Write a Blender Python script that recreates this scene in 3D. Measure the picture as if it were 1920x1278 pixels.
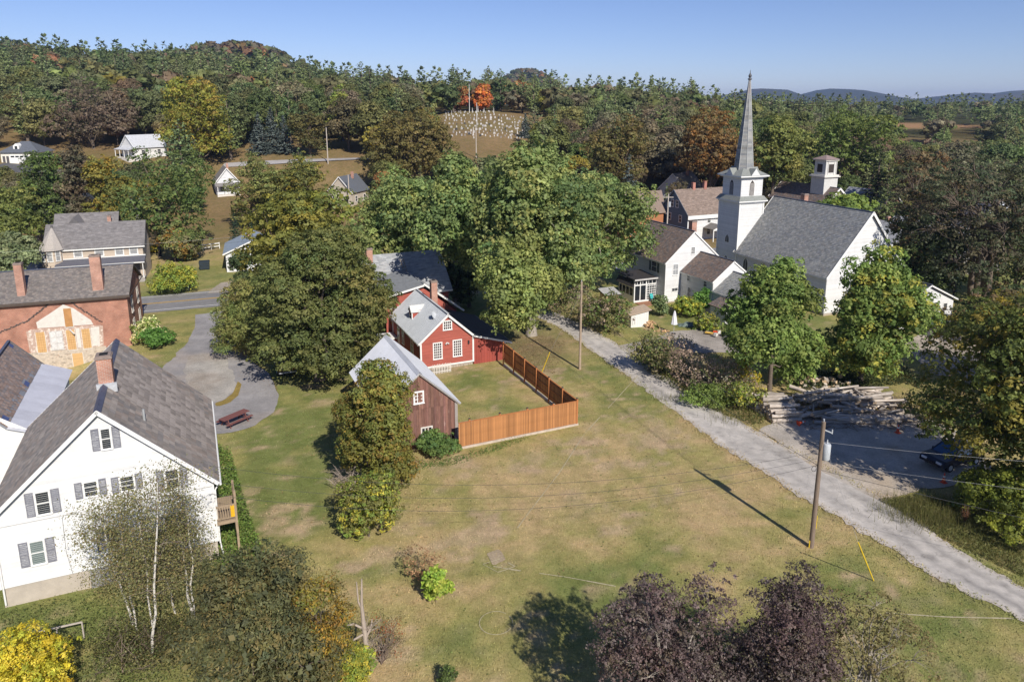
import bpy, math, random
import numpy as np
from mathutils import Vector
SC = bpy.context.scene
for _o in list(bpy.data.objects): bpy.data.objects.remove(_o)
# ------------------------------------------------------------------ camera
F_PX, CX, CY, PITCH, EYE = 1350.0, 960.0, 495.0, math.atan(300/1350.0), 25.0
cam_d = bpy.data.cameras.new('camera'); cam = bpy.data.objects.new('camera', cam_d)
SC.collection.objects.link(cam); SC.camera = cam
cam.location = (0, 0, EYE); cam.rotation_euler = (math.pi/2-PITCH, 0, 0)
cam_d.sensor_width = 36; cam_d.sensor_fit = 'HORIZONTAL'; cam_d.lens = F_PX/1920*36
cam_d.shift_x = 0; cam_d.shift_y = -(639-CY)/1920
cam_d.clip_start = 0.5; cam_d.clip_end = 20000
# ------------------------------------------------------------------ sky and sun
SUN_EL = math.radians(37.7); SUN_XY = (0.442, -0.897)
W = bpy.data.worlds.new('World'); SC.world = W; W.use_nodes = True
nt = W.node_tree; nt.nodes.clear()
sky = nt.nodes.new('ShaderNodeTexSky'); sky.sky_type = 'NISHITA'; sky.sun_disc = False
sky.sun_elevation = SUN_EL; sky.sun_rotation = math.atan2(SUN_XY[0], SUN_XY[1])
sky.altitude = 1500; sky.air_density = 1.0; sky.dust_density = 0.0; sky.ozone_density = 4.0
bg = nt.nodes.new('ShaderNodeBackground'); bg.inputs[1].default_value = 0.075
out = nt.nodes.new('ShaderNodeOutputWorld')
tint = nt.nodes.new('ShaderNodeMix'); tint.data_type = 'RGBA'; tint.blend_type = 'MULTIPLY'; tint.inputs[0].default_value = 1; tint.inputs[7].default_value = (1.0, .95, 1.14, 1)
nt.links.new(sky.outputs[0], tint.inputs[6]); nt.links.new(tint.outputs[2], bg.inputs[0]); nt.links.new(bg.outputs[0], out.inputs[0])
sun_d = bpy.data.lights.new('sun', 'SUN'); sun_d.energy = 4.3; sun_d.angle = math.radians(0.55); sun_d.color = (1.0, 0.945, 0.86)
sun = bpy.data.objects.new('sun', sun_d); SC.collection.objects.link(sun)
_sd = Vector((SUN_XY[0]*math.cos(SUN_EL), SUN_XY[1]*math.cos(SUN_EL), math.sin(SUN_EL)))
sun.rotation_euler = _sd.to_track_quat('Z', 'Y').to_euler(); sun.location = _sd*200
SC.view_settings.view_transform = 'Standard'; SC.view_settings.look = 'None'
SC.view_settings.exposure = 0.34; SC.view_settings.gamma = 1.0; SC.view_settings.use_curve_mapping = False
SC.render.engine = 'CYCLES'
SC.cycles.max_bounces = 6; SC.cycles.diffuse_bounces = 3; SC.cycles.glossy_bounces = 2
SC.cycles.transmission_bounces = 3; SC.cycles.volume_bounces = 0; SC.cycles.transparent_max_bounces = 4
SC.cycles.use_adaptive_sampling = True
# ------------------------------------------------------------------ surveying helpers
_cp, _sp = math.cos(PITCH), math.sin(PITCH)
def ray(u, v):
    a = (u-CX)/F_PX; b = (CY-v)/F_PX
    return np.array([a, _cp+b*_sp, -_sp+b*_cp])
def G(u, v, z=0.0):
    d = ray(u, v); t = (z-EYE)/d[2]; return np.array([d[0]*t, d[1]*t, z])
def D(u, v, y):
    d = ray(u, v); t = y/d[1]; return np.array([d[0]*t, y, EYE+d[2]*t])
A24 = math.radians(24.1)
def rot2(p, a): return (p[0]*math.cos(a)-p[1]*math.sin(a), p[0]*math.sin(a)+p[1]*math.cos(a))
# ------------------------------------------------------------------ terrain height
_TX = np.array([-500, -250, -150, -90, -40, -10, 40, 80, 140, 230, 400.])
_TY = np.array([-200, 125, 150, 180, 200, 240, 300, 420, 560, 900.])
_TZ = np.array([[0]*11, [0]*11,
 [7, 5, 3.5, .8, .6, .4, 0, 0, 0, 0, 0], [14, 13, 10.5, 3.6, 3.6, 3.6, 2, 1, .5, 0, 0],
 [17, 16, 14, 10, 10, 10, 5, 2, 1, .5, 1], [23, 21, 19, 15, 15, 15.5, 10, 6, 2, 1.5, 2],
 [32, 28, 25, 22, 21, 22, 17, 13, 8, 7, 7], [48, 43, 37, 28, 25, 24, 22, 21, 15, 11, 11],
 [52, 46, 38, 28, 25, 24, 22, 20, 16, 15, 15], [52, 46, 38, 28, 24, 22, 20, 18, 15, 15, 15.]])
_HILL = [(-306, 900, 46, 52, 150), (-690, 950, 58, 130, 200), (30, 1600, 74, 62, 200), (-900, 1500, 50, 300, 300),
         (1540, 4500, 92, 130, 500), (2080, 4700, 104, 190, 500), (2640, 4300, 62, 120, 400), (3000, 4300, 70, 150, 400),
         (3700, 4600, 60, 500, 500), (900, 5200, 40, 500, 600), (0, 5600, 30, 900, 600), (-1500, 4600, 50, 900, 600)]
def _sm(t): return t*t*(3-2*t)
def ground(x, y):
    x = np.asarray(x, float); y = np.asarray(y, float)
    xc = np.clip(x, -500, 400); yc = np.clip(y, -200, 899.9)
    i = np.clip(np.searchsorted(_TX, xc, 'right')-1, 0, 9); j = np.clip(np.searchsorted(_TY, yc, 'right')-1, 0, 8)
    fx = (xc-_TX[i])/(_TX[i+1]-_TX[i]); fy = (yc-_TY[j])/(_TY[j+1]-_TY[j])
    fx = .5*fx+.5*_sm(fx); fy = .6*fy+.4*_sm(fy)
    z = (_TZ[j, i]*(1-fx)+_TZ[j, i+1]*fx)*(1-fy)+(_TZ[j+1, i]*(1-fx)+_TZ[j+1, i+1]*fx)*fy
    far = np.clip((y-620)/900., 0, 1); z = z*(1-far)+16*far
    for hx, hy, hz, sx, sy in _HILL:
        z = z+hz*np.exp(-((x-hx)/sx)**2/2-((y-hy)/sy)**2/2)
    # a sunken yard behind the brick house
    z = z-2.4*np.exp(-(((x+46.4)/5.5)**4+((y-68.4)/4.6)**4))
    return z
def gz(x, y): return float(ground(x, y))
# ------------------------------------------------------------------ value noise (vectorised)
_rs = np.random.RandomState(7); _PERM = _rs.rand(256, 256)
def vnoise(x, y, s, o=0):
    x = np.asarray(x, float)/s+o*17.3; y = np.asarray(y, float)/s+o*9.1
    xi = np.floor(x).astype(int); yi = np.floor(y).astype(int); fx = _sm(x-xi); fy = _sm(y-yi)
    p = lambda a, b: _PERM[a % 256, b % 256]
    return (p(xi, yi)*(1-fx)+p(xi+1, yi)*fx)*(1-fy)+(p(xi, yi+1)*(1-fx)+p(xi+1, yi+1)*fx)*fy
def fbm(x, y, s, o=0, n=4):
    r = 0; a = .5; t = 0
    for k in range(n): r = r+a*vnoise(x, y, s/2**k, o+k); t += a; a *= .55
    return r/t
def inpoly(x, y, poly):
    x = np.asarray(x, float); y = np.asarray(y, float); c = np.zeros(x.shape, bool); n = len(poly)
    for i in range(n):
        x0, y0 = poly[i][:2]; x1, y1 = poly[i-1][:2]
        c ^= ((y0 > y) != (y1 > y)) & (x < (x1-x0)*(y-y0)/((y1-y0) or 1e-9)+x0)
    return c
# ------------------------------------------------------------------ mesh builder
COL = SC.collection
class MB:
    def __init__(s): s.v = []; s.f = []; s.c = []; s.sm = []; s.mi = []; s.m = 0
    def face(s, pts, c=(1, 1, 1)):
        b = len(s.v); s.v += [tuple(map(float, p)) for p in pts]; s.c += [c]*len(pts)
        s.f.append(tuple(range(b, b+len(pts)))); s.sm.append(False); s.mi.append(s.m)
    def box(s, x0, x1, y0, y1, z0, z1, c=(1, 1, 1)):
        s.hexa([(x0, y0, z0), (x1, y0, z0), (x1, y1, z0), (x0, y1, z0)], [(x0, y0, z1), (x1, y0, z1), (x1, y1, z1), (x0, y1, z1)], c)
    def hexa(s, lo, hi, c=(1, 1, 1)):
        n = len(lo); s.face(lo[::-1], c); s.face(hi, c)
        for i in range(n): j = (i+1) % n; s.face([lo[i], lo[j], hi[j], hi[i]], c)
    def obox(s, o, ax, ay, az, c=(1, 1, 1)):   # oriented box: corner + three edge vectors
        o, ax, ay, az = [np.asarray(q, float) for q in (o, ax, ay, az)]
        s.hexa([o, o+ax, o+ax+ay, o+ay], [o+az, o+ax+az, o+ax+ay+az, o+ay+az], c)
    def beam(s, a, b, w, h=None, c=(1, 1, 1)):
        a = np.asarray(a, float); b = np.asarray(b, float); h = h or w; d = b-a; L = np.linalg.norm(d); d = d/L
        u = np.array([0, 0, 1.]) if abs(d[2]) < .9 else np.array([1., 0, 0])
        x = np.cross(d, u); x /= np.linalg.norm(x); y = np.cross(x, d)
        s.obox(a-x*w/2-y*h/2, x*w, y*h, d*L, c)
    def tube(s, pts, rad, n=6, c=(1, 1, 1), cap=True):
        pts = np.asarray(pts, float); m = len(pts)
        rad = [rad]*m if np.isscalar(rad) else rad
        b = len(s.v); ref = None
        for i in range(m):
            d = pts[min(i+1, m-1)]-pts[max(i-1, 0)]; d = d/(np.linalg.norm(d)+1e-9)
            if ref is None: ref = np.array([0, 0, 1.]) if abs(d[2]) < .9 else np.array([1., 0, 0])
            x = np.cross(d, ref); x /= (np.linalg.norm(x)+1e-9); y = np.cross(d, x); ref = np.cross(x, d)*1.0
            for k in range(n):
                a = 2*math.pi*k/n; p = pts[i]+(x*math.cos(a)+y*math.sin(a))*rad[i]
                s.v.append(tuple(p)); s.c.append(c)
        for i in range(m-1):
            for k in range(n):
                q = (k+1) % n
                s.f.append((b+i*n+k, b+i*n+q, b+(i+1)*n+q, b+(i+1)*n+k)); s.sm.append(True); s.mi.append(s.m)
        if cap:
            s.face([s.v[b+k] for k in range(n)], c); s.face([s.v[b+(m-1)*n+k] for k in reversed(range(n))], c)
    def mesh(s, name):
        me = bpy.data.meshes.new(name); me.from_pydata(s.v, [], s.f)
        a = me.color_attributes.new('col', 'FLOAT_COLOR', 'POINT')
        a.data.foreach_set('color', np.c_[np.array(s.c, float).reshape(-1, 3), np.ones(len(s.c))].astype('f').ravel())
        if any(s.sm): me.polygons.foreach_set('use_smooth', s.sm)
        if any(s.mi): me.polygons.foreach_set('material_index', s.mi)
        me.update(); return me
def link(name, me, mat=None, parent=None):
    o = bpy.data.objects.new(name, me); COL.objects.link(o)
    if mat is not None and me is not None and not me.materials:
        for q in (mat if isinstance(mat, (list, tuple)) else [mat]): me.materials.append(q)
    if parent is not None: o.parent = parent
    return o
def part(name, mb, mat, parent): return link(name, mb.mesh(name), mat, parent)
def tag(o, label=None, cat=None, group=None, kind=None):
    if label: o['label'] = label
    if cat: o['category'] = cat
    if group: o['group'] = group
    if kind: o['kind'] = kind
    return o
def thing(name, label, cat, loc, ang=0, group=None):
    o = bpy.data.objects.new(name, None); COL.objects.link(o); o.empty_display_size = .3
    o.location = tuple(map(float, loc)); o.rotation_euler = (0, 0, ang); return tag(o, label, cat, group)
def quads_mesh(name, V, C, nv=4):
    n = len(V)//nv; me = bpy.data.meshes.new(name)
    me.vertices.add(len(V)); me.vertices.foreach_set('co', V.astype('f').ravel())
    me.loops.add(len(V)); me.loops.foreach_set('vertex_index', np.arange(len(V), dtype='i'))
    me.polygons.add(n); me.polygons.foreach_set('loop_start', np.arange(0, len(V), nv, dtype='i'))
    try: me.polygons.foreach_set('loop_total', np.full(n, nv, 'i'))
    except Exception: pass
    a = me.color_attributes.new('col', 'FLOAT_COLOR', 'POINT')
    a.data.foreach_set('color', np.c_[C, np.ones(len(C))].astype('f').ravel())
    me.update(calc_edges=True); return me
# ------------------------------------------------------------------ materials
_M = {}
def N(t, k, **kw):
    n = t.nodes.new(k)
    for a, b in kw.items(): setattr(n, a, b)
    return n
def mat(name, col=(.5, .5, .5), rough=.8, amt=.15, scale=3.0, bump=.0, bscale=None, attr=False, obj=False, spec=.3, metal=0.0,
        stretch=None, amt2=0.0, col2=None, thr=.6, scale2=None, rnd=0.0, trans=0.0):
    if name in _M: return _M[name]
    m = bpy.data.materials.new(name); m.use_nodes = True; t = m.node_tree; b = t.nodes['Principled BSDF']
    b.inputs['Roughness'].default_value = rough; b.inputs['Metallic'].default_value = metal
    b.inputs['Specular IOR Level'].default_value = spec
    tc = N(t, 'ShaderNodeTexCoord'); vec = tc.outputs['Object']
    if stretch:
        mp = N(t, 'ShaderNodeMapping'); mp.inputs['Scale'].default_value = stretch
        t.links.new(vec, mp.inputs[0]); vec = mp.outputs[0]
    no = N(t, 'ShaderNodeTexNoise'); no.inputs['Scale'].default_value = scale; no.inputs['Detail'].default_value = 5; no.inputs['Roughness'].default_value = .65
    t.links.new(vec, no.inputs['Vector'])
    def mul(a, bsock):
        q = N(t, 'ShaderNodeMix', data_type='RGBA', blend_type='MULTIPLY'); q.inputs[0].default_value = 1
        t.links.new(a, q.inputs[6]); t.links.new(bsock, q.inputs[7]); return q.outputs[2]
    rgb = N(t, 'ShaderNodeRGB'); rgb.outputs[0].default_value = (*col, 1); c = rgb.outputs[0]
    if col2 is not None:
        n2 = N(t, 'ShaderNodeTexNoise'); n2.inputs['Scale'].default_value = scale2 or scale*2; n2.inputs['Detail'].default_value = 6; n2.inputs['Roughness'].default_value = .7
        t.links.new(vec, n2.inputs['Vector'])
        r2 = N(t, 'ShaderNodeMapRange'); r2.inputs[1].default_value = thr; r2.inputs[2].default_value = thr+.06
        t.links.new(n2.outputs[0], r2.inputs[0])
        q = N(t, 'ShaderNodeMix', data_type='RGBA'); t.links.new(r2.outputs[0], q.inputs[0]); t.links.new(c, q.inputs[6]); q.inputs[7].default_value = (*col2, 1)
        c = q.outputs[2]
    if attr:
        at = N(t, 'ShaderNodeAttribute', attribute_name='col'); c = mul(c, at.outputs['Color'])
    if obj or rnd:
        oi = N(t, 'ShaderNodeObjectInfo')
        if obj: c = mul(c, oi.outputs['Color'])
        if rnd:
            r3 = N(t, 'ShaderNodeMapRange'); r3.inputs[3].default_value = 1-rnd; r3.inputs[4].default_value = 1+rnd
            t.links.new(oi.outputs['Random'], r3.inputs[0]); c = mul(c, r3.outputs[0])
    mr = N(t, 'ShaderNodeMapRange'); mr.inputs[1].default_value = .25; mr.inputs[2].default_value = .75
    mr.inputs[3].default_value = 1-amt; mr.inputs[4].default_value = 1+amt
    t.links.new(no.outputs[0], mr.inputs[0]); c = mul(c, mr.outputs[0])
    t.links.new(c, b.inputs['Base Color'])
    if bump:
        nb = N(t, 'ShaderNodeTexNoise'); nb.inputs['Scale'].default_value = bscale or scale*4; nb.inputs['Detail'].default_value = 4
        t.links.new(vec, nb.inputs['Vector'])
        bp = N(t, 'ShaderNodeBump'); bp.inputs['Strength'].default_value = bump; bp.inputs['Distance'].default_value = .05
        t.links.new(nb.outputs[0], bp.inputs['Height']); t.links.new(bp.outputs[0], b.inputs['Normal'])
    _M[name] = m; return m
def leaf_mat(name, tr=.42, gloss=.018):
    if name in _M: return _M[name]
    m = bpy.data.materials.new(name); m.use_nodes = True; t = m.node_tree; t.nodes.clear()
    at = N(t, 'ShaderNodeAttribute', attribute_name='col'); oi = N(t, 'ShaderNodeObjectInfo')
    q = N(t, 'ShaderNodeMix', data_type='RGBA', blend_type='MULTIPLY'); q.inputs[0].default_value = 1
    t.links.new(at.outputs['Color'], q.inputs[6]); t.links.new(oi.outputs['Color'], q.inputs[7])
    df = N(t, 'ShaderNodeBsdfDiffuse'); t.links.new(q.outputs[2], df.inputs[0])
    tl = N(t, 'ShaderNodeBsdfTranslucent'); t.links.new(q.outputs[2], tl.inputs[0])
    mx = N(t, 'ShaderNodeMixShader'); mx.inputs[0].default_value = tr; t.links.new(df.outputs[0], mx.inputs[1]); t.links.new(tl.outputs[0], mx.inputs[2])
    gl = N(t, 'ShaderNodeBsdfGlossy'); gl.inputs['Roughness'].default_value = .6
    m2 = N(t, 'ShaderNodeMixShader'); m2.inputs[0].default_value = gloss; t.links.new(mx.outputs[0], m2.inputs[1]); t.links.new(gl.outputs[0], m2.inputs[2])
    o = N(t, 'ShaderNodeOutputMaterial'); t.links.new(m2.outputs[0], o.inputs[0]); _M[name] = m; return m
def brick_mat(name, col=(.36, .12, .07), col2=(.45, .17, .10), mortar=(.42, .33, .27), ax='xz', sc=1.0, weather=.25):
    if name in _M: return _M[name]
    m = bpy.data.materials.new(name); m.use_nodes = True; t = m.node_tree; b = t.nodes['Principled BSDF']; b.inputs['Roughness'].default_value = .9
    b.inputs['Specular IOR Level'].default_value = .15
    tc = N(t, 'ShaderNodeTexCoord'); sp = N(t, 'ShaderNodeSeparateXYZ'); cb = N(t, 'ShaderNodeCombineXYZ'); ad = N(t, 'ShaderNodeMath', operation='ADD')
    t.links.new(tc.outputs['Object'], sp.inputs[0]); t.links.new(sp.outputs[0], ad.inputs[0]); t.links.new(sp.outputs[1], ad.inputs[1])
    t.links.new(ad.outputs[0], cb.inputs[0]); t.links.new(sp.outputs[2], cb.inputs[1])
    bt = N(t, 'ShaderNodeTexBrick'); bt.inputs['Scale'].default_value = 1; bt.inputs['Brick Width'].default_value = .22*sc; bt.inputs['Row Height'].default_value = .075*sc
    bt.inputs['Mortar Size'].default_value = .011*sc; bt.inputs['Color1'].default_value = (*col, 1); bt.inputs['Color2'].default_value = (*col2, 1); bt.inputs['Mortar'].default_value = (*mortar, 1)
    t.links.new(cb.outputs[0], bt.inputs[0])
    no = N(t, 'ShaderNodeTexNoise'); no.inputs['Scale'].default_value = .9; no.inputs['Detail'].default_value = 8; t.links.new(tc.outputs['Object'], no.inputs[0])
    mr = N(t, 'ShaderNodeMapRange'); mr.inputs[1].default_value = .3; mr.inputs[2].default_value = .7; mr.inputs[3].default_value = 1-weather; mr.inputs[4].default_value = 1+weather
    t.links.new(no.outputs[0], mr.inputs[0])
    q = N(t, 'ShaderNodeMix', data_type='RGBA', blend_type='MULTIPLY'); q.inputs[0].default_value = 1
    t.links.new(bt.outputs[0], q.inputs[6]); t.links.new(mr.outputs[0], q.inputs[7]); t.links.new(q.outputs[2], b.inputs['Base Color'])
    bp = N(t, 'ShaderNodeBump'); bp.inputs['Strength'].default_value = .5; bp.inputs['Distance'].default_value = .01; bp.invert = True
    t.links.new(bt.outputs['Fac'], bp.inputs['Height']); t.links.new(bp.outputs[0], b.inputs['Normal']); _M[name] = m; return m
LEAF = leaf_mat('leaf'); NEEDLE = leaf_mat('needle', .2, .015)
BARK = mat('bark', (.16, .125, .095), .95, .35, 6, .6, 18)
BARKG = mat('bark_pale', (.33, .29, .24), .95, .3, 6, .5, 18)
BIRCH = mat('birch_bark', (.62, .58, .52), .8, .12, 8, .2, 20, col2=(.12, .10, .09), thr=.63, scale2=9, stretch=(1, 1, 2.5))
WHITE = mat('white_paint', (.67, .665, .65), .55, .07, 1.2, attr=True, col2=(.58, .56, .52), thr=.68, scale2=1.3, stretch=(1, 1, .6))
WHITE_OLD = mat('white_paint_old', (.76, .74, .70), .7, .08, 1.5, .1, 20, attr=True, col2=(.52, .49, .44), thr=.66, scale2=5)
TRIM = mat('trim_white', (.78, .77, .74), .6, .06, 4)
TRIMW = mat('trim_weathered', (.66, .62, .56), .8, .15, 6)
GLASS = mat('window_glass', (.022, .026, .032), .12, .3, 1.5, spec=.4)
GLASSG = mat('window_glass_green', (.16, .20, .19), .12, .2, 2, spec=.6)
SLATE = mat('slate', (1, 1, 1), .8, .20, 2.2, .15, 25, attr=True, spec=.15)
SLATEO = mat('slate_piece', (.325, .28, .245), .8, .24, 2.5, .15, 25, rnd=.28, spec=.15)
CONC = mat('concrete', (.47, .41, .34), .9, .14, 1.6, .2, 20)
STONE = mat('foundation_stone', (.42, .36, .29), .9, .3, 5, .8, 9)
METAL = mat('roof_metal', (.55, .57, .59), .5, .10, 1.0, metal=.1, attr=True, spec=.5)
BRICK = brick_mat('brick_wall'); CHIM = brick_mat('chimney_brick', (.40, .16, .10), (.50, .23, .15), (.45, .38, .33))
# ================================================================== GROUND
DIRT = [(745,985,2.2,1.2),(540,985,1.6,2.6),(520,1040,.9,1.2),(1160,992,1.1,.7),(905,992,1.2,1.0),(1240,820,3.5,2.0),(860,870,2.5,1.2),(700,1045,1.5,1),(880,1005,1.3,.8),(810,1030,1.6,1.6),(600,755,1.6,1.2),(590,725,2.5,.8),(770,1180,.7,.6),(730,1230,.6,2.2),(1590,1080,.9,.6),(1700,1085,.9,.6),(1660,1105,.5,.5),(1150,870,3,1.2),(960,880,3,1.0),(1010,700,3,3),(940,690,2,.8),(840,690,1.5,.7),(745,1250,.8,1.5),(1540,1035,.6,.3),(930,1168,.7,.7),(1105,830,3,1.2),(650,905,1.2,1.5)]
DIRTG = [(G(u, v)[0], G(u, v)[1], a, b) for u, v, a, b in DIRT]
GREEN = [(585,880,2.6,4),(470,880,1.4,7),(560,800,2,2.5),(1340,900,2.2,.8),(1440,965,2.4,1),(1560,1060,2.5,1.2),(1600,1100,2,1),(1740,1185,2.2,1.0),(1830,1240,2.5,1),(1180,1060,3,1.0),(1220,1130,3,1),(900,1030,.5,1.2),(720,1070,2,1.5),(860,1240,2.5,2),(950,760,2.5,2.0),(880,720,3,1.6),(560,930,2,2),(1880,1060,2.5,2),(1010,1090,3,1.2),(1130,690,2,3),(1300,610,4,3),(620,760,2.5,2)]
GREENG = [(G(u, v)[0], G(u, v)[1], a, b) for u, v, a, b in GREEN]
CH = np.array
FIELD_R = [(u, v) for u, v in ((1655,262),(1690,236),(1780,236),(1840,240),(1850,262),(1760,270),(1690,280))]
def lawncol(x, y):
    x = np.asarray(x, float); y = np.asarray(y, float)
    tan = CH([.43, .33, .175]); oli = CH([.312, .283, .112]); grn = CH([.180, .206, .070]); dirt = CH([.44, .335, .22])
    a = fbm(x, y, 11, 1); b = fbm(x*1.0, y*1.6, 3.2, 5); c = fbm(x, y, .9, 9, 3)
    # how green: more towards the left house, less in the open field
    base = .46+.34*np.clip((-9.5-x)/4, 0, 1)*np.clip((62-y)/10, 0, 1)+.12*np.clip((y-52)/10, 0, 1)-.10*np.clip((x-8)/10, 0, 1)*np.clip((60-y)/10, 0, 1)
    base = base+.28*np.clip((x-9)/6, 0, 1)*np.clip((y-62)/8, 0, 1)+.1*np.clip((36-y)/8, 0, 1)
    g = base+1.5*(a-.5)+1.25*(b-.5)+.8*(c-.5)
    for gx, gy, sx, sy in GREENG: g = g+.42*np.exp(-((x-gx)/sx)**2-((y-gy)/sy)**2)*(.35+1.3*b)
    g = np.clip(g, 0, 1)[..., None]
    col = np.where(g < .5, tan*(1-2*g)+oli*2*g, oli*(2-2*g)+grn*(2*g-1))
    d = np.zeros(x.shape)
    for gx, gy, sx, sy in DIRTG: d = np.maximum(d, np.exp(-((x-gx)/sx)**2-((y-gy)/sy)**2))
    d = np.clip((d*.85+(b-.5)*1.2+(c-.5)*1.9-.38)*2.4, 0, .85)
    far = np.clip((y-60)/60, 0, 1)
    d = np.maximum(d, np.clip((fbm(x, y, 2.4, 31)-.66)*5, 0, .6)*(1-far))
    # mowing stripes, very faint
    st = 1+.05*np.sin((x*.897+y*.442)*2.2+3*a)
    col = (col*(1-d[..., None])+dirt*d[..., None])*st[..., None]
    # leaf litter under the cottonwood
    l = np.exp(-((x-2.5)/4.2)**2-((y-73)/6)**2)*np.clip(.4+1.2*b, 0, 1)
    col = col*(1-.75*l[..., None])+CH([.20, .145, .10])*.75*l[..., None]
    # far slopes: dry meadow, then wood floor
    f = np.clip((y-118)/14, 0, 1)[..., None]
    mead = CH([.235, .165, .085])*(.75+.5*fbm(x, y, 9, 3))[..., None]; mg = CH([.16, .165, .06])
    k = np.clip(2.2*(fbm(x, y, 24, 12)-.42), 0, 1)[..., None]; mead = mead*(1-.6*k)+mg*.6*k
    col = col*(1-f)+mead*f
    w = np.clip((y-330)/40, 0, 1)
    fr = np.clip(1-np.hypot((x-240)/62, (y-452)/30), 0, 1)
    w = (w*np.where(fr > 0, 0, 1))[..., None]
    wood = CH([.055, .058, .026])*(.6+.8*fbm(x, y, 40, 20))[..., None]+CH([.055, .022, .004])*np.clip(3*(fbm(x, y, 60, 23)-.52), 0, 1)[..., None]
    col = col*(1-w)+wood*w
    frs = np.clip(fr*4, 0, 1)[..., None]; col = col*(1-frs)+CH([.34, .205, .11])*frs
    return col
def axis(fine0, fine1, step, lo, hi, g=1.07):
    a = list(np.arange(fine0, fine1+1e-6, step)); s = step
    while a[-1] < hi: s *= g; a.append(a[-1]+s)
    s = step
    while a[0] > lo: s *= g; a.insert(0, a[0]-s)
    return np.array(a)
gx_ = axis(-24, 30, .5, -6000, 6000, 1.06); gy_ = axis(24, 76, .5, -150, 6900, 1.045)
XX, YY = np.meshgrid(gx_, gy_); ZZ = ground(XX, YY)+np.where(YY < 125, .05*(fbm(XX, YY, 6, 40)-.5), 0)+np.where(YY > 640, 7*(fbm(XX, YY, 60, 44)-.5)+10*(fbm(XX, YY, 22, 47, 2)-.5), 0)
ny, nx = XX.shape; idx = np.arange(nx*ny).reshape(ny, nx)
fc = np.stack([idx[:-1, :-1], idx[:-1, 1:], idx[1:, 1:], idx[1:, :-1]], -1).reshape(-1, 4)
me = bpy.data.meshes.new('ground'); me.from_pydata(np.stack([XX, YY, ZZ], -1).reshape(-1, 3).tolist(), [], fc.tolist())
LC = lawncol(XX, YY).reshape(-1, 3); at = me.color_attributes.new('col', 'FLOAT_COLOR', 'POINT')
at.data.foreach_set('color', np.c_[LC, np.ones(len(LC))].astype('f').ravel()); me.polygons.foreach_set('use_smooth', [True]*len(me.polygons))
gm = mat('lawn_ground', (1, 1, 1), .95, .20, 1.6, .9, 14, attr=True, spec=.05)
def tweak(m, layers):
    t = m.node_tree; b = t.nodes['Principled BSDF']; src = b.inputs['Base Color'].links[0].from_socket; tc = N(t, 'ShaderNodeTexCoord')
    for scale, lo, hi, ca, cb, det in layers:
        n = N(t, 'ShaderNodeTexNoise'); n.inputs['Scale'].default_value = scale; n.inputs['Detail'].default_value = det; n.inputs['Roughness'].default_value = .7; t.links.new(tc.outputs['Object'], n.inputs[0])
        r = N(t, 'ShaderNodeValToRGB'); r.color_ramp.elements[0].position = lo; r.color_ramp.elements[1].position = hi; r.color_ramp.elements[0].color = (*ca, 1); r.color_ramp.elements[1].color = (*cb, 1); t.links.new(n.outputs[0], r.inputs[0])
        q = N(t, 'ShaderNodeMix', data_type='RGBA', blend_type='MULTIPLY'); q.inputs[0].default_value = 1; t.links.new(src, q.inputs[6]); t.links.new(r.outputs[0], q.inputs[7]); src = q.outputs[2]
    t.links.new(src, b.inputs['Base Color'])
def cracks(m, scale=.55, w=.018, dark=.45):
    t = m.node_tree; b = t.nodes['Principled BSDF']; src = b.inputs['Base Color'].links[0].from_socket; tc = N(t, 'ShaderNodeTexCoord'); n = N(t, 'ShaderNodeTexNoise'); n.inputs['Scale'].default_value = 1.3; n.inputs['Detail'].default_value = 4; t.links.new(tc.outputs['Object'], n.inputs[0])
    a = N(t, 'ShaderNodeMix', data_type='RGBA', blend_type='ADD'); a.inputs[0].default_value = 1; t.links.new(tc.outputs['Object'], a.inputs[6]); t.links.new(n.outputs['Color'], a.inputs[7])
    v = N(t, 'ShaderNodeTexVoronoi', feature='DISTANCE_TO_EDGE'); v.inputs['Scale'].default_value = scale; t.links.new(a.outputs[2], v.inputs['Vector']); r = N(t, 'ShaderNodeMapRange'); r.inputs[2].default_value = w; r.inputs[3].default_value = dark; r.inputs[4].default_value = 1; t.links.new(v.outputs['Distance'], r.inputs[0])
    q = N(t, 'ShaderNodeMix', data_type='RGBA', blend_type='MULTIPLY'); q.inputs[0].default_value = 1; t.links.new(src, q.inputs[6]); t.links.new(r.outputs[0], q.inputs[7]); t.links.new(q.outputs[2], b.inputs['Base Color'])
tweak(gm, [(.55, .38, .62, (.86, .90, .80), (1.12, 1.06, 1.10), 8), (7.0, .30, .70, (.78, .80, .74), (1.2, 1.16, 1.18), 5), (24.0, .30, .70, (.80, .82, .76), (1.2, 1.17, 1.2), 3)])
tag(link('ground', me, gm), kind='structure')
# blades of grass over the mown field and yards
rg = np.random.RandomState(3); nb = 150000
by = 24+(rg.rand(nb)**1.35)*60; bx = (rg.rand(nb)*2-1)*(by*.78+4)
_roadpoly = [G(u, v)[:2] for u, v in ((1000,590),(1060,622),(1120,667),(1180,707),(1250,760),(1340,830),(1430,885),(1500,930),(1580,975),(1660,1022),(1750,1080),(1830,1120),(1960,1190),(1990,1140),(1920,1102),(1830,1050),(1760,1008),(1700,955),(1790,900),(1800,835),(1700,815),(1440,785),(1328,757),(1260,716),(1225,698),(1150,637),(1040,585))]
_drive = [G(u, v)[:2] for u, v in ((366,590),(430,582),(445,640),(475,680),(505,700),(522,740),(516,772),(480,796),(455,806),(400,816),(392,770),(335,705),(306,690),(352,642),(366,612))]
keep = ~inpoly(bx, by, _roadpoly) & ~inpoly(bx, by, _drive) & (by < 78)
bx, by = bx[keep], by[keep]; nb = len(bx)
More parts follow.
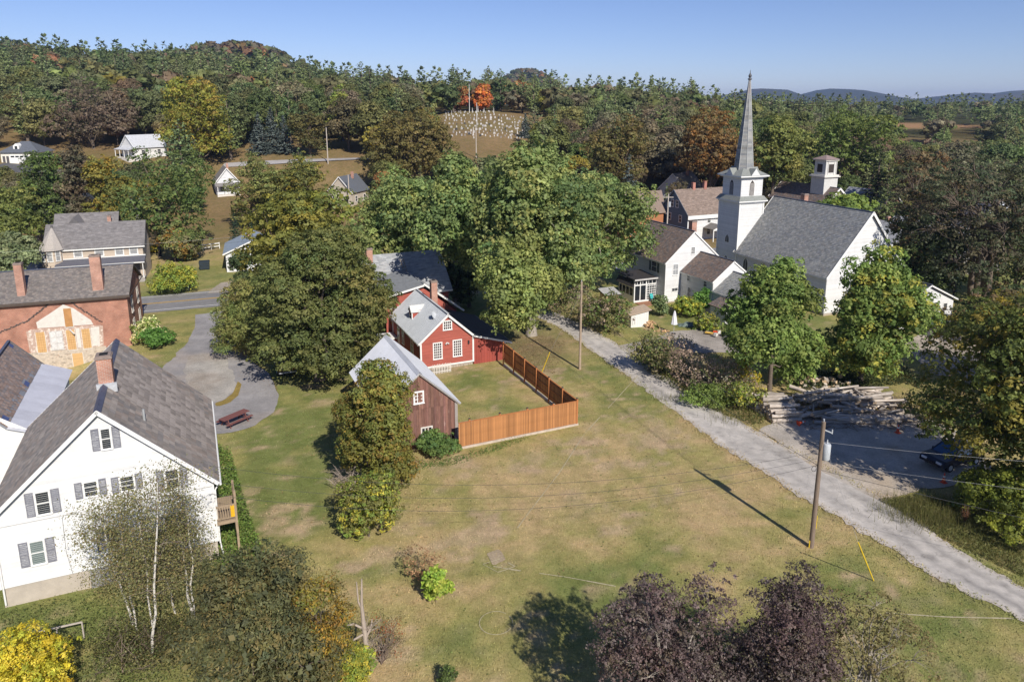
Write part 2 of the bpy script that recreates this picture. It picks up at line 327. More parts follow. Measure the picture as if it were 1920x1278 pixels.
bh = .04+.07*rg.rand(nb)*(.4+1.2*fbm(bx, by, 2, 60)); ba = rg.rand(nb)*6.283; bw = .02+.02*rg.rand(nb)
lx = (rg.rand(nb)-.5)*.08; ly = (rg.rand(nb)-.5)*.08; z0 = ground(bx, by)+.0
V = np.empty((nb, 3, 3)); V[:, 0] = np.c_[bx-np.cos(ba)*bw, by-np.sin(ba)*bw, z0-.02]; V[:, 1] = np.c_[bx+np.cos(ba)*bw, by+np.sin(ba)*bw, z0-.02]; V[:, 2] = np.c_[bx+lx, by+ly, z0+bh]
bc = lawncol(bx, by)*(1.0+.9*rg.rand(nb))[:, None]
tag(link('grass', quads_mesh('grass', V.reshape(-1, 3), np.repeat(bc, 3, 0), 3), leaf_mat('grass_blade', .4, .02)), 'short dry mown grass over the open field', 'grass', kind='stuff')
# ------------------------------------------------------------------ roads
def resample(P, step):
    P = np.asarray(P, float); s = np.r_[0, np.cumsum(np.hypot(*np.diff(P[:, :2], axis=0).T))]
    t = np.linspace(0, s[-1], max(2, int(s[-1]/step)+1)); return np.c_[np.interp(t, s, P[:, 0]), np.interp(t, s, P[:, 1])]
def strip(name, L, R, colf, mt, dz=.024, step=.45, cols=12, jit=.16, label=None, parent=None):
    n = max(len(resample(L, step)), len(resample(R, step)))
    def rs(P):
        P = np.asarray(P, float); s = np.r_[0, np.cumsum(np.hypot(*np.diff(P[:, :2], axis=0).T))]; t = np.linspace(0, s[-1], n)
        return np.c_[np.interp(t, s, P[:, 0]), np.interp(t, s, P[:, 1])]
    l, r = rs(L), rs(R)
    w = r-l; w = w/np.hypot(*w.T)[:, None]; l = l-w*(((fbm(l[:, 0], l[:, 1], 5, 70)-.5)*.6+(vnoise(l[:, 0], l[:, 1], .45, 71)-.5)*.7)*jit*3)[:, None]; r = r+w*(((fbm(r[:, 0], r[:, 1], 5, 75)-.5)*.6+(vnoise(r[:, 0], r[:, 1], .45, 76)-.5)*.7)*jit*3)[:, None]
    t = np.linspace(0, 1, cols+1); P = l[:, None]*(1-t)[None, :, None]+r[:, None]*t[None, :, None]
    z = ground(P[..., 0], P[..., 1])+dz+.02*np.sin(math.pi*t)[None]
    c = colf(P[..., 0], P[..., 1], np.broadcast_to(t[None], P.shape[:2]))
    idx = np.arange(n*(cols+1)).reshape(n, cols+1)
    f = np.stack([idx[:-1, :-1], idx[:-1, 1:], idx[1:, 1:], idx[1:, :-1]], -1).reshape(-1, 4)
    me = bpy.data.meshes.new(name); me.from_pydata(np.dstack([P, z]).reshape(-1, 3).tolist(), [], f.tolist())
    a = me.color_attributes.new('col', 'FLOAT_COLOR', 'POINT'); a.data.foreach_set('color', np.c_[c.reshape(-1, 3), np.ones(n*(cols+1))].astype('f').ravel())
    o = link(name, me, mt, parent)
    if parent is None: tag(o, kind='structure')
    return o
ROADM = mat('road_surface', (1, 1, 1), .9, .12, 5, .25, 30, attr=True, spec=.2)
cracks(ROADM, .35, .008, .72); tweak(ROADM, [(.8, .35, .65, (.86, .86, .87), (1.1, 1.09, 1.08), 8), (9, .3, .7, (.95, .95, .95), (1.05, 1.05, 1.05), 4)])
def sidecol(x, y, t):
    b = CH([.53, .49, .445])*(.82+.36*fbm(x, y, 2.5, 80))[..., None]
    dust = np.clip(1-np.minimum(t, 1-t)*6, 0, 1)[..., None]; b = b*(1-.5*dust)+CH([.46, .39, .31])*.5*dust
    rut = (np.exp(-((t-.30)/.08)**2)+np.exp(-((t-.70)/.08)**2))*.16*(.4+1.2*fbm(x, y, 4, 82)); b = b*(1-rut[..., None])
    tr = (np.exp(-((t-.33)/.09)**2)+np.exp(-((t-.68)/.09)**2))*np.clip((47-y)/14, 0, 1)*np.clip(2.4*(fbm(x*.9+y*.4, y*.2, 1.5, 83)-.32), 0, 1)
    b = b*(1-.55*tr[..., None])+CH([.17, .16, .155])*.55*tr[..., None]
    cr = np.clip((vnoise(x, y, .35, 87)-.72)*3, 0, .4)[..., None]; return b*(1-cr*.6)
RL = [G(u, v)[:2] for u, v in ((905,548),(950,568),(1000,590),(1060,622),(1120,667),(1180,707),(1250,760),(1340,830),(1430,885),(1500,930),(1580,975),(1660,1022),(1750,1080),(1830,1120),(1930,1172),(2100,1268))]
RR = [G(u, v)[:2] for u, v in ((940,542),(985,560),(1035,583),(1090,608),(1150,640),(1225,694),(1262,716),(1328,757),(1430,815),(1540,873),(1640,925),(1700,958),(1765,1010),(1840,1055),(1930,1105),(2120,1205))]
# nearest ends first so both edges run the same way
strip('side_road', RL, RR, sidecol, ROADM, .030, .3, jit=.24)
def patch(name, px, col, mt, dz, jit=.25, amt=.3, step=.5, parent=None, dust=None, world=False):
    P = [np.asarray(q, float)[:2] for q in px] if world else [G(u, v)[:2] for u, v in px]
    P = resample(P+[P[0]], step)[:-1]
    c = P.mean(0); d = P-c; d = d/np.hypot(*d.T)[:, None]; P = P+d*((fbm(P[:, 0], P[:, 1], 1.1, 90)-.5)*4*jit)[:, None]
    x0, y0 = P.min(0); x1, y1 = P.max(0); mb = MB()
    from mathutils.geometry import delaunay_2d_cdt
    gx, gy = np.meshgrid(np.arange(x0, x1, step*1.1), np.arange(y0, y1, step*1.1)); gx = gx+.2*step*vnoise(gx, gy, .3, 3); m = inpoly(gx, gy, P)
    pts = [Vector(p) for p in P]+[Vector((a, b)) for a, b in zip(gx[m], gy[m])]
    n = len(P); r = delaunay_2d_cdt(pts, [], [list(range(n))], 1, 1e-4)
    vs = np.array([tuple(v) for v in r[0]]); cc = np.asarray(col)*(1-amt+2*amt*fbm(vs[:, 0], vs[:, 1], 2.0, 95))[:, None]
    if dust is not None:
        k = np.clip(3*(fbm(vs[:, 0], vs[:, 1], 3.0, 99)-.5), 0, 1)[:, None]; cc = cc*(1-k)+np.asarray(dust)*k
    me = bpy.data.meshes.new(name); me.from_pydata(np.c_[vs, ground(vs[:, 0], vs[:, 1])+dz].tolist(), [], [list(f) for f in r[2]])
    a = me.color_attributes.new('col', 'FLOAT_COLOR', 'POINT'); a.data.foreach_set('color', np.c_[cc, np.ones(len(cc))].astype('f').ravel())
    o = link(name, me, mt, parent)
    if parent is None: tag(o, kind='structure')
    return o
GRAVEL = mat('gravel', (1, 1, 1), .95, .22, 9, .5, 40, attr=True, spec=.15)
tweak(GRAVEL, [(.7, .35, .65, (.82, .81, .79), (1.12, 1.1, 1.08), 8), (12, .3, .7, (.8, .8, .8), (1.2, 1.2, 1.2), 4)])
patch('gravel_lot', ((1430,812),(1450,782),(1520,770),(1640,775),(1760,790),(1830,830),(1860,880),(1800,905),(1690,925),(1655,945),(1540,885)), (.47, .425, .375), GRAVEL, .040, .3, .3, dust=(.46, .37, .27))
patch('farm_drive', ((1160,648),(1205,638),(1262,622),(1312,617),(1352,628),(1410,648),(1390,662),(1330,662),(1262,662),(1215,672),(1190,668)), (.37, .335, .30), GRAVEL, .045, .25, .3)
patch('church_drive', ((1690,640),(1760,612),(1830,640),(1900,690),(1905,730),(1820,722),(1745,700)), (.42, .365, .30), GRAVEL, .040, .3, .4)
patch('asphalt_drive', ((366,590),(430,582),(445,640),(475,680),(505,700),(522,740),(516,772),(480,796),(455,806),(400,816),(380,780),(320,710),(306,690),(352,642),(366,612)), (.31, .295, .29), ROADM, .036, .15, .3, dust=(.37, .32, .275))
patch('gravel_circle', ((345,700),(352,668),(385,660),(425,672),(443,705),(440,735),(418,752),(398,756),(360,735)), (.41, .385, .35), GRAVEL, .044, .35, .25, dust=(.36, .31, .26))
patch('weed_verge', ((438,735),(446,715),(452,722),(447,742),(430,757),(405,764),(400,757),(420,751)), (.27, .20, .06), GRAVEL, .050, .12, .35)
patch('house_drive', ((355,575),(395,545),(415,530),(440,528),(445,552),(425,566)), (.40, .35, .29), GRAVEL, .040, .2, .3)
# main road with painted lines
MA = math.radians(21.2); md = np.array([math.cos(MA), math.sin(MA)]); mn = np.array([-md[1], md[0]])
m0 = G(330, 580)[:2]
def maincol(x, y, t): return CH([.25, .243, .24])*(.85+.3*fbm(x, y, 3, 101))[..., None]*(1-.12*np.exp(-((np.abs(t-.5)-.22)/.1)**2))[..., None]
road = strip('main_road', [m0+md*s-mn*.5 for s in (-70, 0, 90)], [m0+md*s+mn*8.3 for s in (-70, 0, 90)], maincol, ROADM, .030, 1.2, 10, .08)
LINEW = mat('road_paint_white', (.72, .71, .68), .7, .15, 6); LINEY = mat('road_paint_yellow', (.70, .40, .04), .7, .15, 6)
def line_on(name, off, w, mt):
    mb = MB()
    for k in range(-60, 86, 2):
        a = m0+md*k+mn*off; b = m0+md*(k+2)+mn*off; q = mn*w/2
        mb.face([(*(p), gz(*p)+.068) for p in (a-q, b-q, b+q, a+q)])
    part(name, mb, mt, road)
line_on('edge_line', .35, .16, LINEW); line_on('edge_line', 7.45, .16, LINEW); line_on('centre_line', 3.78, .12, LINEY); line_on('centre_line', 4.05, .12, LINEY)
# hillside road far behind the houses
def farcol(x, y, t): return CH([.36, .34, .33])*(.9+.2*fbm(x, y, 6, 105))[..., None]
strip('hill_road', [(-78, 194), (-60, 197), (-40, 200.5), (-14, 203)], [(-78, 197), (-60, 200), (-40, 203.5), (-14, 206)], farcol, ROADM, .10, 2, 4, .1)
patch('garage_drive', [(-138, 168), (-118, 170), (-112, 187), (-131, 187.5)], (.10, .10, .105), ROADM, .08, .1, .2, world=True, step=1.0)
# chalk lines of the ball field
CHALK = mat('chalk', (.44, .385, .25), .95, .3, 7)
def chalk(name, label, pxs, w=.09, closed=False):
    P = [G(u, v)[:2] for u, v in pxs]
    if closed: P.append(P[0])
    P = resample(P, .5); mb = MB()
    for i in range(len(P)-1):
        a, b = P[i], P[i+1]; d = b-a; d = d/np.hypot(*d); q = np.array([-d[1], d[0]])*w*.5*(.4+1.1*vnoise(a[0], a[1], .8, 3))
        if vnoise(a[0], a[1], 1.7, 5) < .27: continue
        mb.face([(*p, gz(*p)+.045) for p in (a-q, b-q, b+q, a+q)])
    tag(part(name, mb, CHALK, None), kind='structure')
chalk('chalk_line', '', ((932,1043),(985,970),(1050,885),(1095,815),(1200,700)), .055)
chalk('chalk_line', '', ((925,1062),(958,1068),(1060,1082),(1210,1110)), .065)
chalk('chalk_line', '', ((1640,1148),(1770,1157),(1900,1160)), .075)
chalk('chalk_line', '', ((938,1048),(966,1062),(935,1074),(905,1058)), .04, True)
_c = G(930, 1168)[:2]; mbq = MB()
for k in range(40):
    a0, a1 = k/40*2*math.pi, (k+1)/40*2*math.pi
    if vnoise(k*.37, 0, 1, 4) < .35: continue
    mbq.face([(_c[0]+r*math.cos(a), _c[1]+r*math.sin(a), .045) for r, a in ((.80, a0), (.835, a0), (.835, a1), (.80, a1))])
tag(part('chalk_circle', mbq, CHALK, None), kind='structure')
patch('plate_dirt', ((912,1038),(935,1030),(948,1050),(925,1060)), (.40, .32, .22), GRAVEL, .030, .1, .2, step=.25)
# ================================================================== BUILDING KIT (local frame: x right, y away, z up)
RB = random.Random(11)
def lim(prof, z):
    lo = prof[0][0]; hi = prof[-1][0]
    for (s0, z0), (s1, z1) in zip(prof[:-1], prof[1:]):
        if z0 < z <= z1: lo = s0+(s1-s0)*(z-z0)/(z1-z0)
        if z1 < z <= z0: hi = s0+(s1-s0)*(z-z0)/(z1-z0)
    return lo, hi
def wallp(o, d, s, z, n=(0, 0), off=0.0): return (o[0]+d[0]*s+n[0]*off, o[1]+d[1]*s+n[1]*off, z)
def siding(mb, o, d, n, prof, z0, e=.12, off=.03, var=.07, tint=(1, 1, 1)):
    zt = max(p[1] for p in prof); z = z0
    mb.face([wallp(o, d, prof[0][0], z0)]+[wallp(o, d, prof[-1][0], z0)]+[wallp(o, d, s, q) for s, q in reversed(prof)], tint)
    while z < zt-.02:
        z1 = min(z+e, zt-.005); a0, b0 = lim(prof, z+1e-4); a1, b1 = lim(prof, z1-1e-4)
        if b0-a0 > .03:
            if b1 < a1: a1 = b1 = (a1+b1)/2
            k = 1+RB.uniform(-var, var); c = tuple(q*k for q in tint)
            mb.face([wallp(o, d, a0, z, n, off), wallp(o, d, b0, z, n, off), wallp(o, d, b1, z1, n, .004), wallp(o, d, a1, z1, n, .004)], c)
            mb.face([wallp(o, d, a0, z, n, .003), wallp(o, d, b0, z, n, .003), wallp(o, d, b0, z, n, off), wallp(o, d, a0, z, n, off)], c)
        z = z1
def wbox(mb, o, d, n, s0, s1, z0, z1, t0, t1, c=(1, 1, 1)):
    mb.obox((o[0]+d[0]*s0+n[0]*t0, o[1]+d[1]*s0+n[1]*t0, z0), (d[0]*(s1-s0), d[1]*(s1-s0), 0), (n[0]*(t1-t0), n[1]*(t1-t0), 0), (0, 0, z1-z0), c)
def window(root, o, d, n, s0, s1, z0, z1, cols=1, rows=2, trim=TRIM, glass=GLASS, cas=.09, proud=.055, sill=True, mull=.03, mid=True, name='window'):
    mb = MB()
    wbox(mb, o, d, n, s0-cas, s0, z0-cas*.5, z1+cas, .0, proud); wbox(mb, o, d, n, s1, s1+cas, z0-cas*.5, z1+cas, .0, proud)
    wbox(mb, o, d, n, s0, s1, z1, z1+cas, .0, proud); wbox(mb, o, d, n, s0, s1, z0-cas*.5, z0, .0, proud)
    if sill: wbox(mb, o, d, n, s0-cas*1.25, s1+cas*1.25, z0-cas*.5-.045, z0-cas*.5, 0, proud+.05)
    w = part(name, mb, trim, root)
    g = MB(); wbox(g, o, d, n, s0, s1, z0, z1, .005, .028); part('pane', g, glass, w)
    m = MB(); any_ = False
    for i in range(1, cols):
        s = s0+(s1-s0)*i/cols; wbox(m, o, d, n, s-mull/2, s+mull/2, z0, z1, .029, .043); any_ = True
    for j in range(1, rows):
        z = z0+(z1-z0)*j/rows; k = mull*1.7 if (mid and rows % 2 == 0 and j == rows//2) else mull
        wbox(m, o, d, n, s0, s1, z-k/2, z+k/2, .029, .0445); any_ = True
    if any_: part('muntins', m, trim, w)
    return w
SHUT = mat('shutter', (.20, .20, .23), .8, .25, 6, .2, 30, col2=(.52, .52, .53), thr=.57, scale2=4, stretch=(1, 1, 5))
SHUTG = mat('shutter_green', (.045, .065, .06), .7, .2, 5)
def shutter(root, o, d, n, s0, s1, z0, z1, mt=SHUT):
    mb = MB(); w = .05
    wbox(mb, o, d, n, s0, s0+w, z0, z1, .01, .05); wbox(mb, o, d, n, s1-w, s1, z0, z1, .01, .05)
    zm = (z0+z1)/2
    for a, b in ((z0, z0+w), (zm-w/2, zm+w/2), (z1-w, z1)): wbox(mb, o, d, n, s0+w, s1-w, a, b, .01, .05)
    z = z0+w
    while z < z1-w:
        if abs(z-zm) > w*.7: wbox(mb, o, d, n, s0+w, s1-w, z, z+.03, .014, .036)
        z += .05
    part('shutter', mb, mt, root)
def slate_col(pal):
    c = pal[RB.randrange(len(pal))]; k = RB.uniform(.82, 1.15); return tuple(q*k for q in c)
PAL_GREY = [(.30, .26, .225), (.34, .295, .255), (.25, .225, .205), (.31, .255, .215)]
PAL_CH = [(.27, .275, .27), (.31, .31, .295), (.25, .255, .26), (.285, .285, .27), (.32, .31, .29)]
PAL_BR = [(.215, .165, .14), (.185, .15, .135), (.24, .18, .15), (.20, .145, .12), (.165, .145, .14)]
PAL_BRK = [(.225, .20, .18), (.20, .18, .165), (.25, .215, .19), (.19, .17, .16)]
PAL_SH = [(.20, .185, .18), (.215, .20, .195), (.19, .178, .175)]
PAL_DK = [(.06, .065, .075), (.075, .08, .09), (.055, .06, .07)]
PAL_TAN = [(.245, .185, .15), (.225, .172, .14), (.26, .20, .165)]
PAL_LG = [(.34, .35, .36), (.30, .31, .325), (.37, .37, .375)]
def slates(mb, o, along, up, nrm, L, S, w=.28, e=.24, pal=PAL_GREY, th=.022, skip=None, stag=True):
    """courses of single slates laid over one roof slope"""
    o, along, up, nrm = [np.asarray(q, float) for q in (o, along, up, nrm)]
    nr = int(math.ceil(S/e))
    for r in range(nr):
        t0 = r*e; t1 = min(t0+e*1.12, S); x = -w*.5*(r % 2) if stag else 0
        while x < L-.01:
            ww = w*RB.uniform(.9, 1.1); a = max(x, 0)+.004; b = min(x+ww, L)-.004
            if b-a > .03 and not (skip and skip((a+b)/2, (t0+t1)/2)):
                c = slate_col(pal); h = th+RB.uniform(0, .006)
                p0 = o+along*a+up*t0+nrm*h; p1 = o+along*b+up*t0+nrm*h; p2 = o+along*b+up*t1+nrm*.003; p3 = o+along*a+up*t1+nrm*.003
                mb.face([p0, p1, p2, p3], c); mb.face([p0-nrm*h, p1-nrm*h, p1, p0], c)
            x += ww
def slope_slab(mb, a, b, c, d, th=.10):   # a,b eave corners, c,d ridge corners; thickness below
    n = np.cross(np.subtract(b, a), np.subtract(d, a)); n = n/np.linalg.norm(n)
    if n[2] < 0: n = -n
    lo = [np.subtract(q, n*th) for q in (a, b, c, d)]; hi = [np.asarray(q, float) for q in (a, b, c, d)]
    mb.hexa(lo, hi); return n
def gable_roof(root, x0, xr, x1, y0, y1, ze0, zr, ze1=None, over=.25, eave=.3, pal=PAL_GREY, w=.3, e=.25, mt=SLATE, base=None, trim=TRIM, rake=.16, sides='LR', cover=True, th=.1, ridge=True, piece=0):
    """ridge along y. x0/x1 wall lines, ze eave heights at the walls"""
    ze1 = ze0 if ze1 is None else ze1
    base = base or mat('roof_base', (.12, .11, .10), .9)
    ya, yb = y0-over, y1+over
    for side in sides:
        xw, zw = (x0, ze0) if side == 'L' else (x1, ze1); sg = -1 if side == 'L' else 1
        sl = (zr-zw)/abs(xr-xw); xe = xw+sg*eave; zee = zw-sl*eave; k = math.sqrt(1+sl*sl); lift = th*k
        E0, E1, R1, R0 = (xe, ya, zee+lift), (xe, yb, zee+lift), (xr, yb, zr+lift), (xr, ya, zr+lift)
        mb = MB(); nrm = slope_slab(mb, E0, E1, R1, R0, th); ro = part('roof', mb, base, root)
        S = math.hypot(xr-xe, zr-zee); up = np.array([xr-xe, 0, zr-zee])/S
        if cover:
            cb = MB(); slates(cb, E0, (0, 1, 0), up, nrm, yb-ya, S, w, e, pal); c = part('slates', cb, mt, root); c['kind'] = 'stuff'
        fb = MB(); fb.beam(np.array(E0)-nrm*(th/2+.02)+np.array([0, -.02, 0]), np.array(R0)-nrm*(th/2+.02)+np.array([0, -.02, 0]), .04, rake)
        fb.beam(np.array(E1)-nrm*(th/2+.02)+np.array([0, .02, 0]), np.array(R1)-nrm*(th/2+.02)+np.array([0, .02, 0]), .04, rake)
        fb.box(min(xe, xe+sg*.03), max(xe, xe+sg*.03), ya, yb, zee+lift-.17, zee+lift-.02)
        part('fascia', fb, trim, root)
    if ridge:
        mb = MB(); mb.beam((xr, ya, zr+th*1.25+.05), (xr, yb, zr+th*1.25+.05), .22, .03); part('ridge_cap', mb, mat('ridge_metal', (.10, .11, .15), .5, .2, 2), root)
def gable_walls(root, x0, x1, y0, y1, z0, ze, xr, zr, mt, e=.12, tint=(1, 1, 1), which='FBLR', ze1=None, off=.03):
    ze1 = ze if ze1 is None else ze1
    prof = [(0, ze), (xr-x0, zr), (x1-x0, ze1)]
    out = {}
    for k in which:
        mb = MB()
        if k == 'F': siding(mb, (x0, y0), (1, 0), (0, -1), prof, z0, e, off, tint=tint)
        if k == 'B': siding(mb, (x1, y1), (-1, 0), (0, 1), [(x1-x0-s, z) for s, z in reversed(prof)], z0, e, off, tint=tint)
        if k == 'L': siding(mb, (x0, y1), (0, -1), (-1, 0), [(0, ze), (y1-y0, ze)], z0, e, off, tint=tint)
        if k == 'R': siding(mb, (x1, y0), (0, 1), (1, 0), [(0, ze1), (y1-y0, ze1)], z0, e, off, tint=tint)
        out[k] = part('wall', mb, mt, root)
    return out
def corner_boards(root, pts, z0, z1, mt, w=.11):
    for x, y in pts:
        mb = MB(); zz = z1 if np.isscalar(z1) else z1[pts.index((x, y))]
        mb.box(x-w*.5, x+w*.5, y-w*.5, y+w*.5, z0, zz)
        part('corner_board', mb, mt, root)
def chimney(root, x, y, z0, z1, wx=.8, wy=.6, mt=CHIM, cap=True, flash=True):
    mb = MB(); mb.box(x-wx/2, x+wx/2, y-wy/2, y+wy/2, z0, z1)
    c = part('chimney', mb, mt, root)
    if cap:
        m = MB(); q = .05
        m.box(x-wx/2-q, x+wx/2+q, y-wy/2-q, y+wy/2+q, z1, z1+.10); m.box(x-wx/2-.0, x+wx/2+.0, y-wy/2-.0, y+wy/2+.0, z1+.10, z1+.18)
        part('cap', m, mat('chimney_cap', (.27, .21, .18), .9, .3, 5), c)
        f = MB(); f.box(x-wx*.28, x+wx*.28, y-wy*.28, y+wy*.28, z1+.181, z1+.20); part('flue', f, mat('soot', (.02, .02, .02), .95), c)
    return c
FW = ((0, 0), (1, 0), (0, -1))   # front wall helper direction

# ================================================================== WHITE GABLED HOUSE (left foreground)
H1 = thing('white_house', 'large white clapboard gable house with slate roof and shuttered windows, left foreground', 'house', G(8, 1140), A24)
fd = MB(); fd.box(.04, 10.16, .04, 11.76, -.8, 1.12); part('foundation', fd, CONC, H1)
gable_walls(H1, 0, 10.2, 0, 11.8, 1.1, 4.95, 5.2, 9.8, WHITE, .105, which='FBLR')
corner_boards(H1, [(0, 0), (10.2, 0)], 1.1, 4.95, TRIM)
tb = MB(); tb.box(.05, 10.15, -.04, -.02, 4.46, 4.50); part('belt_trim', tb, mat('trim_grey', (.50, .49, .47), .7), H1)
gable_roof(H1, 0, 5.2, 10.2, 0, 11.8, 4.95, 9.8, over=.3, eave=.35, sides='L', w=.34, e=.26, ridge=False, rake=.2)
# right slope: the nearest slates are single pieces
sl = (9.8-4.95)/5.0; k_ = math.sqrt(1+sl*sl); xe = 10.2+.35; zee = 4.95-sl*.35; lift = .1*k_
E0, E1, R1_, R0_ = (xe, -.3, zee+lift), (xe, 12.1, zee+lift), (5.2, 12.1, 9.8+lift), (5.2, -.3, 9.8+lift)
mb = MB(); nrm = slope_slab(mb, E0, E1, R1_, R0_, .1); part('roof', mb, mat('roof_base', (.12, .11, .10), .9), H1)
S_ = math.hypot(5.35, 9.8-zee); upv = np.array([5.2-xe, 0, 9.8-zee])/S_; LR = 12.4; sw, se = .42, .36
pm = MB(); pm.obox((.004, 0, 0), (sw-.012, 0, 0), (0, se*1.1, 0), (0, 0, .018)); pme = pm.mesh('slate'); pme.materials.append(SLATEO)
from mathutils import Matrix
restm = MB(); cnt = 0; rows = int(S_/se); cols = int(LR/sw)
order = sorted([(abs(c*sw-6.5)*.6+abs(r*se-3.4)*.5, r, c) for r in range(rows+1) for c in range(cols+1)])
for rank, (_, r, c) in enumerate(order):
    a = c*sw-(sw*.5 if r % 2 else 0); t = r*se
    if a < 0 or a+sw > LR+.02 or t+se*1.1 > S_+.05: 
        a0 = max(a, 0); b0 = min(a+sw, LR); t1 = min(t+se*1.1, S_)
        if b0-a0 > .05 and t1-t > .05:
            h = .02; O = np.array(E0); q = lambda A, T, hh: O+np.array([0, A, 0])+upv*T+nrm*hh; cc = slate_col(PAL_GREY)
            restm.face([q(a0, t, h), q(b0, t, h), q(b0, t1, .003), q(a0, t1, .003)], cc); restm.face([q(a0, t, 0), q(b0, t, 0), q(b0, t, h), q(a0, t, h)], cc)
        continue
    O = np.array(E0)+np.array([0, a, 0])+upv*t+nrm*(.004+RB.uniform(0, .006))
    if cnt < 300:
        s = link('slate', pme, None, H1); cnt += 1
        al = np.array([0, 1., 0]); tilt = upv*1.0-nrm*.035; tilt /= np.linalg.norm(tilt); n2 = np.cross(al, tilt); n2 = n2 if n2@nrm > 0 else -n2
        s.matrix_local = Matrix(((al[0], tilt[0], n2[0], O[0]+nrm[0]*.012), (al[1], tilt[1], n2[1], O[1]), (al[2], tilt[2], n2[2], O[2]+nrm[2]*.012), (0, 0, 0, 1)))
    else:
        q = lambda A, T, hh: np.array(E0)+np.array([0, A, 0])+upv*T+nrm*hh; cc = slate_col(PAL_GREY)
        restm.face([q(a, t, .022), q(a+sw-.01, t, .022), q(a+sw-.01, t+se*1.1, .003), q(a, t+se*1.1, .003)], cc); restm.face([q(a, t, 0), q(a+sw-.01, t, 0), q(a+sw-.01, t, .022), q(a, t, .022)], cc)
x_ = part('slates', restm, SLATE, H1); x_['kind'] = 'stuff'
fb = MB(); fb.beam(np.array(E0)-nrm*.07+np.array([0, -.02, 0]), np.array(R0_)-nrm*.07+np.array([0, -.02, 0]), .04, .2); fb.box(xe, xe+.03, -.3, 12.1, zee+lift-.17, zee+lift-.02); part('fascia', fb, TRIM, H1)
BLUECAP = mat('ridge_flashing_blue', (.085, .09, .135), .5, .3, 3)
mb = MB()
for y0, y1 in ((-.3, 3.4), (4.55, 12.1)):
    mb.face([(5.2-.17, y0, 9.8+lift-.10), (5.2, y0, 9.8+lift+.06), (5.2, y1, 9.8+lift+.06), (5.2-.17, y1, 9.8+lift-.10)]); mb.face([(5.2, y0, 9.8+lift+.06), (5.2+.2, y0, 9.8+lift-.13), (5.2+.2, y1, 9.8+lift-.13), (5.2, y1, 9.8+lift+.06)])
part('ridge_cap', mb, BLUECAP, H1)
chimney(H1, 5.33, 4.0, 8.9, 11.35, .74, .8)
fl = MB(); fl.box(4.85, 5.85, 3.46, 3.58, 9.45, 9.98); part('flashing', fl, mat('flashing', (.62, .64, .66), .4, .2, 5, metal=.4), H1)
vp = MB(); vp.tube([(7.1, 2.0, 7.9), (7.1, 2.0, 8.75)], .07, 8); part('vent_pipe', vp, mat('vent_metal', (.35, .36, .36), .5), H1)
fo, fdx, fn = FW
def shwin(s0, s1, z0, z1, sh=.36, glass=GLASS, rows=2):
    window(H1, fo, fdx, fn, s0+sh+.10, s1-sh-.10, z0+.06, z1-.08, 1, rows, TRIM, glass, cas=.07)
    shutter(H1, fo, fdx, fn, s0, s0+sh, z0, z1); shutter(H1, fo, fdx, fn, s1-sh, s1, z0, z1)
shwin(4.78, 6.08, 7.66, 8.86); shwin(1.58, 3.08, 4.72, 6.03, .38); shwin(3.75, 5.18, 5.2, 6.1, .34, rows=3); shwin(5.4, 6.85, 5.15, 6.05, .34, rows=3)
shwin(1.0, 2.56, 2.03, 3.42, .40, GLASSG); shwin(7.5, 9.0, 4.75, 5.95, .36); shwin(4.4, 5.9, 2.0, 3.3, .38); shwin(7.2, 8.7, 2.0, 3.3, .38)
dr = MB(); dr.box(3.9, 4.9, -.05, .03, -.3, 1.08); d_ = part('cellar_door', dr, mat('old_door', (.30, .29, .28), .8, .3, 4), H1)
cd = MB(); cd.tube([(3.15, -.05, 1.1), (3.0, -.05, 2.4), (3.05, -.05, 4.4)], .012, 5); part('cable', cd, mat('cable', (.3, .3, .3), .6), H1)
DECKW = mat('deck_wood', (.36, .27, .18), .85, .25, 4, .2, 20, stretch=(1, 6, 1))
dk = thing('balcony', 'small wooden balcony with railing on the side of the white house behind the birches', 'balcony', G(8, 1140), A24)
dk_b = MB(); 
for i in range(9): dk_b.box(10.24+i*.118, 10.35+i*.118, -.15, 2.6, 2.26, 2.30)
dk_b.box(10.24, 11.3, -.19, -.155, 2.12, 2.30); part('floor', dk_b, DECKW, dk)
rl = MB(); rl.box(10.24, 11.3, -.19, -.12, 3.18, 3.25); rl.box(11.24, 11.3, -.12, 2.6, 3.18, 3.25); rl.box(10.24, 11.3, -.18, -.13, 2.42, 2.48)
for i in range(8): rl.box(10.3+i*.125, 10.34+i*.125, -.175, -.135, 2.48, 3.18)
for i in range(18): rl.box(11.25, 11.29, -.0+i*.145, .04+i*.145, 2.30, 3.18)
part('railing', rl, DECKW, dk)
for x, y, zt in ((11.25, -.16, 4.03), (11.25, 2.5, 3.3), (10.33, 2.5, 2.26)):
    p = MB(); p.box(x-.06, x+.06, y-.06, y+.06, -.2, zt); part('post', p, DECKW, dk)
yv = thing('yellow_vest', 'bright yellow cloth hanging on the balcony railing', 'cloth', G(8, 1140), A24); yb_ = MB()
for i in range(5): yb_.obox((10.98+i*.04, -.205-.006*(i % 2), 2.5), (.042, 0, 0), (0, -.02, 0), (0, 0, .70-.03*(i % 3)))
part('cloth', yb_, mat('yellow_cloth', (.75, .42, .02), .8, .2, 6), yv)

gt = MB(); gt.tube([(10.6, -.25, 4.62), (10.6, 12.0, 4.62)], .06, 8); part('gutter', gt, TRIM, H1)
dp = MB(); dp.tube([(10.6, .1, 4.62), (10.3, .06, 4.2), (10.3, .02, 1.0), (10.4, -.1, .3)], .045, 8); part('downpipe', dp, TRIM, H1)
dp = MB(); dp.tube([(-.1, -.06, 4.7), (.12, -.07, 4.3), (.12, -.07, .2)], .045, 8); part('downpipe', dp, TRIM, H1)
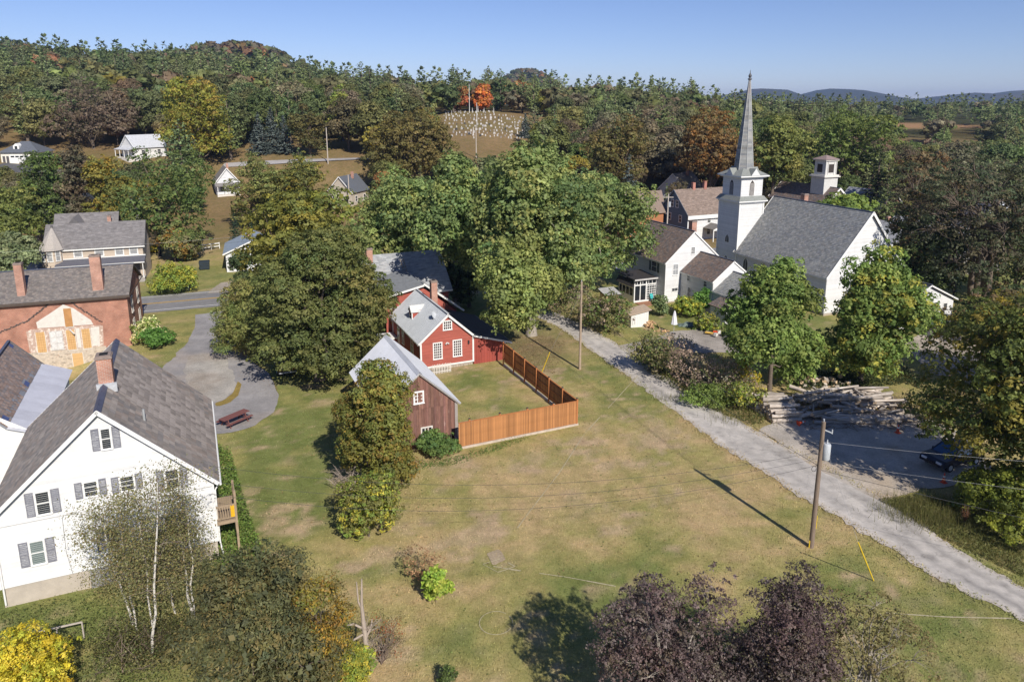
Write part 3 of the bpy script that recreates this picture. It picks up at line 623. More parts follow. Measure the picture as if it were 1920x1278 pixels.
# ================================================================== SLATE WING WITH METAL LOWER ROOF (left edge)
wo = np.array([-34.74, 42.78, 0])
WG = thing('slate_barn', 'long outbuilding with patched brown slate roof and silver lower roof at left edge', 'barn', wo, A24)
gable_walls(WG, -3.85, 3.7, .15, 12.65, -.6, 2.3, 0, 6.3, WHITE_OLD, .12, which='F', ze1=3.5)
w_ = MB(); siding(w_, (3.7, .15), (0, 1), (1, 0), [(0, 3.45), (12.5, 3.45)], -.6, .12); siding(w_, (3.7, 12.65), (-1, 0), (0, 1), [(0, 3.4), (1.8, 4.3), (3.7, 6.3), (7.55, 2.3)], -.6, .12); part('wall', w_, WHITE_OLD, WG)
tarp = lambda a, t: (7.4 < a < 8.4 and .1 < t < .55) or (5.6 < a < 6.2 and .1 < t < .4) or (9.5 < a < 10.1 and .1 < t < .35)
e0 = np.array([1.95, -.1, 4.42]); r0 = np.array([0, -.1, 6.55]); S2 = np.linalg.norm(r0-e0); up2 = (r0-e0)/S2; n2 = np.array([-(up2[2])*-1, 0, -up2[0]]); n2 = np.array([up2[2], 0, -up2[0]])
mb = MB(); slope_slab(mb, e0, e0+[0, 13, 0], r0+[0, 13, 0], r0, .1); slope_slab(mb, (-4.1, -.1, 2.0), (-4.1, 12.9, 2.0), (0, 12.9, 6.55), (0, -.1, 6.55), .1); part('roof', mb, mat('roof_felt', (.26, .27, .30), .9, .2, 2), WG)
cb = MB(); slates(cb, e0, (0, 1, 0), up2, n2, 13, S2, .24, .2, [tuple(1.5*q for q in c) for c in PAL_BR], skip=lambda a, t: tarp(a, t) or (t < .7 and RB.random() < .16)); c_ = part('slates', cb, SLATE, WG); c_['kind'] = 'stuff'
cb = MB(); slates(cb, (-4.1, -.1, 2.0), (0, 1, 0), np.array([4.1, 0, 4.55])/math.hypot(4.1, 4.55), np.array([-4.55, 0, 4.1])/math.hypot(4.1, 4.55), 13, math.hypot(4.1, 4.55), .24, .2, PAL_BR); c_ = part('slates', cb, SLATE, WG); c_['kind'] = 'stuff'
TARP = mat('blue_tarp', (.08, .11, .25), .5, .3, 3)
for a0, a1, t0, t1 in ((7.4, 8.3, .05, .45), (.3, 1.4, .1, .6), (12.2, 12.9, S2-.5, S2-.05)):
    m = MB(); q = lambda A, T: e0+np.array([0, A, 0])+up2*T+n2*.026
    m.face([q(a0, t0), q(a1, t0+.05), q(a1-.1, t1), q(a0+.08, t1-.04)]); part('tarp_patch', m, TARP, WG)
lo = np.array([3.98, -.1, 3.56]); hi = np.array([1.95, -.1, 4.40]); S3 = np.linalg.norm(hi-lo); up3 = (hi-lo)/S3; n3 = np.array([up3[2], 0, -up3[0]])
mb = MB(); slope_slab(mb, lo, lo+[0, 13, 0], hi+[0, 13, 0], hi, .08)
PANELM = mat('metal_sheet', (.62, .62, .66), .5, .10, 1.5, metal=.15, attr=True, spec=.5)
part('metal_roof_base', mb, PANELM, WG)
for i in range(16):   # single lapped sheets
    a = i*13/16; m = MB(); k = RB.uniform(.92, 1.06); h0 = RB.uniform(.012, .02)
    q = lambda A, T, h: lo+np.array([0, A, 0])+up3*T+n3*h
    m.obox(q(a+.01, -.05, .002), np.array([0, 13/16+.015, 0])+n3*.012, up3*(S3+.03), n3*h0, (k, k, k*1.01)); part('roof_sheet', m, PANELM, WG)
mb = MB(); mb.beam((0, -.1, 6.68), (0, 12.9, 6.68), .2, .05); part('ridge_cap', mb, mat('ridge_metal', (.10, .11, .15), .5, .2, 2), WG)
mb = MB(); mb.beam(e0+np.array([0, 13.0, .02])+up2*-2.3, r0+np.array([0, 13.0, .06]), .08, .16); part('fascia', mb, mat('dark_trim', (.13, .12, .12), .8), WG)
EL = thing('lean_to', 'small white lean-to with brown roof in front of the slate outbuilding at left edge', 'shed', wo, A24)
wm = MB(); siding(wm, (-6, -3.2), (1, 0), (0, -1), [(0, 3.3), (6.2, 3.3)], -.6, .12); siding(wm, (.2, -3.2), (0, 1), (1, 0), [(0, 3.3), (3.2, 4.1)], -.6, .12); part('wall', wm, WHITE_OLD, EL)
rm = MB(); slope_slab(rm, (-6.1, -3.6, 3.34), (.5, -3.6, 3.34), (.5, .0, 4.3), (-6.1, .0, 4.3), .09); part('roof', rm, mat('roof_base', (.12, .11, .10)), EL)
cb = MB(); slates(cb, (-6.1, -3.6, 3.34), (1, 0, 0), np.array([0, 3.6, .96])/math.hypot(3.6, .96), np.array([0, -.96, 3.6])/math.hypot(3.6, .96), 6.6, 3.7, .24, .2, PAL_BR); c_ = part('slates', cb, SLATE, EL); c_['kind'] = 'stuff'
f_ = MB(); f_.box(-6.1, .52, -3.64, -3.60, 3.14, 3.33); f_.box(.50, .53, -3.6, 0, 3.16, 3.25); part('fascia', f_, TRIM, EL)

# ================================================================== BRICK HOUSE
BO = np.array([-40.7, 73.5, 0]); BA = math.radians(19.5)
BK = thing('brick_house', 'old red brick house with boarded windows and the plaster scar of a removed wing', 'house', BO, BA)
m = MB(); m.box(-17, 0, 0, 9, -2.7, 5.45); part('wall', m, BRICK, BK)
for xs in (0, -17):
    m = MB(); m.hexa([(xs-.0, 0, 5.45), (xs, 9, 5.45), (xs, 4.5, 7.6)], [(xs-.2, 0, 5.45), (xs-.2, 9, 5.45), (xs-.2, 4.5, 7.6)]); part('gable', m, BRICK, BK)
RBASE = mat('roof_base', (.12, .11, .10))
for y0, y1, up in ((-.4, 4.5, 1), (9.4, 4.5, -1)):
    ze = 5.45-.4*2.15/4.5+.16; zr = 7.6+.16; a = (-17.3, y0, ze); b = (.3, y0, ze); c = (.3, y1, zr); d = (-17.3, y1, zr)
    m = MB(); n = slope_slab(m, a, b, c, d, .14); part('roof', m, RBASE, BK)
    S = math.hypot(y1-y0, zr-ze); cb = MB(); slates(cb, a, (1, 0, 0), np.array([0, y1-y0, zr-ze])/S, n, 17.6, S, .24, .2, PAL_BRK); c_ = part('slates', cb, SLATE, BK); c_['kind'] = 'stuff'
m = MB(); m.beam((-17.3, 4.5, 7.80), (.3, 4.5, 7.80), .26, .06); part('ridge_cap', m, mat('ridge_metal', (.10, .11, .15)), BK)
m = MB(); m.box(-17.3, .3, -.44, -.40, 5.18, 5.40); m.box(.3, .34, -.4, 9.4, 5.2, 5.32); m.box(-17.0, 0, -.39, -.02, 5.10, 5.2); part('cornice', m, mat('cornice_dark', (.10, .075, .06), .8), BK)
chimney(BK, -2.68, .95, 5.5, 9.5, 1.0, .7); chimney(BK, -9.6, .95, 5.5, 9.15, .7, .7)
PLAST = mat('old_plaster', (.66, .62, .56), .9, .12, 2.5, .25, 14, col2=(.50, .40, .33), thr=.63, scale2=2.4)
ROUGHST = mat('limewashed_rubble', (.54, .46, .37), .95, .25, 4, .9, 7, col2=(.36, .23, .17), thr=.58, scale2=2.2)
def fpoly(mb, pts, y0, y1): mb.hexa([(x, y0, z) for x, z in pts], [(x, y1, z) for x, z in pts])
m = MB(); fpoly(m, [(-9.45, .25), (-9.5, 2.3), (-9.0, 2.5), (-3.2, 2.35), (-2.55, 2.25), (-2.7, .0), (-9.3, 0)], -.02, .05); part('plaster_scar', m, mat('scar_pink', (.50, .36, .29), .95, .25, 3, .4, 12, col2=(.66, .58, .50), thr=.52, scale2=3), BK)
m = MB(); fpoly(m, [(-8.45, 2.55), (-8.5, 3.2), (-7.2, 4.0), (-5.9, 4.85), (-5.0, 4.35), (-3.6, 2.95), (-3.4, 2.45)], -.03, .05); part('plaster_scar', m, PLAST, BK)
m = MB(); fpoly(m, [(-4.75, .08), (-4.75, 2.2), (-5.1, 2.2), (-5.1, .08)], -.03, .05); fpoly(m, [(-3.75, .1), (-3.7, 2.15), (-2.9, 2.15), (-3.05, .1)], -.03, .05); part('plaster_scar', m, PLAST, BK)
m = MB(); fpoly(m, [(-10.4, -2.7), (-10.2, .02), (-2.5, -.02), (-2.2, -2.7)], -.06, .05); part('rubble_base', m, ROUGHST, BK)
# stones proud of the rubble base
for i in range(70):
    x = RB.uniform(-9.8, -2.6); z = RB.uniform(-2.4, -.1)
    if -5.9 < x < -4.5: continue
    w2 = RB.uniform(.14, .34); h2 = RB.uniform(.08, .16); q = MB(); q.hexa([(x, -.06, z), (x+w2, -.06, z+.01), (x+w2*.96, -.06, z+h2), (x+.02, -.06, z+h2*.9)], [(x+.02, -.10, z+.02), (x+w2-.03, -.10, z+.02), (x+w2*.9, -.10, z+h2-.02), (x+.04, -.10, z+h2*.8)]); part('stone', q, STONE, BK)
m = MB()
for (x0, z0), (x1, z1) in (((-12.5, 2.2), (-9.3, 3.4)), ((-9.3, 3.4), (-7.2, 5.0)), ((-5.2, 4.9), (-2.6, 2.5))):
    for k in range(26):
        t = k/26; x = x0+(x1-x0)*t+RB.uniform(-.05, .05); z = z0+(z1-z0)*t+RB.uniform(-.06, .06); m.box(x, x+.16, -.05, .0, z, z+.09)
part('old_roof_line', m, mat('tar_mortar', (.09, .075, .07), .95, .3, 5), BK)
PLY = mat('plywood_board', (.60, .38, .17), .8, .14, 1.5, .1, 20, stretch=(1, 1, 4)); PLYD = mat('plywood_weathered', (.47, .24, .09), .8, .2, 2)
def board(x0, x1, z0, z1, mt=PLY, nm='window_board', grid=False):
    q = MB(); q.box(x0, x1, -.075, -.03, z0, z1); b = part(nm, q, mt, BK)
    f = MB(); f.box(x0-.06, x0, -.07, -.025, z0-.03, z1+.05); f.box(x1, x1+.06, -.07, -.025, z0-.03, z1+.05); f.box(x0-.06, x1+.06, -.085, -.025, z0-.10, z0-.03); part('frame', f, TRIMW, b)
    if grid:
        g = MB()
        for i in range(1, 4): g.box(x0+(x1-x0)*i/4-.012, x0+(x1-x0)*i/4+.012, -.085, -.075, z0, z1)
        for j in range(1, 8): g.box(x0, x1, -.0855, -.0755, z0+(z1-z0)*j/8-.012, z0+(z1-z0)*j/8+.012)
        part('muntins', g, PLYD, b)
board(-5.95, -5.25, 2.45, 4.4, PLYD); board(-8.7, -7.9, -.05, 2.12, PLY, 'window_board', True); board(-5.98, -5.2, -.05, 2.08, PLY, 'window_board', True); board(-4.58, -3.82, -.05, 2.05, PLY, 'window_board', True)
board(-5.7, -4.75, -2.4, -.5, PLY, 'door_board')
q = MB(); q.box(-7.5, -6.3, -.08, -.03, .05, 2.12); d_ = part('old_door', q, mat('peeling_door', (.60, .58, .55), .85, .2, 3, col2=(.38, .34, .31), thr=.55, scale2=5), BK)
g = MB()
for i in range(2):
    for j in range(3): g.box(-7.38+i*.55, -6.95+i*.55, -.095, -.08, .2+j*.65, .7+j*.65)
part('panel', g, mat('peeling_panel', (.66, .64, .62), .85, .2, 4), d_)
q = MB(); q.beam((-5.6, -.12, 2.15), (-5.15, -.5, 1.75), .1); part('timber_stub', q, TRIMW, BK)
for y in (2.0, 6.2):
    window(BK, (0, 0), (0, 1), (1, 0), y, y+.9, 2.9, 4.5, 2, 4, TRIMW); window(BK, (0, 0), (0, 1), (1, 0), y, y+.9, .4, 2.0, 2, 4, TRIMW)

# ================================================================== BEIGE HOUSE WITH TURRET
GO = np.array([-53.47, 101.77, 0]); GA = BA
BG = thing('beige_house', 'beige two-storey house with corner turret bay and long front porch across the road', 'house', GO, GA)
BEI = mat('beige_siding', (.52, .43, .34), .8, .06, 2, attr=True)
w_ = MB(); siding(w_, (-12.2, 1.5), (1, 0), (0, -1), [(0, 5.15), (12.2, 5.15)], 0, .13); siding(w_, (0, 1.5), (0, 1), (1, 0), [(0, 5.15), (3.4, 8.0), (6.8, 5.15)], 0, .13); siding(w_, (-12.2, 8.3), (0, -1), (-1, 0), [(0, 5.15), (3.4, 8.0), (6.8, 5.15)], 0, .13); part('wall', w_, BEI, BG)
for y0, y1 in ((1.1, 4.9), (8.7, 4.9)):
    ze, zr = 4.95, 8.1; a = (-12.6, y0, ze); b = (.35, y0, ze); c = (.35, y1, zr); d = (-12.6, y1, zr); m = MB(); n = slope_slab(m, a, b, c, d, .12); part('roof', m, RBASE, BG)
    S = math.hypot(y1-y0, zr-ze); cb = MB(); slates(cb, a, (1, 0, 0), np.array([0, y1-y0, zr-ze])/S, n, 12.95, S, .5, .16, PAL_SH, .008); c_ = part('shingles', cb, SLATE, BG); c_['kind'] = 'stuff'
m = MB(); m.box(-12.6, .35, 1.06, 1.1, 4.72, 4.9); part('fascia', m, TRIM, BG)
for s0, s1, z0, z1 in ((-8.75, -7.85, 3.75, 5.0), (-6.1, -5.15, 3.75, 5.0), (-3.5, -2.6, 3.7, 5.0), (-1.65, -.75, 3.7, 5.0)):
    window(BG, (0, 1.5), (1, 0), (0, -1), s0, s1, z0, z1, 1, 2, TRIM, mat('curtain_glass', (.30, .31, .32), .2, .3, 3, spec=.5), cas=.14)
m = MB(); m.hexa([(-11.0, -.3, 2.72), (.3, -.3, 2.72), (.3, 1.48, 3.05), (-11.0, 1.48, 3.05)], [(-11.0, -.3, 2.86), (.3, -.3, 2.86), (.3, 1.48, 3.42), (-11.0, 1.48, 3.42)]); part('porch_roof', m, mat('porch_roof_dark', (.115, .115, .135), .7, .15, 3), BG)
m = MB(); m.box(-11, .3, 1.40, 1.46, 3.43, 3.56); m.box(-11.0, .3, -.34, -.30, 2.66, 2.80); part('porch_trim', m, TRIM, BG)
m = MB(); m.box(-11, .1, -.2, 1.48, .25, .45); m.box(-1.6, .2, -.75, -.2, .02, .24); m.box(-1.6, .2, -1.15, -.75, 0, .13); part('porch_floor', m, mat('porch_grey', (.38, .35, .31), .8), BG)
for i in range(7):
    x = -10.8+i*1.8; p = MB(); p.tube([(x, -.1, .45), (x, -.1, 1.0), (x, -.1, 2.72)], [.09, .06, .06], 8); p.box(x-.1, x+.1, -.2, 0, 2.55, 2.72); part('porch_post', p, TRIM, BG)
window(BG, (0, 1.5), (1, 0), (0, -1), -4.3, -3.3, .9, 2.4, 1, 2, TRIM); q = MB(); q.box(-1.5, -.6, 1.44, 1.5, .45, 2.5); part('door', q, mat('door_dark', (.10, .09, .09), .6), BG)
# turret bay: five sides of an octagon
tc = np.array([-11.5, 1.5]); R = 1.35; ang = [math.radians(a) for a in (202.5, 247.5, 292.5, 337.5)]
tp = [(-12.75, 2.6)]+[(tc[0]+R*math.cos(a), tc[1]+R*math.sin(a)) for a in ang]+[(-10.25, 2.6)]
tw = MB(); 
for p, q in zip(tp[:-1], tp[1:]):
    d = np.subtract(q, p); L = np.hypot(*d); d = d/L; n = (d[1], -d[0]); siding(tw, p, d, n, [(0, 5.1), (L, 5.1)], 0, .13)
part('turret_wall', tw, BEI, BG)
for p, q in list(zip(tp[:-1], tp[1:]))[0:5]:
    d = np.subtract(q, p); L = np.hypot(*d); d = d/L; n = (d[1], -d[0])
    if L > .8:
        for z0, z1 in ((3.55, 4.85), (1.0, 2.4)): window(BG, p, d, n, L/2-.27, L/2+.27, z0, z1, 1, 2, TRIM, mat('curtain_glass'), cas=.1)
tr = MB(); ap = (tc[0]+.1, tc[1]+1.2, 8.05); oc = [(tc[0]+(R+.35)*math.cos(math.radians(a)), tc[1]+(R+.35)*math.sin(math.radians(a)), 5.02) for a in (157.5, 202.5, 247.5, 292.5, 337.5, 382.5)]
for p, q in zip(oc[:-1], oc[1:]): tr.face([p, q, ap])
tr.face(oc[::-1]); part('turret_roof', tr, mat('turret_shingle', (.40, .36, .32), .8, .2, 6, .2, 25), BG)
q = MB(); q.box(ap[0]-.12, ap[0]+.12, ap[1]-.12, ap[1]+.12, 7.9, 8.25); part('turret_finial', q, mat('dark_trim'), BG)
# rear block
m = MB(); m.box(-12.5, -4.4, 8.3, 14.5, 0, 5.6); part('rear_wall', m, BEI, BG)
for y0, y1 in ((8.0, 11.2), (14.6, 11.2)):
    a = (-12.8, y0, 5.5); b = (-4.1, y0, 5.5); c = (-4.1, y1, 8.75); d = (-12.8, y1, 8.75); m = MB(); n = slope_slab(m, a, b, c, d, .12); part('roof', m, RBASE, BG)
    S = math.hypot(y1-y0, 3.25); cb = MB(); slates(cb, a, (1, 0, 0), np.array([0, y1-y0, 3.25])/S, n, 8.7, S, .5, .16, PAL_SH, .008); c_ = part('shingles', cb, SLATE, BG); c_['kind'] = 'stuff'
m = MB(); m.face([(-11.6, 8.0, 6.3), (-9.6, 7.2, 8.55), (-9.6, 11.2, 8.7)]); m.face([(-9.6, 7.2, 8.55), (-7.6, 8.0, 6.3), (-9.6, 11.2, 8.7)]); m.face([(-11.6, 7.9, 6.3), (-7.6, 7.9, 6.3), (-9.6, 7.2, 8.55)]); part('cross_gable', m, mat('cross_gable_shingle', (.19, .178, .175), .8, .15, 4), BG)
chimney(BG, -5.2, 9.2, 6.5, 8.3, .5, .5)
# low grey roof left of the beige house
XL = thing('grey_roof_house', 'low building with wide pale grey roof left of the beige house at frame edge', 'house', (-78, 88.5, 0), GA)
m = MB(); m.box(0, 14, 0, 9, 0, 2.6); part('wall', m, BEI, XL)
m = MB(); slope_slab(m, (-.4, -.5, 2.5), (14.4, -.5, 2.5), (12.5, 4.5, 4.5), (.5, 4.5, 4.5), .12); slope_slab(m, (-.4, 9.5, 2.5), (14.4, 9.5, 2.5), (12.5, 4.5, 4.5), (.5, 4.5, 4.5), .12)
m.face([(14.4, -.5, 2.5), (14.4, 9.5, 2.5), (12.5, 4.5, 4.5)]); part('roof', m, mat('pale_grey_roof', (.32, .33, .33), .8, .12, 2, .15, 18), XL)
m = MB(); m.box(14.2, 16.2, 1, 4, 2.2, 2.32); m.box(16.0, 16.1, 1.1, 1.2, 0, 2.2); part('porch_roof', m, mat('porch_roof_dark'), XL)
for i in range(3): window(XL, (14, 1+i*2.6), (0, 1), (1, 0), .4, 1.3, .8, 2.0, 1, 2, TRIM)

# ================================================================== SMALL WHITE HOUSE WITH METAL ROOF + BINS
SO = np.array([-43.4, 106.8, 0])
SH = thing('small_white_house', 'small white gabled house with blue-grey metal roof beside the dark bins', 'house', SO, GA)
gable_walls(SH, 0, 8, 0, 9, 0, 2.9, 4, 4.6, WHITE, .13, which='FL')
for sd, xa, xb in ((-1, -.4, 4), (1, 8.4, 4)):
    m = MB(); slope_slab(m, (xa, -.4, 2.85), (xa, 9.3, 2.85), (xb, 9.3, 4.75), (xb, -.4, 4.75), .06); r_ = part('roof', m, mat('metal_bluegrey', (.29, .34, .40), .4, .1, 1, metal=.3), SH)
    for i in range(17):
        y = -.35+i*.6; q = MB(); q.beam((xa, y, 2.88), (xb, y, 4.78), .03, .03); part('roof_seam', q, mat('metal_bluegrey'), SH)
m = MB(); m.beam((-.4, -.42, 2.78), (4, -.42, 4.68), .04, .2); part('fascia', m, TRIM, SH)
window(SH, fo, fdx, fn, 1.1, 1.7, 1.1, 2.3, 1, 2, TRIM); q = MB(); q.box(.35, .95, -.05, .02, .2, 2.2); part('door', q, mat('door_dark'), SH); window(SH, (0, 9), (0, -1), (-1, 0), 6, 6.8, 1.2, 2.3, 1, 2, TRIM)
chimney(SH, 3.4, 4.5, 4.0, 5.2, .35, .35)
def bin_(label, loc, ang, w, d, h):
    t = thing('waste_bin', label, 'bin', loc, ang, 'dark bins in the grass by the small white house'); m = MB(); P = mat('bin_plastic', (.030, .040, .048), .5, .2, 4)
    m.hexa([(-w/2+.05, -d/2+.05, .12), (w/2-.05, -d/2+.05, .12), (w/2-.05, d/2-.05, .12), (-w/2+.05, d/2-.05, .12)], [(-w/2, -d/2, h), (w/2, -d/2, h), (w/2, d/2, h), (-w/2, d/2, h)]); part('body', m, P, t)
    m = MB(); m.hexa([(-w/2-.04, -d/2-.06, h+.01), (w/2+.04, -d/2-.06, h+.01), (w/2+.04, d/2+.04, h+.01), (-w/2-.04, d/2+.04, h+.01)], [(-w/2, -d/2, h+.08), (w/2, -d/2, h+.08), (w/2, d/2, h+.22), (-w/2, d/2, h+.22)]); part('lid', m, P, t)
    for s in (-1, 1): m = MB(); m.box(s*w*.3-.15, s*w*.3+.15, -d/2-.05, -d/2+.01, h*.62, h*.74); part('lift_pocket', m, P, t)
    for s in (-1, 1):
        for u in (-1, 1): m = MB(); m.tube([(s*(w/2-.15)-.03, u*(d/2-.15), .08), (s*(w/2-.15)+.03, u*(d/2-.15), .08)], .08, 10); part('caster', m, mat('rubber', (.02, .02, .02)), t)
bin_('black dumpster standing alone on the lawn left of the small white house', G(384, 505), GA, 1.5, 1.0, 1.15); bin_('black bin standing close against the small white house', G(431, 505), GA+.1, 1.0, .9, 1.1)
# ================================================================== RED HOUSE
RO = np.array([-8.66, 64.92, 0])
RD = thing('red_house', 'red clapboard gable house with pale metal roof, dormer and small-paned white windows', 'house', RO, A24)
RED = mat('red_siding', (.37, .098, .070), .8, .16, 1.2, .15, 15, attr=True, col2=(.56, .34, .28), thr=.64, scale2=2.6, stretch=(.5, .5, 4))
REDF = mat('red_flat', (.35, .075, .055), .8, .12, 1.2, attr=True)
st = MB(); st.box(.06, 5.2, .06, 9.9, -.5, .3); part('foundation', st, STONE, RD)
for i in range(20):
    x = .1+i*.26; q = MB(); hh = RB.uniform(.14, .26); q.hexa([(x, .06, -.1), (x+.24, .06, -.1), (x+.23, .06, hh), (x+.02, .06, hh-.02)], [(x+.02, RB.uniform(-.03, .02), -.1), (x+.22, -.01, -.1), (x+.2, .0, hh-.03), (x+.04, .0, hh-.04)]); part('stone', q, STONE, RD)
gable_walls(RD, 0, 5.3, 0, 10, .3, 3.0, 2.72, 5.3, RED, .13, which='FBLR')
corner_boards(RD, [(0, 0), (5.3, 0), (0, 10)], .3, 2.98, TRIM, .16)
m = MB(); m.box(0.08, 5.22, -.06, -.03, .30, .46); part('water_table', m, TRIM, RD)
gable_roof(RD, 0, 2.72, 5.3, 0, 10, 3.0, 5.35, over=.22, eave=.3, cover=False, base=METAL, sides='L', ridge=False, rake=.2)
gable_roof(RD, 0, 2.72, 5.3, 0, 10, 3.0, 5.35, over=.22, eave=.02, cover=False, base=mat('dark_shingle', (.085, .09, .10), .8, .2, 3, .2, 20), sides='R', ridge=False, rake=.2)
for i in range(35):   # standing seams of the metal slope
    y = -.2+i*.305; q = MB(); q.beam((-.32, y, 3.0-.28+.17), (2.72, y, 5.35+.155), .022, .03); part('roof_seam', q, METAL, RD)
m = MB(); m.beam((2.72, -.25, 5.56), (2.72, 10.25, 5.56), .2, .05); part('ridge_cap', m, METAL, RD)
window(RD, fo, fdx, fn, 2.34, 3.06, 3.95, 4.72, 4, 3, TRIM, cas=.11, mull=.05, mid=False)
window(RD, fo, fdx, fn, 1.30, 2.04, 1.15, 2.66, 4, 6, TRIM, cas=.11, mull=.05, mid=False); window(RD, fo, fdx, fn, 3.30, 4.04, 1.15, 2.68, 4, 6, TRIM, cas=.11, mull=.05, mid=False)
window(RD, (0, 10), (0, -1), (-1, 0), 6.8, 7.5, 1.0, 2.5, 3, 4, TRIM, cas=.12); window(RD, (0, 10), (0, -1), (-1, 0), 3.6, 4.2, 1.0, 2.5, 3, 4, TRIM, cas=.12)
q = MB(); q.box(-.07, .0, 7.3, 8.2, .3, 2.3); d_ = part('door', q, TRIM, RD); q = MB(); q.box(-.09, -.07, 7.5, 8.0, 1.3, 2.1); part('pane', q, GLASS, d_)
chimney(RD, 3.12, 5.35, 4.4, 7.35, .62, .62)
# floodlight pair under the peak of the gable wall
q = MB(); q.tube([(2.62, -.02, 2.62), (2.62, -.1, 2.60)], .05, 8); 
for s in (-1, 1): q.tube([(2.62+s*.06, -.08, 2.6), (2.62+s*.15, -.2, 2.52)], [.05, .085], 8)
part('floodlight', q, mat('lamp_white', (.7, .7, .68), .5), RD)
q = MB(); q.box(4.75, 4.87, -.22, -.02, 2.25, 2.55); part('wall_lantern', q, mat('lantern_dark', (.04, .04, .045), .5), RD)
# dormer on the left slope
DX, DZ = .95, 3.72; m = MB()
ysl = lambda x: 3.0+.12+x*(2.35/2.72)
m.face([(.75, 5.15, ysl(.75)), (.75, 6.15, ysl(.75)), (.75, 6.15, 4.55), (.75, 5.65, 5.0), (.75, 5.15, 4.55)]); 
for y in (5.15, 6.15): m.face([(.75, y, ysl(.75)), (1.75, y, ysl(1.75)), (1.75, y, 4.55), (.75, y, 4.55)])
dm = part('dormer', m, REDF, RD)
m = MB(); slope_slab(m, (.6, 5.02, 4.46), (2.0, 5.02, 4.46), (2.35, 5.65, 5.07), (.6, 5.65, 5.07), .05); slope_slab(m, (.6, 6.28, 4.46), (2.0, 6.28, 4.46), (2.35, 5.65, 5.07), (.6, 5.65, 5.07), .05); part('dormer_roof', m, mat('dormer_metal', (.62, .62, .60), .5, .1, 3, metal=.1), dm)
m = MB(); m.box(.70, .76, 5.27, 6.03, 3.95, 4.6); m.box(.68, .78, 5.13, 5.25, 3.6, 4.55); m.box(.68, .78, 6.05, 6.17, 3.6, 4.55); part('dormer_window', m, TRIM, dm)
m = MB(); m.box(.685, .70, 5.36, 5.94, 4.02, 4.5); part('pane', m, GLASS, dm)
dish = thing('satellite_dish', 'grey satellite dish on the metal roof of the red house near the gable peak', 'satellite dish', RO, A24)
m = MB(); c0 = np.array([1.85, 1.55, 5.0]); ax = np.array([.55, -.7, .45]); ax /= np.linalg.norm(ax); u_ = np.cross(ax, [0, 0, 1.]); u_ /= np.linalg.norm(u_); v_ = np.cross(u_, ax)
rings = [(0, 0), (.14, .012), (.26, .04), (.36, .085)]; 
for (r0, h0), (r1, h1) in zip(rings[:-1], rings[1:]):
    for k in range(16):
        a0, a1 = k*math.pi/8, (k+1)*math.pi/8; P = lambda r, h, a: c0+u_*r*math.cos(a)+v_*r*1.1*math.sin(a)+ax*h
        m.face([P(r0, h0, a0), P(r1, h1, a0), P(r1, h1, a1), P(r0, h0, a1)] if r0 else [P(0, 0, 0), P(r1, h1, a0), P(r1, h1, a1)])
DISH = mat('dish_grey', (.48, .50, .52), .5, .1, 3)
part('reflector', m, DISH, dish); m = MB(); m.tube([c0-v_*.36+ax*.08, c0-v_*.2+ax*.42], .015, 5); m.box(*(np.repeat(c0-v_*.2+ax*.42, 2)+np.array([-.04, .04]*3))); part('feed_arm', m, DISH, dish)
m = MB(); m.tube([(1.65, 1.75, ysl(1.65)-.1), (1.72, 1.7, 4.75), c0-ax*.04], .025, 6); part('mount', m, DISH, dish)
# lean-to on the right
m = MB()
xs0, xs1 = 5.36, 8.75
for i in range(12):
    x0 = xs0+i*(xs1-xs0)/12; x1 = x0+(xs1-xs0)/12-.012; z0_ = lambda x: 2.93-(x-5.3)*.31
    q = MB(); q.hexa([(x0, .02, -.25), (x1, .02, -.25), (x1, .02, z0_(x1)), (x0, .02, z0_(x0))], [(x0, -.012-.004*(i % 2), -.25), (x1, -.012-.004*(i % 2), -.25), (x1, -.012-.004*(i % 2), z0_(x1)), (x0, -.012-.004*(i % 2), z0_(x0))], (RB.uniform(.85, 1.1),)*3); part('plank', q, REDF, RD)
m.box(xs0, xs1, .025, .08, -.3, 1.85); m.box(8.7, 8.76, .08, 10, -.3, 1.85); part('lean_to_wall', m, REDF, RD)
m = MB(); slope_slab(m, (9.35, -.25, 1.72+.12), (9.35, 10.0, 1.72+.12), (5.28, 10.0, 2.98+.12), (5.28, -.25, 2.98+.12), .09); part('lean_to_roof', m, mat('dark_shingle'), RD)
m = MB(); m.beam((9.35, -.27, 1.76), (5.28, -.27, 3.02), .04, .17); m.box(9.35, 9.39, -.25, 10, 1.66, 1.82); m.box(8.66, 8.78, -.04, .03, -.25, 1.9); part('fascia', m, TRIM, RD)

# ---- larger red house behind
R2 = thing('rear_red_house', 'larger red house with shaded grey roofs behind the red gable house', 'house', RO, A24)
m = MB(); siding(m, (-.6, 10.6), (1, 0), (0, -1), [(0, 4.75), (3.95, 5.55), (4.5, 5.2), (8.0, 2.4)], -.3, .13); siding(m, (7.4, 10.6), (0, 1), (1, 0), [(0, 2.6), (4.5, 2.6)], -.3, .13); part('wall', m, RED, R2)
m = MB(); siding(m, (-1.2, 15), (1, 0), (0, -1), [(0, 4.0), (9.2, 4.0)], -.3, .13); siding(m, (8.0, 15), (0, 1), (1, 0), [(0, 4.0), (4, 7.6), (8, 4.0)], -.3, .13); part('wall', m, RED, R2)
GRS = mat('grey_shingle', (.33, .345, .36), .8, .16, 3, .2, 14)
m = MB(); slope_slab(m, (-1, 10.2, 4.9), (3.6, 10.2, 5.85), (2.9, 15.6, 6.5), (-.6, 15.6, 5.8), .12); part('low_roof', m, mat('low_roof_grey', (.19, .20, .215), .8, .2, 3, .2, 14), R2)
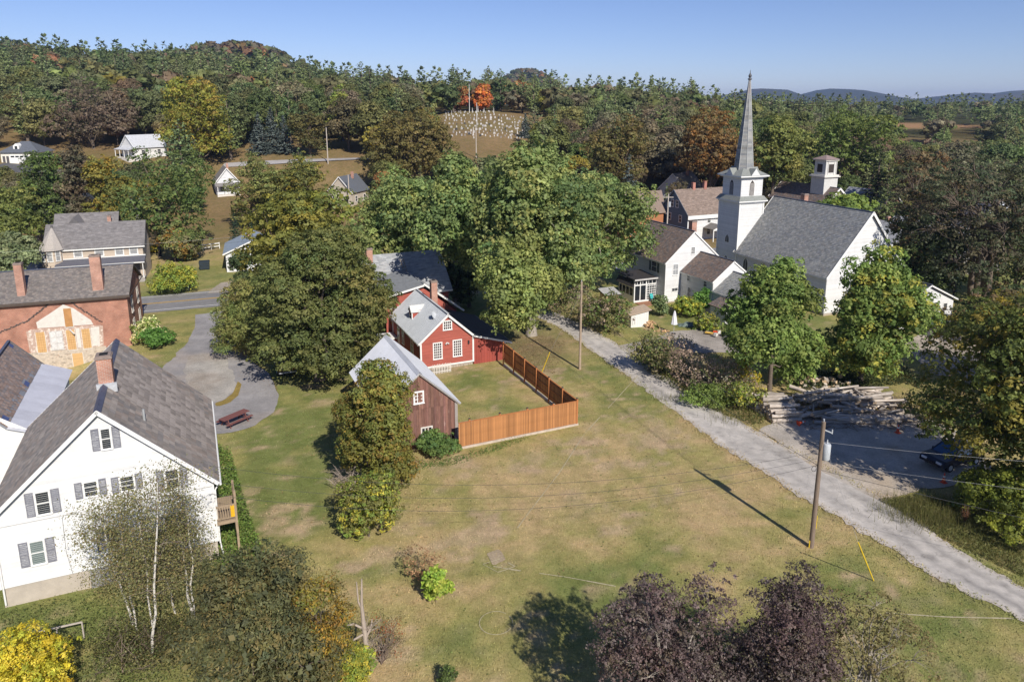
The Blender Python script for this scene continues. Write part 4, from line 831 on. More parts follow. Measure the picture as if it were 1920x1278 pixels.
m = MB(); slope_slab(m, (8.2, 10.3, 2.5), (8.2, 15.3, 2.5), (3.7, 15.3, 6.0), (3.7, 10.3, 6.0), .12); part('roof', m, GRS, R2)
for y0, y1 in ((14.6, 19), (23.4, 19)):
    a = (-1.7, y0, 3.85); b = (8.4, y0, 3.85); c = (8.4, y1, 7.8); d = (-1.7, y1, 7.8); m = MB(); n = slope_slab(m, a, b, c, d, .12); part('roof', m, GRS, R2)
    S = math.hypot(y1-y0, 3.95); cb = MB(); slates(cb, a, (1, 0, 0), np.array([0, y1-y0, 3.95])/S, n, 10.1, S, .5, .16, PAL_LG, .008); c_ = part('shingles', cb, SLATE, R2); c_['kind'] = 'stuff'
m = MB(); m.beam((-1, 10.16, 4.84), (3.6, 10.16, 5.8), .05, .2); m.beam((3.6, 10.26, 5.95), (8.2, 10.26, 2.42), .05, .2); m.box(-1.7, 8.4, 14.55, 14.6, 3.66, 3.84); part('fascia', m, TRIM, R2)
window(R2, (-.6, 10.6), (1, 0), (0, -1), .6, 1.4, 2.2, 3.6, 2, 2, TRIM); chimney(R2, -.4, 18.4, 7, 8.6, .7, .6)
ld = MB()
for x in (3.2, 3.6): ld.beam((x, 15.2, 4.5), (x, 18.2, 7.2), .05)
for k in range(9): ld.beam((3.2, 15.3+k*.33, 4.6+k*.297), (3.6, 15.3+k*.33, 4.6+k*.297), .035)
lt = thing('roof_ladder', 'wooden ladder lying up the grey roof of the larger red house', 'ladder', RO, A24); part('rails_and_rungs', ld, DECKW, lt)
# white clutter by the back door: entry stoop with small white hood
sp_ = thing('entry_stoop', 'small red and white entry stoop at the shaded left side of the red house', 'porch', RO, A24)
m = MB(); m.box(-2.0, -.1, 8.2, 10.0, -.1, .9, ); part('wall', m, REDF, sp_); m = MB(); m.box(-2.15, -.1, 8.05, 10.1, .92, 1.05); part('roof', m, TRIM, sp_)

# ================================================================== WEATHERED BARN
BNO = np.array([-4.23, 50.66, 0])
BN = thing('barn', 'weathered brown board barn with corrugated metal roof beside the fenced yard', 'barn', BNO, A24)
WOOD = mat('barn_board', (.205, .105, .085), .9, .30, 3, .35, 16, attr=True, rnd=.20, stretch=(3, 3, .5), col2=(.36, .27, .22), thr=.62, scale2=2.0)
bx0, bx1, bxr, bze, bzr = -5.75, 0.0, -2.82, 3.25, 5.85
top = lambda x: bze+(bzr-bze)*(x-bx0)/(bxr-bx0) if x < bxr else bze+(bzr-bze)*(bx1-x)/(bx1-bxr)
x = bx0
while x < bx1-.02:   # each board its own piece, two tiers
    w2 = RB.uniform(.15, .24); x1 = min(x+w2, bx1); k = RB.uniform(.8, 1.15); c = (k, k*RB.uniform(.93, 1.05), k*RB.uniform(.9, 1.05)); off = RB.uniform(.012, .03)
    zs = 3.05+RB.uniform(-.08, .08) if x > -3.6 else 2.9
    for z0, za, zb in ((-.3, zs, zs), (zs-.02, top(x), top(x1))):
        q = MB(); o2 = off if z0 < 0 else off+.018
        pts0 = [(x, 0, z0), (x1-.008, 0, z0), (x1-.008, 0, zb-.02)]+([(bxr, 0, bzr-.03)] if x < bxr < x1 and z0 > 0 else [])+[(x, 0, za-.02)]
        q.hexa([(a, .02, b) for a, _, b in pts0], [(a, -o2, b) for a, _, b in pts0], c); part('plank', q, WOOD, BN)
    x = x1
m = MB(); m.box(bx0, bx1, .03, .1, -.3, bze); m.hexa([(bx0, .03, bze), (bx1, .03, bze), (bxr, .03, bzr-.05)], [(bx0, .1, bze), (bx1, .1, bze), (bxr, .1, bzr-.05)]); m.box(bx0, bx1, 9.05, 9.15, -.3, bze); part('frame_wall', m, mat('barn_dark', (.05, .04, .035)), BN)
m = MB(); m.hexa([(bx0, 9.05, bze), (bx1, 9.05, bze), (bxr, 9.05, bzr-.05)], [(bx0, 9.15, bze), (bx1, 9.15, bze), (bxr, 9.15, bzr-.05)]); part('rear_gable', m, WOOD, BN)
for xs, sg in ((bx0, -1), (bx1, 1)):
    for i in range(40):
        y = i*.2285; q = MB(); q.box(min(xs, xs+sg*.03), max(xs, xs+sg*.03), y+.105, y+.325, -.3, bze, (RB.uniform(.8, 1.1),)*3); part('plank', q, WOOD, BN)
CORR = mat('corrugated_metal', (.60, .61, .64), .5, .10, .8, metal=.1, attr=True, spec=.5, col2=(.44, .43, .42), thr=.66, scale2=.9)
for sg, xw in ((-1, bx0), (1, bx1)):
    sl = (bzr-bze)/abs(bxr-xw); xe = xw+sg*.3; ze = bze-sl*.3+.08; zr = bzr+.08; k = math.sqrt(1+sl*sl)
    ya, yb = -.28, 9.4; n = 160; mb = MB(); nv = np.array([sg*sl, 0, 1])/k
    P = lambda y, t, h: (xe+(bxr-xe)*t+nv[0]*h, y, ze+(zr-ze)*t+nv[2]*h)
    ny_ = int((yb-ya)/.075)
    for i in range(ny_):
        y0 = ya+(yb-ya)*i/ny_; y1 = ya+(yb-ya)*(i+1)/ny_; h0 = .065*(.5+.5*math.sin(i*math.pi/2)); h1 = .065*(.5+.5*math.sin((i+1)*math.pi/2))
        mb.face([P(y0, 0, h0), P(y1, 0, h1), P(y1, 1, h1), P(y0, 1, h0)])
    mb.face([P(ya, 0, -.03), P(yb, 0, -.03), P(yb, 1, -.03), P(ya, 1, -.03)]); mb.face([P(ya, 0, -.03), P(ya, 0, .01), P(ya, 1, .01), P(ya, 1, -.03)])
    part('roof', mb, CORR, BN)
    fb = MB(); fb.beam(np.array(P(-.2, 0, -.06)), np.array(P(-.2, 1, -.06)), .04, .12); part('fascia', fb, mat('grey_wood', (.34, .30, .27), .9, .2, 4), BN)
m = MB(); m.face([(bxr-.2, -.3, bzr-.02), (bxr, -.3, bzr+.17), (bxr, 9.42, bzr+.17), (bxr-.2, 9.42, bzr-.02)]); m.face([(bxr, -.3, bzr+.17), (bxr+.2, -.3, bzr-.02), (bxr+.2, 9.42, bzr-.02), (bxr, 9.42, bzr+.17)]); part('ridge_cap', m, CORR, BN)
window(BN, fo, fdx, fn, -3.17, -2.60, 3.60, 4.38, 3, 3, TRIM, cas=.12, proud=.075, mull=.06, mid=False); window(BN, fo, fdx, fn, -2.70, -1.98, .98, 1.50, 3, 1, TRIMW, cas=.10, proud=.075, mull=.06)
m = MB(); m.box(-.11, .11, -.08, .11, -.3, 3.2); part('corner_post', m, mat('grey_wood'), BN)
m = MB(); m.box(-.55, -.2, -.035, .0, .18, .62); part('gap_board', m, mat('barn_dark'), BN)

# ================================================================== CEDAR FENCE (front run lit, side run in shade)
FO = np.array([5.23, 53.28, 0])
FN = thing('board_fence', 'stained cedar board fence closing the yard beside the barn', 'fence', FO, A24)
CED = mat('cedar_board', (.40, .18, .068), .8, .22, 3, .15, 24, rnd=.26, stretch=(3, 3, .6)); CEDD = mat('cedar_post', (.44, .17, .06), .8, .15, 4)
pm_ = MB(); pm_.box(0, .098, -.01, .01, 0, 1.86); pk = pm_.mesh('picket'); pk.materials.append(CED)
n_ = 100; L_ = 10.05
for i in range(n_):
    o = link('picket', pk, None, FN); xx = -L_+i*L_/n_; o.location = (xx, -.012 if i % 2 else -.016, .20+.002*(i % 3)+.13*max(0, (-xx-2)/8)*0)
    o.scale = (1, 1, 1+RB.uniform(-.012, .006)); o.rotation_euler = (0, RB.uniform(-.006, .006), 0)
ps_ = MB(); ps_.box(-.01, .01, 0, .112, 0, 1.86); pk2 = ps_.mesh('picket'); pk2.materials.append(CED)
for i in range(126):
    o = link('picket', pk2, None, FN); y = .1+i*.116; b = int(y/2.45)
    o.location = (.03 if i % 2 else .034, y, .20+.07*b*.55)
for z in (.45, 1.15, 1.82):
    m = MB(); m.box(-L_, 0, .0, .045, z, z+.09); part('rail', m, CEDD, FN)
m = MB(); m.box(-L_, .04, -.045, .075, 2.065, 2.10); part('top_cap', m, CEDD, FN)
for b in range(6):
    y0 = b*2.45; zz = .07*b*.55
    for z in (.45, 1.15, 1.78): m = MB(); m.box(-.04, .005, y0+.05, y0+2.45, z+zz, z+zz+.09); part('rail', m, CEDD, FN)
    m = MB(); m.box(-.05, .07, y0+.02, y0+2.44, 2.065+zz, 2.10+zz); part('top_cap', m, CEDD, FN)
capm = mat('post_cap', (.05, .045, .05), .5)
for b in range(7):
    m = MB(); zz = .07*max(b-1, 0)*.55; m.box(-.14, -.04, b*2.45-.05, b*2.45+.05, -.3, 2.28+zz); p = part('post', m, CEDD, FN); m = MB(); m.box(-.155, -.025, b*2.45-.065, b*2.45+.065, 2.28+zz, 2.33+zz); m.hexa([(-.15, b*2.45-.06, 2.33+zz), (-.03, b*2.45-.06, 2.33+zz), (-.03, b*2.45+.06, 2.33+zz), (-.15, b*2.45+.06, 2.33+zz)], [(-.10, b*2.45-.01, 2.38+zz), (-.08, b*2.45-.01, 2.38+zz), (-.08, b*2.45+.01, 2.38+zz), (-.10, b*2.45+.01, 2.38+zz)]); part('post_cap', m, capm, p)
for x in (-9.15, -6.7, -4.4, -2.15):
    m = MB(); m.box(x-.05, x+.05, .05, .15, -.3, 2.22); p = part('post', m, CEDD, FN); m = MB(); m.box(x-.065, x+.065, .035, .165, 2.22, 2.27); part('post_cap', m, capm, p)
m = MB(); m.box(-L_, .05, -.06, .12, -.2, .17); part('curb', m, mat('pale_curb', (.52, .43, .35), .9, .2, 3), FN)
m = MB(); m.box(-.12, .1, .1, 14.7, -.2, .15); part('curb', m, CONC, FN)
# old grey planks and a tyre behind the front run
pg = thing('plank_stack', 'stack of weathered grey planks between the barn corner and the fence', 'planks', FO, A24)
for i in range(9):
    m = MB(); m.obox((-10.0+RB.uniform(-.1, .1), 1.0+i*.26, .35+.05*(i % 3)), (1.9+RB.uniform(-.3, .5), RB.uniform(-.1, .1), .05), (0, .23, 0), (0, 0, .05)); part('plank', m, mat('grey_wood'), pg)
for x in (-9.6, -8.4): m = MB(); m.box(x, x+.12, .9, 3.4, -.1, .34); part('bearer', m, mat('grey_wood'), pg)
ty = thing('tyre', 'black tyre lying on the grass behind the lit front fence', 'tyre', FO, A24); m = MB()
cc = np.array([-3.7, .75, .14]); m.tube([cc+np.array([.36*math.cos(a), .36*math.sin(a), 0]) for a in np.linspace(0, 2*math.pi, 25)], .11, 8, cap=False); part('tread', m, mat('rubber', (.02, .02, .02), .7), ty)
# white picket section leaning at the red house wall
PK = thing('picket_section', 'short section of white picket fence standing against the red gable wall', 'fence', RO, A24)
for z in (.15, .62): m = MB(); m.box(.78, 2.62, -1.02, -.98, z, z+.07); part('rail', m, TRIMW, PK)
for i in range(12):
    x = .80+i*.16; m = MB(); h = .98+RB.uniform(-.03, .03); m.hexa([(x, -1.05, -.05), (x+.075, -1.05, -.05), (x+.075, -1.05, h-.06), (x+.037, -1.05, h), (x, -1.05, h-.06)], [(x, -1.025, -.05), (x+.075, -1.025, -.05), (x+.075, -1.025, h-.06), (x+.037, -1.025, h), (x, -1.025, h-.06)]); part('picket', m, TRIMW, PK)

# ================================================================== WHITE FARMHOUSE
FMO = np.array([19.52, 89.11, 0])
FM = thing('white_farmhouse', 'white farmhouse with worn slate roof, sunroom and stepped rear ells', 'house', FMO, A24)
m = MB(); m.box(.05, 8.35, .05, 9.45, -.3, .3); part('foundation', m, STONE, FM)
gable_walls(FM, 0, 8.4, 0, 9.5, .2, 5.35, 4.2, 9.0, WHITE, .11, which='FBLR')
gable_roof(FM, 0, 4.2, 8.4, 0, 9.5, 5.35, 9.0, over=.12, eave=.22, pal=PAL_BR, w=.26, e=.22)
corner_boards(FM, [(0, 0), (0, 9.5)], .2, 5.3, TRIM)
window(FM, fo, fdx, fn, 1.14, 1.88, 3.68, 5.02, 2, 2, TRIM, mat('curtain_glass')); window(FM, fo, fdx, fn, 3.86, 4.36, 6.2, 7.02, 3, 4, TRIM, cas=.05); window(FM, fo, fdx, fn, 1.1, 1.97, 1.5, 1.92, 2, 1, TRIM, cas=.05)
lw = ((0, 9.5), (0, -1), (-1, 0))
for a, b, c, d in ((6.45, 7.6, 3.75, 5.05), (1.0, 2.15, 3.62, 4.9)):
    window(FM, *lw, a+.05, b-.05, c, d, 1, 2, TRIM); shutter(FM, *lw, a-.52, a-.08, c, d, SHUTG); shutter(FM, *lw, b+.08, b+.52, c, d, SHUTG)
window(FM, *lw, 1.3, 2.1, 1.2, 2.3, 1, 2, TRIM); shutter(FM, *lw, .75, 1.15, 1.1, 2.35, SHUTG)
chimney(FM, 5.6, 2.2, 7.0, 9.9, .75, .75)
# ell
gable_walls(FM, 2.4, 8.3, -6.3, -.02, .0, 4.05, 5.36, 6.25, WHITE, .11, which='FLR')
gable_roof(FM, 2.4, 5.36, 8.3, -6.3, 0, 4.05, 6.25, over=.1, eave=.2, pal=PAL_BR, w=.26, e=.22)
le = ((2.4, -.02), (0, -1), (-1, 0))
window(FM, *le, 1.35, 1.85, 3.15, 3.9, 1, 2, TRIM, cas=.06); window(FM, *le, 4.6, 5.15, 3.15, 3.9, 1, 2, TRIM, cas=.06); window(FM, *le, 1.6, 2.2, 1.0, 2.3, 1, 2, TRIM, cas=.08)
# second ell
gable_walls(FM, 2.5, 8.2, -13.5, -6.32, .0, 2.9, 5.36, 4.95, WHITE, .11, which='FLR')
gable_roof(FM, 2.5, 5.36, 8.2, -13.5, -6.3, 2.9, 4.95, over=.1, eave=.2, pal=PAL_CH, w=.26, e=.22)
q = MB(); q.box(2.42, 2.47, -7.75, -7.1, .1, 1.9); part('door', q, mat('door_dark', (.10, .09, .09), .6), FM)
m = MB(); siding(m, (.7, -10.8), (1, 0), (0, -1), [(0, 1.95), (1.8, 2.6)], -.2, .11); siding(m, (.7, -8.1), (0, -1), (-1, 0), [(0, 1.95), (2.7, 1.95)], -.2, .11); siding(m, (2.5, -8.1), (-1, 0), (0, 1), [(0, 2.6), (1.8, 1.95)], -.2, .11); part('shed_wall', m, WHITE, FM)
m = MB(); slope_slab(m, (.45, -11.0, 1.95), (.45, -7.9, 1.95), (2.6, -7.9, 2.75), (2.6, -11.0, 2.75), .08); part('shed_roof', m, RBASE, FM); cb = MB(); slates(cb, (.45, -11.0, 1.95), (0, 1, 0), np.array([2.15, 0, .8])/2.294, np.array([-.8, 0, 2.15])/2.294, 3.1, 2.3, .24, .2, PAL_BR); c_ = part('slates', cb, SLATE, FM); c_['kind'] = 'stuff'
q = MB(); q.box(1.15, 2.1, -10.84, -10.79, -.1, 1.7); part('doorway', q, mat('barn_dark'), FM)
# sunroom
SR = (-3.45, .95)  # front-left corner in farmhouse frame
sx0, sx1, sy0, sy1 = -3.5, -.03, 1.7, 5.3
m = MB(); m.box(sx0, sx1, sy0, sy1, -.2, .12); part('sunroom_base', m, TRIMW, FM)
for (x0, x1) in ((sx0, sx0+.14), (-2.62, -2.5), (-1.72, -1.58), (sx1-.14, sx1)): m = MB(); m.box(x0, x1, sy0, sy0+.12, .12, 3.1); part('sunroom_post', m, TRIM, FM)
for z0, z1 in ((.12, .3), (2.25, 2.4), (2.95, 3.12)): m = MB(); m.box(sx0, sx1, sy0-.01, sy0+.1, z0, z1); part('sunroom_rail', m, TRIM, FM)
m = MB(); m.box(sx0+.1, sx1-.1, sy0+.05, sy0+.07, .3, 2.95); part('sunroom_glass', m, GLASS, FM)
m = MB()
for i in range(4):
    x = -1.5+i*.36; m.box(x-.025, x+.025, sy0+.0, sy0+.05, .3, 2.25)
for j in range(6): m.box(-1.58, sx1-.14, sy0+.005, sy0+.049, .5+j*.31, .56+j*.31)
for x in (-3.05, -2.2, -1.3, -.75): m.box(x-.03, x+.03, sy0+.0, sy0+.05, 2.4, 2.95)
part('sunroom_muntins', m, TRIM, FM)
m = MB(); m.box(sx0, sx0+.1, sy0+.12, sy1, .12, .9); m.box(sx0, sx0+.1, sy0+.12, sy1, 1.9, 2.1); 
for y in (1.9, 2.75, 3.6, 4.45, 5.2): m.box(sx0, sx0+.1, y, y+.12, .9, 1.9)
part('sunroom_side', m, TRIM, FM)
m = MB(); m.box(sx0+.04, sx0+.06, sy0+.12, sy1, .9, 1.9); part('sunroom_side_glass', m, GLASS, FM)
m = MB(); slope_slab(m, (sx0-.35, sy0-.1, 2.2), (sx0-.35, sy1+.3, 2.2), (sx0+.15, sy1+.3, 2.95), (sx0+.15, sy0-.1, 2.95), .06); slope_slab(m, (sx0-.1, sy0-.3, 3.15), (sx1, sy0-.3, 3.15), (sx1, sy1+.3, 3.35), (sx0-.1, sy1+.3, 3.35), .1); part('sunroom_roof', m, mat('sunroom_dark', (.05, .045, .045), .6, .2, 3), FM)
m = MB(); m.box(sx0-.15, sx1+.1, sy0-.36, sy0-.30, 3.0, 3.2); part('sunroom_fascia', m, mat('pale_fascia', (.52, .50, .48), .7, .2, 5), FM)
dkf = thing('farm_deck', 'small reddish wooden deck in front of the farmhouse sunroom', 'deck', FMO, A24)
for i in range(9): m = MB(); m.box(-3.4, -.6, -.1+i*.19, .075+i*.19, .0, .1); part('plank', m, mat('deck_red', (.34, .17, .10), .85, .2, 4), dkf)
ch_ = thing('patio_chair', 'teal plastic patio chair on the deck by the sunroom', 'chair', FMO, A24); TE = mat('teal_plastic', (.05, .42, .42), .5, .1, 4)
m = MB(); m.obox((-1.2, .9, .5), (.5, 0, 0), (0, .48, -.03), (0, 0, .04), ); part('seat', m, TE, ch_)
m = MB(); m.hexa([(-1.2, 1.36, .5), (-.7, 1.36, .5), (-.72, 1.40, .5), (-1.18, 1.40, .5)], [(-1.16, 1.56, 1.05), (-.74, 1.56, 1.05), (-.76, 1.60, 1.05), (-1.14, 1.60, 1.05)]); part('backrest', m, TE, ch_)
for x in (-1.19, -.75):
    for y in (.92, 1.34): m = MB(); m.box(x, x+.05, y, y+.05, .1, .5); part('leg', m, TE, ch_)
    m = MB(); m.box(x, x+.05, .9, 1.4, .70, .74); part('armrest', m, TE, ch_)

# ================================================================== CHURCH
CO = np.array([37.6, 83.55, 0]); CA = math.radians(22.0)
CHH = thing('church', 'white church with corner bell tower, tall slated spire and grey slate roof', 'church', CO, CA)
m = MB(); m.box(.05, 12.15, .05, 15.9, -.4, .4); part('foundation', m, STONE, CHH)
gable_walls(CHH, 0, 12.2, 0, 16.4, .3, 5.0, 6.1, 12.15, WHITE, .13, which='FBLR')
gable_roof(CHH, 0, 6.1, 12.2, 0, 16.4, 5.0, 12.2, over=.3, eave=.35, pal=PAL_CH, w=.30, e=.24, rake=.3)
ARCH = []
def gothic(root, o, d, n, s, w, z0, z1, mt, name='window', louvre=False):
    h = w*.9; pts = [(-w/2, z0), (w/2, z0), (w/2, z1-h)]+[(w/2-w*(1-math.cos(a)), z1-h+w*.98*math.sin(a)) for a in (.3, .6, .85)]+[(0, z1)]+[(-w/2+w*(1-math.cos(a)), z1-h+w*.98*math.sin(a)) for a in (.85, .6, .3)]+[(-w/2, z1-h)]
    big = [(x*1.28, z0-.08 if z == z0 else z+.11*(1 if z > z1-h else .4)) for x, z in pts]
    P = lambda q, t: [(o[0]+d[0]*(s+x)+n[0]*t, o[1]+d[1]*(s+x)+n[1]*t, z) for x, z in q]
    m = MB(); m.hexa(P(big, .0), P(big, .04)); w_ = part(name, m, TRIM, root); m = MB(); m.hexa(P(pts, .03), P(pts, .055)); part('pane' if not louvre else 'louvre_back', m, mt, w_)
    m = MB()
    if louvre:
        z = z0+.06
        while z < z1-h*.5: m.hexa(P([(-w/2+.03, z), (w/2-.03, z), (w/2-.03, z+.05), (-w/2+.03, z+.05)], .056), P([(-w/2+.03, z-.05), (w/2-.03, z-.05), (w/2-.03, z), (-w/2+.03, z)], .11)); z += .16
        part('louvres', m, louvre, w_)
    else:
        m.hexa(P([(-.02, z0), (.02, z0), (.02, z1-.1), (-.02, z1-.1)], .056), P([(-.02, z0), (.02, z0), (.02, z1-.1), (-.02, z1-.1)], .066)); part('muntins', m, TRIM, w_)
cl = ((0, 16.4), (0, -1), (-1, 0))
for s in (2.0, 5.6, 9.2, 12.8): gothic(CHH, *cl, s, .85, 1.3, 4.3, mat('stained_glass', (.07, .075, .08), .3, .4, 6))
gothic(CHH, fo, fdx, fn, 6.1, 1.4, 2.2, 6.4, mat('stained_glass'))
chimney(CHH, 7.6, 12.5, 9.8, 12.9, .7, .7)
# tower: body, skirt roof, belfry, gabled cornice, spire
ty0, ty1, tx0, tx1 = 16.42, 20.72, -.03, 4.05
def block(x0, x1, y0, y1, z0, z1, nm):
    m = MB()
    for o, d, n, L in (((x0, y0), (1, 0), (0, -1), x1-x0), ((x1, y0), (0, 1), (1, 0), y1-y0), ((x1, y1), (-1, 0), (0, 1), x1-x0), ((x0, y1), (0, -1), (-1, 0), y1-y0)): siding(m, o, d, n, [(0, z1), (L, z1)], z0, .13, .02)
    return part(nm, m, WHITE, CHH)
block(tx0, tx1, ty0, ty1, 0, 11.55, 'tower'); corner_boards(CHH, [(tx0, ty0), (tx1, ty0), (tx0, ty1)], 0, 11.55, TRIM, .2)
def skirt(x0, x1, y0, y1, z0, z1, ov, ins, nm):
    lo = [(x0-ov, y0-ov, z0), (x1+ov, y0-ov, z0), (x1+ov, y1+ov, z0), (x0-ov, y1+ov, z0)]; hi = [(x0+ins, y0+ins, z1), (x1-ins, y0+ins, z1), (x1-ins, y1-ins, z1), (x0+ins, y1-ins, z1)]
    m = MB(); m.hexa(lo, hi); r = part(nm, m, mat('skirt_slate', (.24, .25, .23), .7, .25, 4, .3, 14), CHH)
    m = MB(); m.box(x0-ov, x1+ov, y0-ov, y1+ov, z0-.16, z0-.004); m.box(x0-ov*.5, x1+ov*.5, y0-ov*.5, y1+ov*.5, z0-.34, z0-.165); part('cornice', m, TRIM, CHH)
skirt(tx0, tx1, ty0, ty1, 11.9, 12.5, .42, .0, 'skirt_roof')
bx0_, bx1_, by0_, by1_ = tx0+.2, tx1-.2, ty0+.2, ty1-.2
block(bx0_, bx1_, by0_, by1_, 12.45, 15.1, 'belfry')
LV = mat('louvre_grey', (.34, .32, .30), .8, .2, 5)
for o, d, n, L in (((bx0_, by0_), (1, 0), (0, -1), bx1_-bx0_), ((bx1_, by0_), (0, 1), (1, 0), by1_-by0_), ((bx0_, by1_), (0, -1), (-1, 0), by1_-by0_)): gothic(CHH, o, d, n, L/2, .8, 12.6, 14.7, mat('barn_dark', (.05, .04, .035)), 'belfry_opening', LV)
gothic(CHH, (tx0, ty1), (0, -1), (-1, 0), 2.15, .75, 5.85, 6.95, mat('stained_glass')); gothic(CHH, (tx0, ty1), (0, -1), (-1, 0), 2.15, .75, 1.8, 3.9, mat('stained_glass')); 
skirt(bx0_, bx1_, by0_, by1_, 15.35, 16.35, .6, 1.05, 'belfry_roof')
cxm, cym = (bx0_+bx1_)/2, (by0_+by1_)/2
for ux, uy in ((0, -1), (1, 0), (0, 1), (-1, 0)):   # four small gables on the belfry roof
    hw = 1.9+.5; ox, oy = cxm+ux*hw, cym+uy*(2.15+.45); px, py = -uy, ux; m = MB()
    a = (ox+px*.75, oy+py*.75, 15.37); b = (ox-px*.75, oy-py*.75, 15.37); t = (ox, oy, 16.35); bk = (ox-ux*1.6, oy-uy*1.6, 16.3)
    m.face([a, b, t]); g_ = part('gablet', m, WHITE, CHH); m = MB(); m.face([a, t, bk]); m.face([t, b, bk]); part('gablet_roof', m, mat('skirt_slate'), g_)
SPZ0, SPZ1, SR0 = 15.9, 28.3, 1.38
m = MB(); nn = 46
for k in range(8):
    a0 = math.pi/8+k*math.pi/4; a1 = a0+math.pi/4
    for j in range(nn):
        t0, t1 = j/nn, (j+1)/nn; r0, r1 = SR0*(1-t0)+.10*t0, SR0*(1-t1)+.10*t1; z0, z1 = SPZ0+(SPZ1-SPZ0)*t0, SPZ0+(SPZ1-SPZ0)*t1; kk = RB.uniform(.85, 1.12); c = tuple(q*kk for q in PAL_CH[RB.randrange(5)])
        if j in (11, 12, 26, 27): c = tuple(q*.72 for q in c)
        if 38 < j: c = (.27*kk, .23*kk, .22*kk)
        e = .012; m.face([(cxm+(r0+e)*math.cos(a0), cym+(r0+e)*math.sin(a0), z0), (cxm+(r0+e)*math.cos(a1), cym+(r0+e)*math.sin(a1), z0), (cxm+r1*math.cos(a1), cym+r1*math.sin(a1), z1), (cxm+r1*math.cos(a0), cym+r1*math.sin(a0), z1)], c)
        m.face([(cxm+r0*math.cos(a0), cym+r0*math.sin(a0), z0), (cxm+r0*math.cos(a1), cym+r0*math.sin(a1), z0), (cxm+(r0+e)*math.cos(a1), cym+(r0+e)*math.sin(a1), z0), (cxm+(r0+e)*math.cos(a0), cym+(r0+e)*math.sin(a0), z0)], c)
spi = part('spire', m, SLATE, CHH)
for k in range(8):
    a0 = math.pi/8+k*math.pi/4; m = MB(); m.tube([(cxm+(SR0+.02)*math.cos(a0), cym+(SR0+.02)*math.sin(a0), SPZ0), (cxm+.12*math.cos(a0), cym+.12*math.sin(a0), SPZ1)], .035, 4); part('hip_flashing', m, mat('hip_metal', (.50, .50, .49), .6), spi)
m = MB(); m.tube([(cxm, cym, z) for z in (28.2, 28.35, 28.5, 28.62, 28.75, 28.9, 29.1, 29.5)], [.26, .28, .12, .2, .24, .16, .06, .03], 10); part('finial', m, mat('finial_dark', (.09, .09, .10), .5), spi)

# annex beside the church
AX = thing('church_annex', 'low white annex with dark shingle roof at the right of the church in shade', 'building', G(1782, 603), CA)
gable_walls(AX, -8.5, 0, 0, 11, -.1, 2.9, -4.25, 4.8, WHITE, .13, which='FLR')
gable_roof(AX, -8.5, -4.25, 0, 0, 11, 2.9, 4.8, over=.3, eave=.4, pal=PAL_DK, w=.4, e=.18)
for s in (-5.6, -3.6, -1.6): window(AX, fo, fdx, fn, s, s+.6, 1.5, 2.4, 1, 2, TRIM)
for s in (-5.2, -3.9, -2.6, -1.3): q = MB(); q.box(s, s+.7, -.03, .02, -.05, .45); part('vent_opening', q, mat('barn_dark'), AX)

# ================================================================== BLUE-GABLED HOUSE
BLO = np.array([32.72, 132.64, 0]); BL = thing('blue_gable_house', 'tan-roofed house with slate-blue end gable and white front behind the farmhouse', 'house', BLO, A24)
BLUE = mat('blue_siding', (.115, .15, .19), .8, .08, 2, attr=True)
m = MB(); siding(m, (0, 0), (1, 0), (0, -1), [(0, 4.95), (12, 4.95)], 0, .15); siding(m, (12, 0), (0, 1), (1, 0), [(0, 4.95), (4.25, 9.0), (8.5, 4.95)], 0, .15); part('front_wall', m, WHITE, BL)
m = MB(); siding(m, (0, 8.5), (0, -1), (-1, 0), [(0, 4.95), (4.25, 9.0), (8.5, 4.95)], 0, .15); part('blue_gable', m, BLUE, BL)
for y0, y1 in ((-.45, 4.25), (8.95, 4.25)):
    ze, zr = 4.75, 9.15; a = (-.3, y0, ze); b = (12.3, y0, ze); c = (12.3, y1, zr); d = (-.3, y1, zr); m = MB(); n = slope_slab(m, a, b, c, d, .12); part('roof', m, RBASE, BL)
    S = math.hypot(y1-y0, zr-ze); cb = MB(); slates(cb, a, (1, 0, 0), np.array([0, y1-y0, zr-ze])/S, n, 12.6, S, .6, .2, PAL_TAN, .008); c_ = part('shingles', cb, SLATE, BL); c_['kind'] = 'stuff'
m = MB(); m.box(-.3, 12.3, -.5, -.45, 4.0, 4.72); part('fascia', m, TRIM, BL); m = MB(); m.beam((-.32, -.45, 4.68), (-.32, 4.25, 9.08), .05, .22); m.beam((-.32, 8.95, 4.68), (-.32, 4.25, 9.08), .05, .22); part('rake', m, mat('rake_blue', (.2, .24, .28)), BL)
for s in (1.25, 4.6, 8.0): window(BL, fo, fdx, fn, s, s+.7, 3.15, 4.0, 1, 2, TRIM); window(BL, fo, fdx, fn, s, s+.7, .9, 2.2, 1, 2, TRIM)
bl_ = ((0, 8.5), (0, -1), (-1, 0))
for s0, z0 in ((3.25, 5.9), (4.75, 5.9), (2.6, 3.3), (5.9, 3.2)): window(BL, *bl_, s0, s0+.75, z0, z0+1.25, 1, 2, TRIM)
chimney(BL, 4.2, 4.25, 8.3, 10.3, .6, .6, brick_mat('chimney_red', (.38, .10, .07), (.42, .13, .09)), cap=False); chimney(BL, 6.9, 4.25, 8.3, 10.45, .6, .6, _M['chimney_red'], cap=False)
m = MB(); slope_slab(m, (3.6, -3, 2.3), (3.6, -.1, 2.3), (5.4, -.1, 3.1), (5.4, -3, 3.1), .1); slope_slab(m, (7.2, -3, 2.3), (7.2, -.1, 2.3), (5.4, -.1, 3.1), (5.4, -3, 3.1), .1); part('porch_roof', m, mat('porch_shingle', (.20, .18, .16), .8, .15, 3), BL)
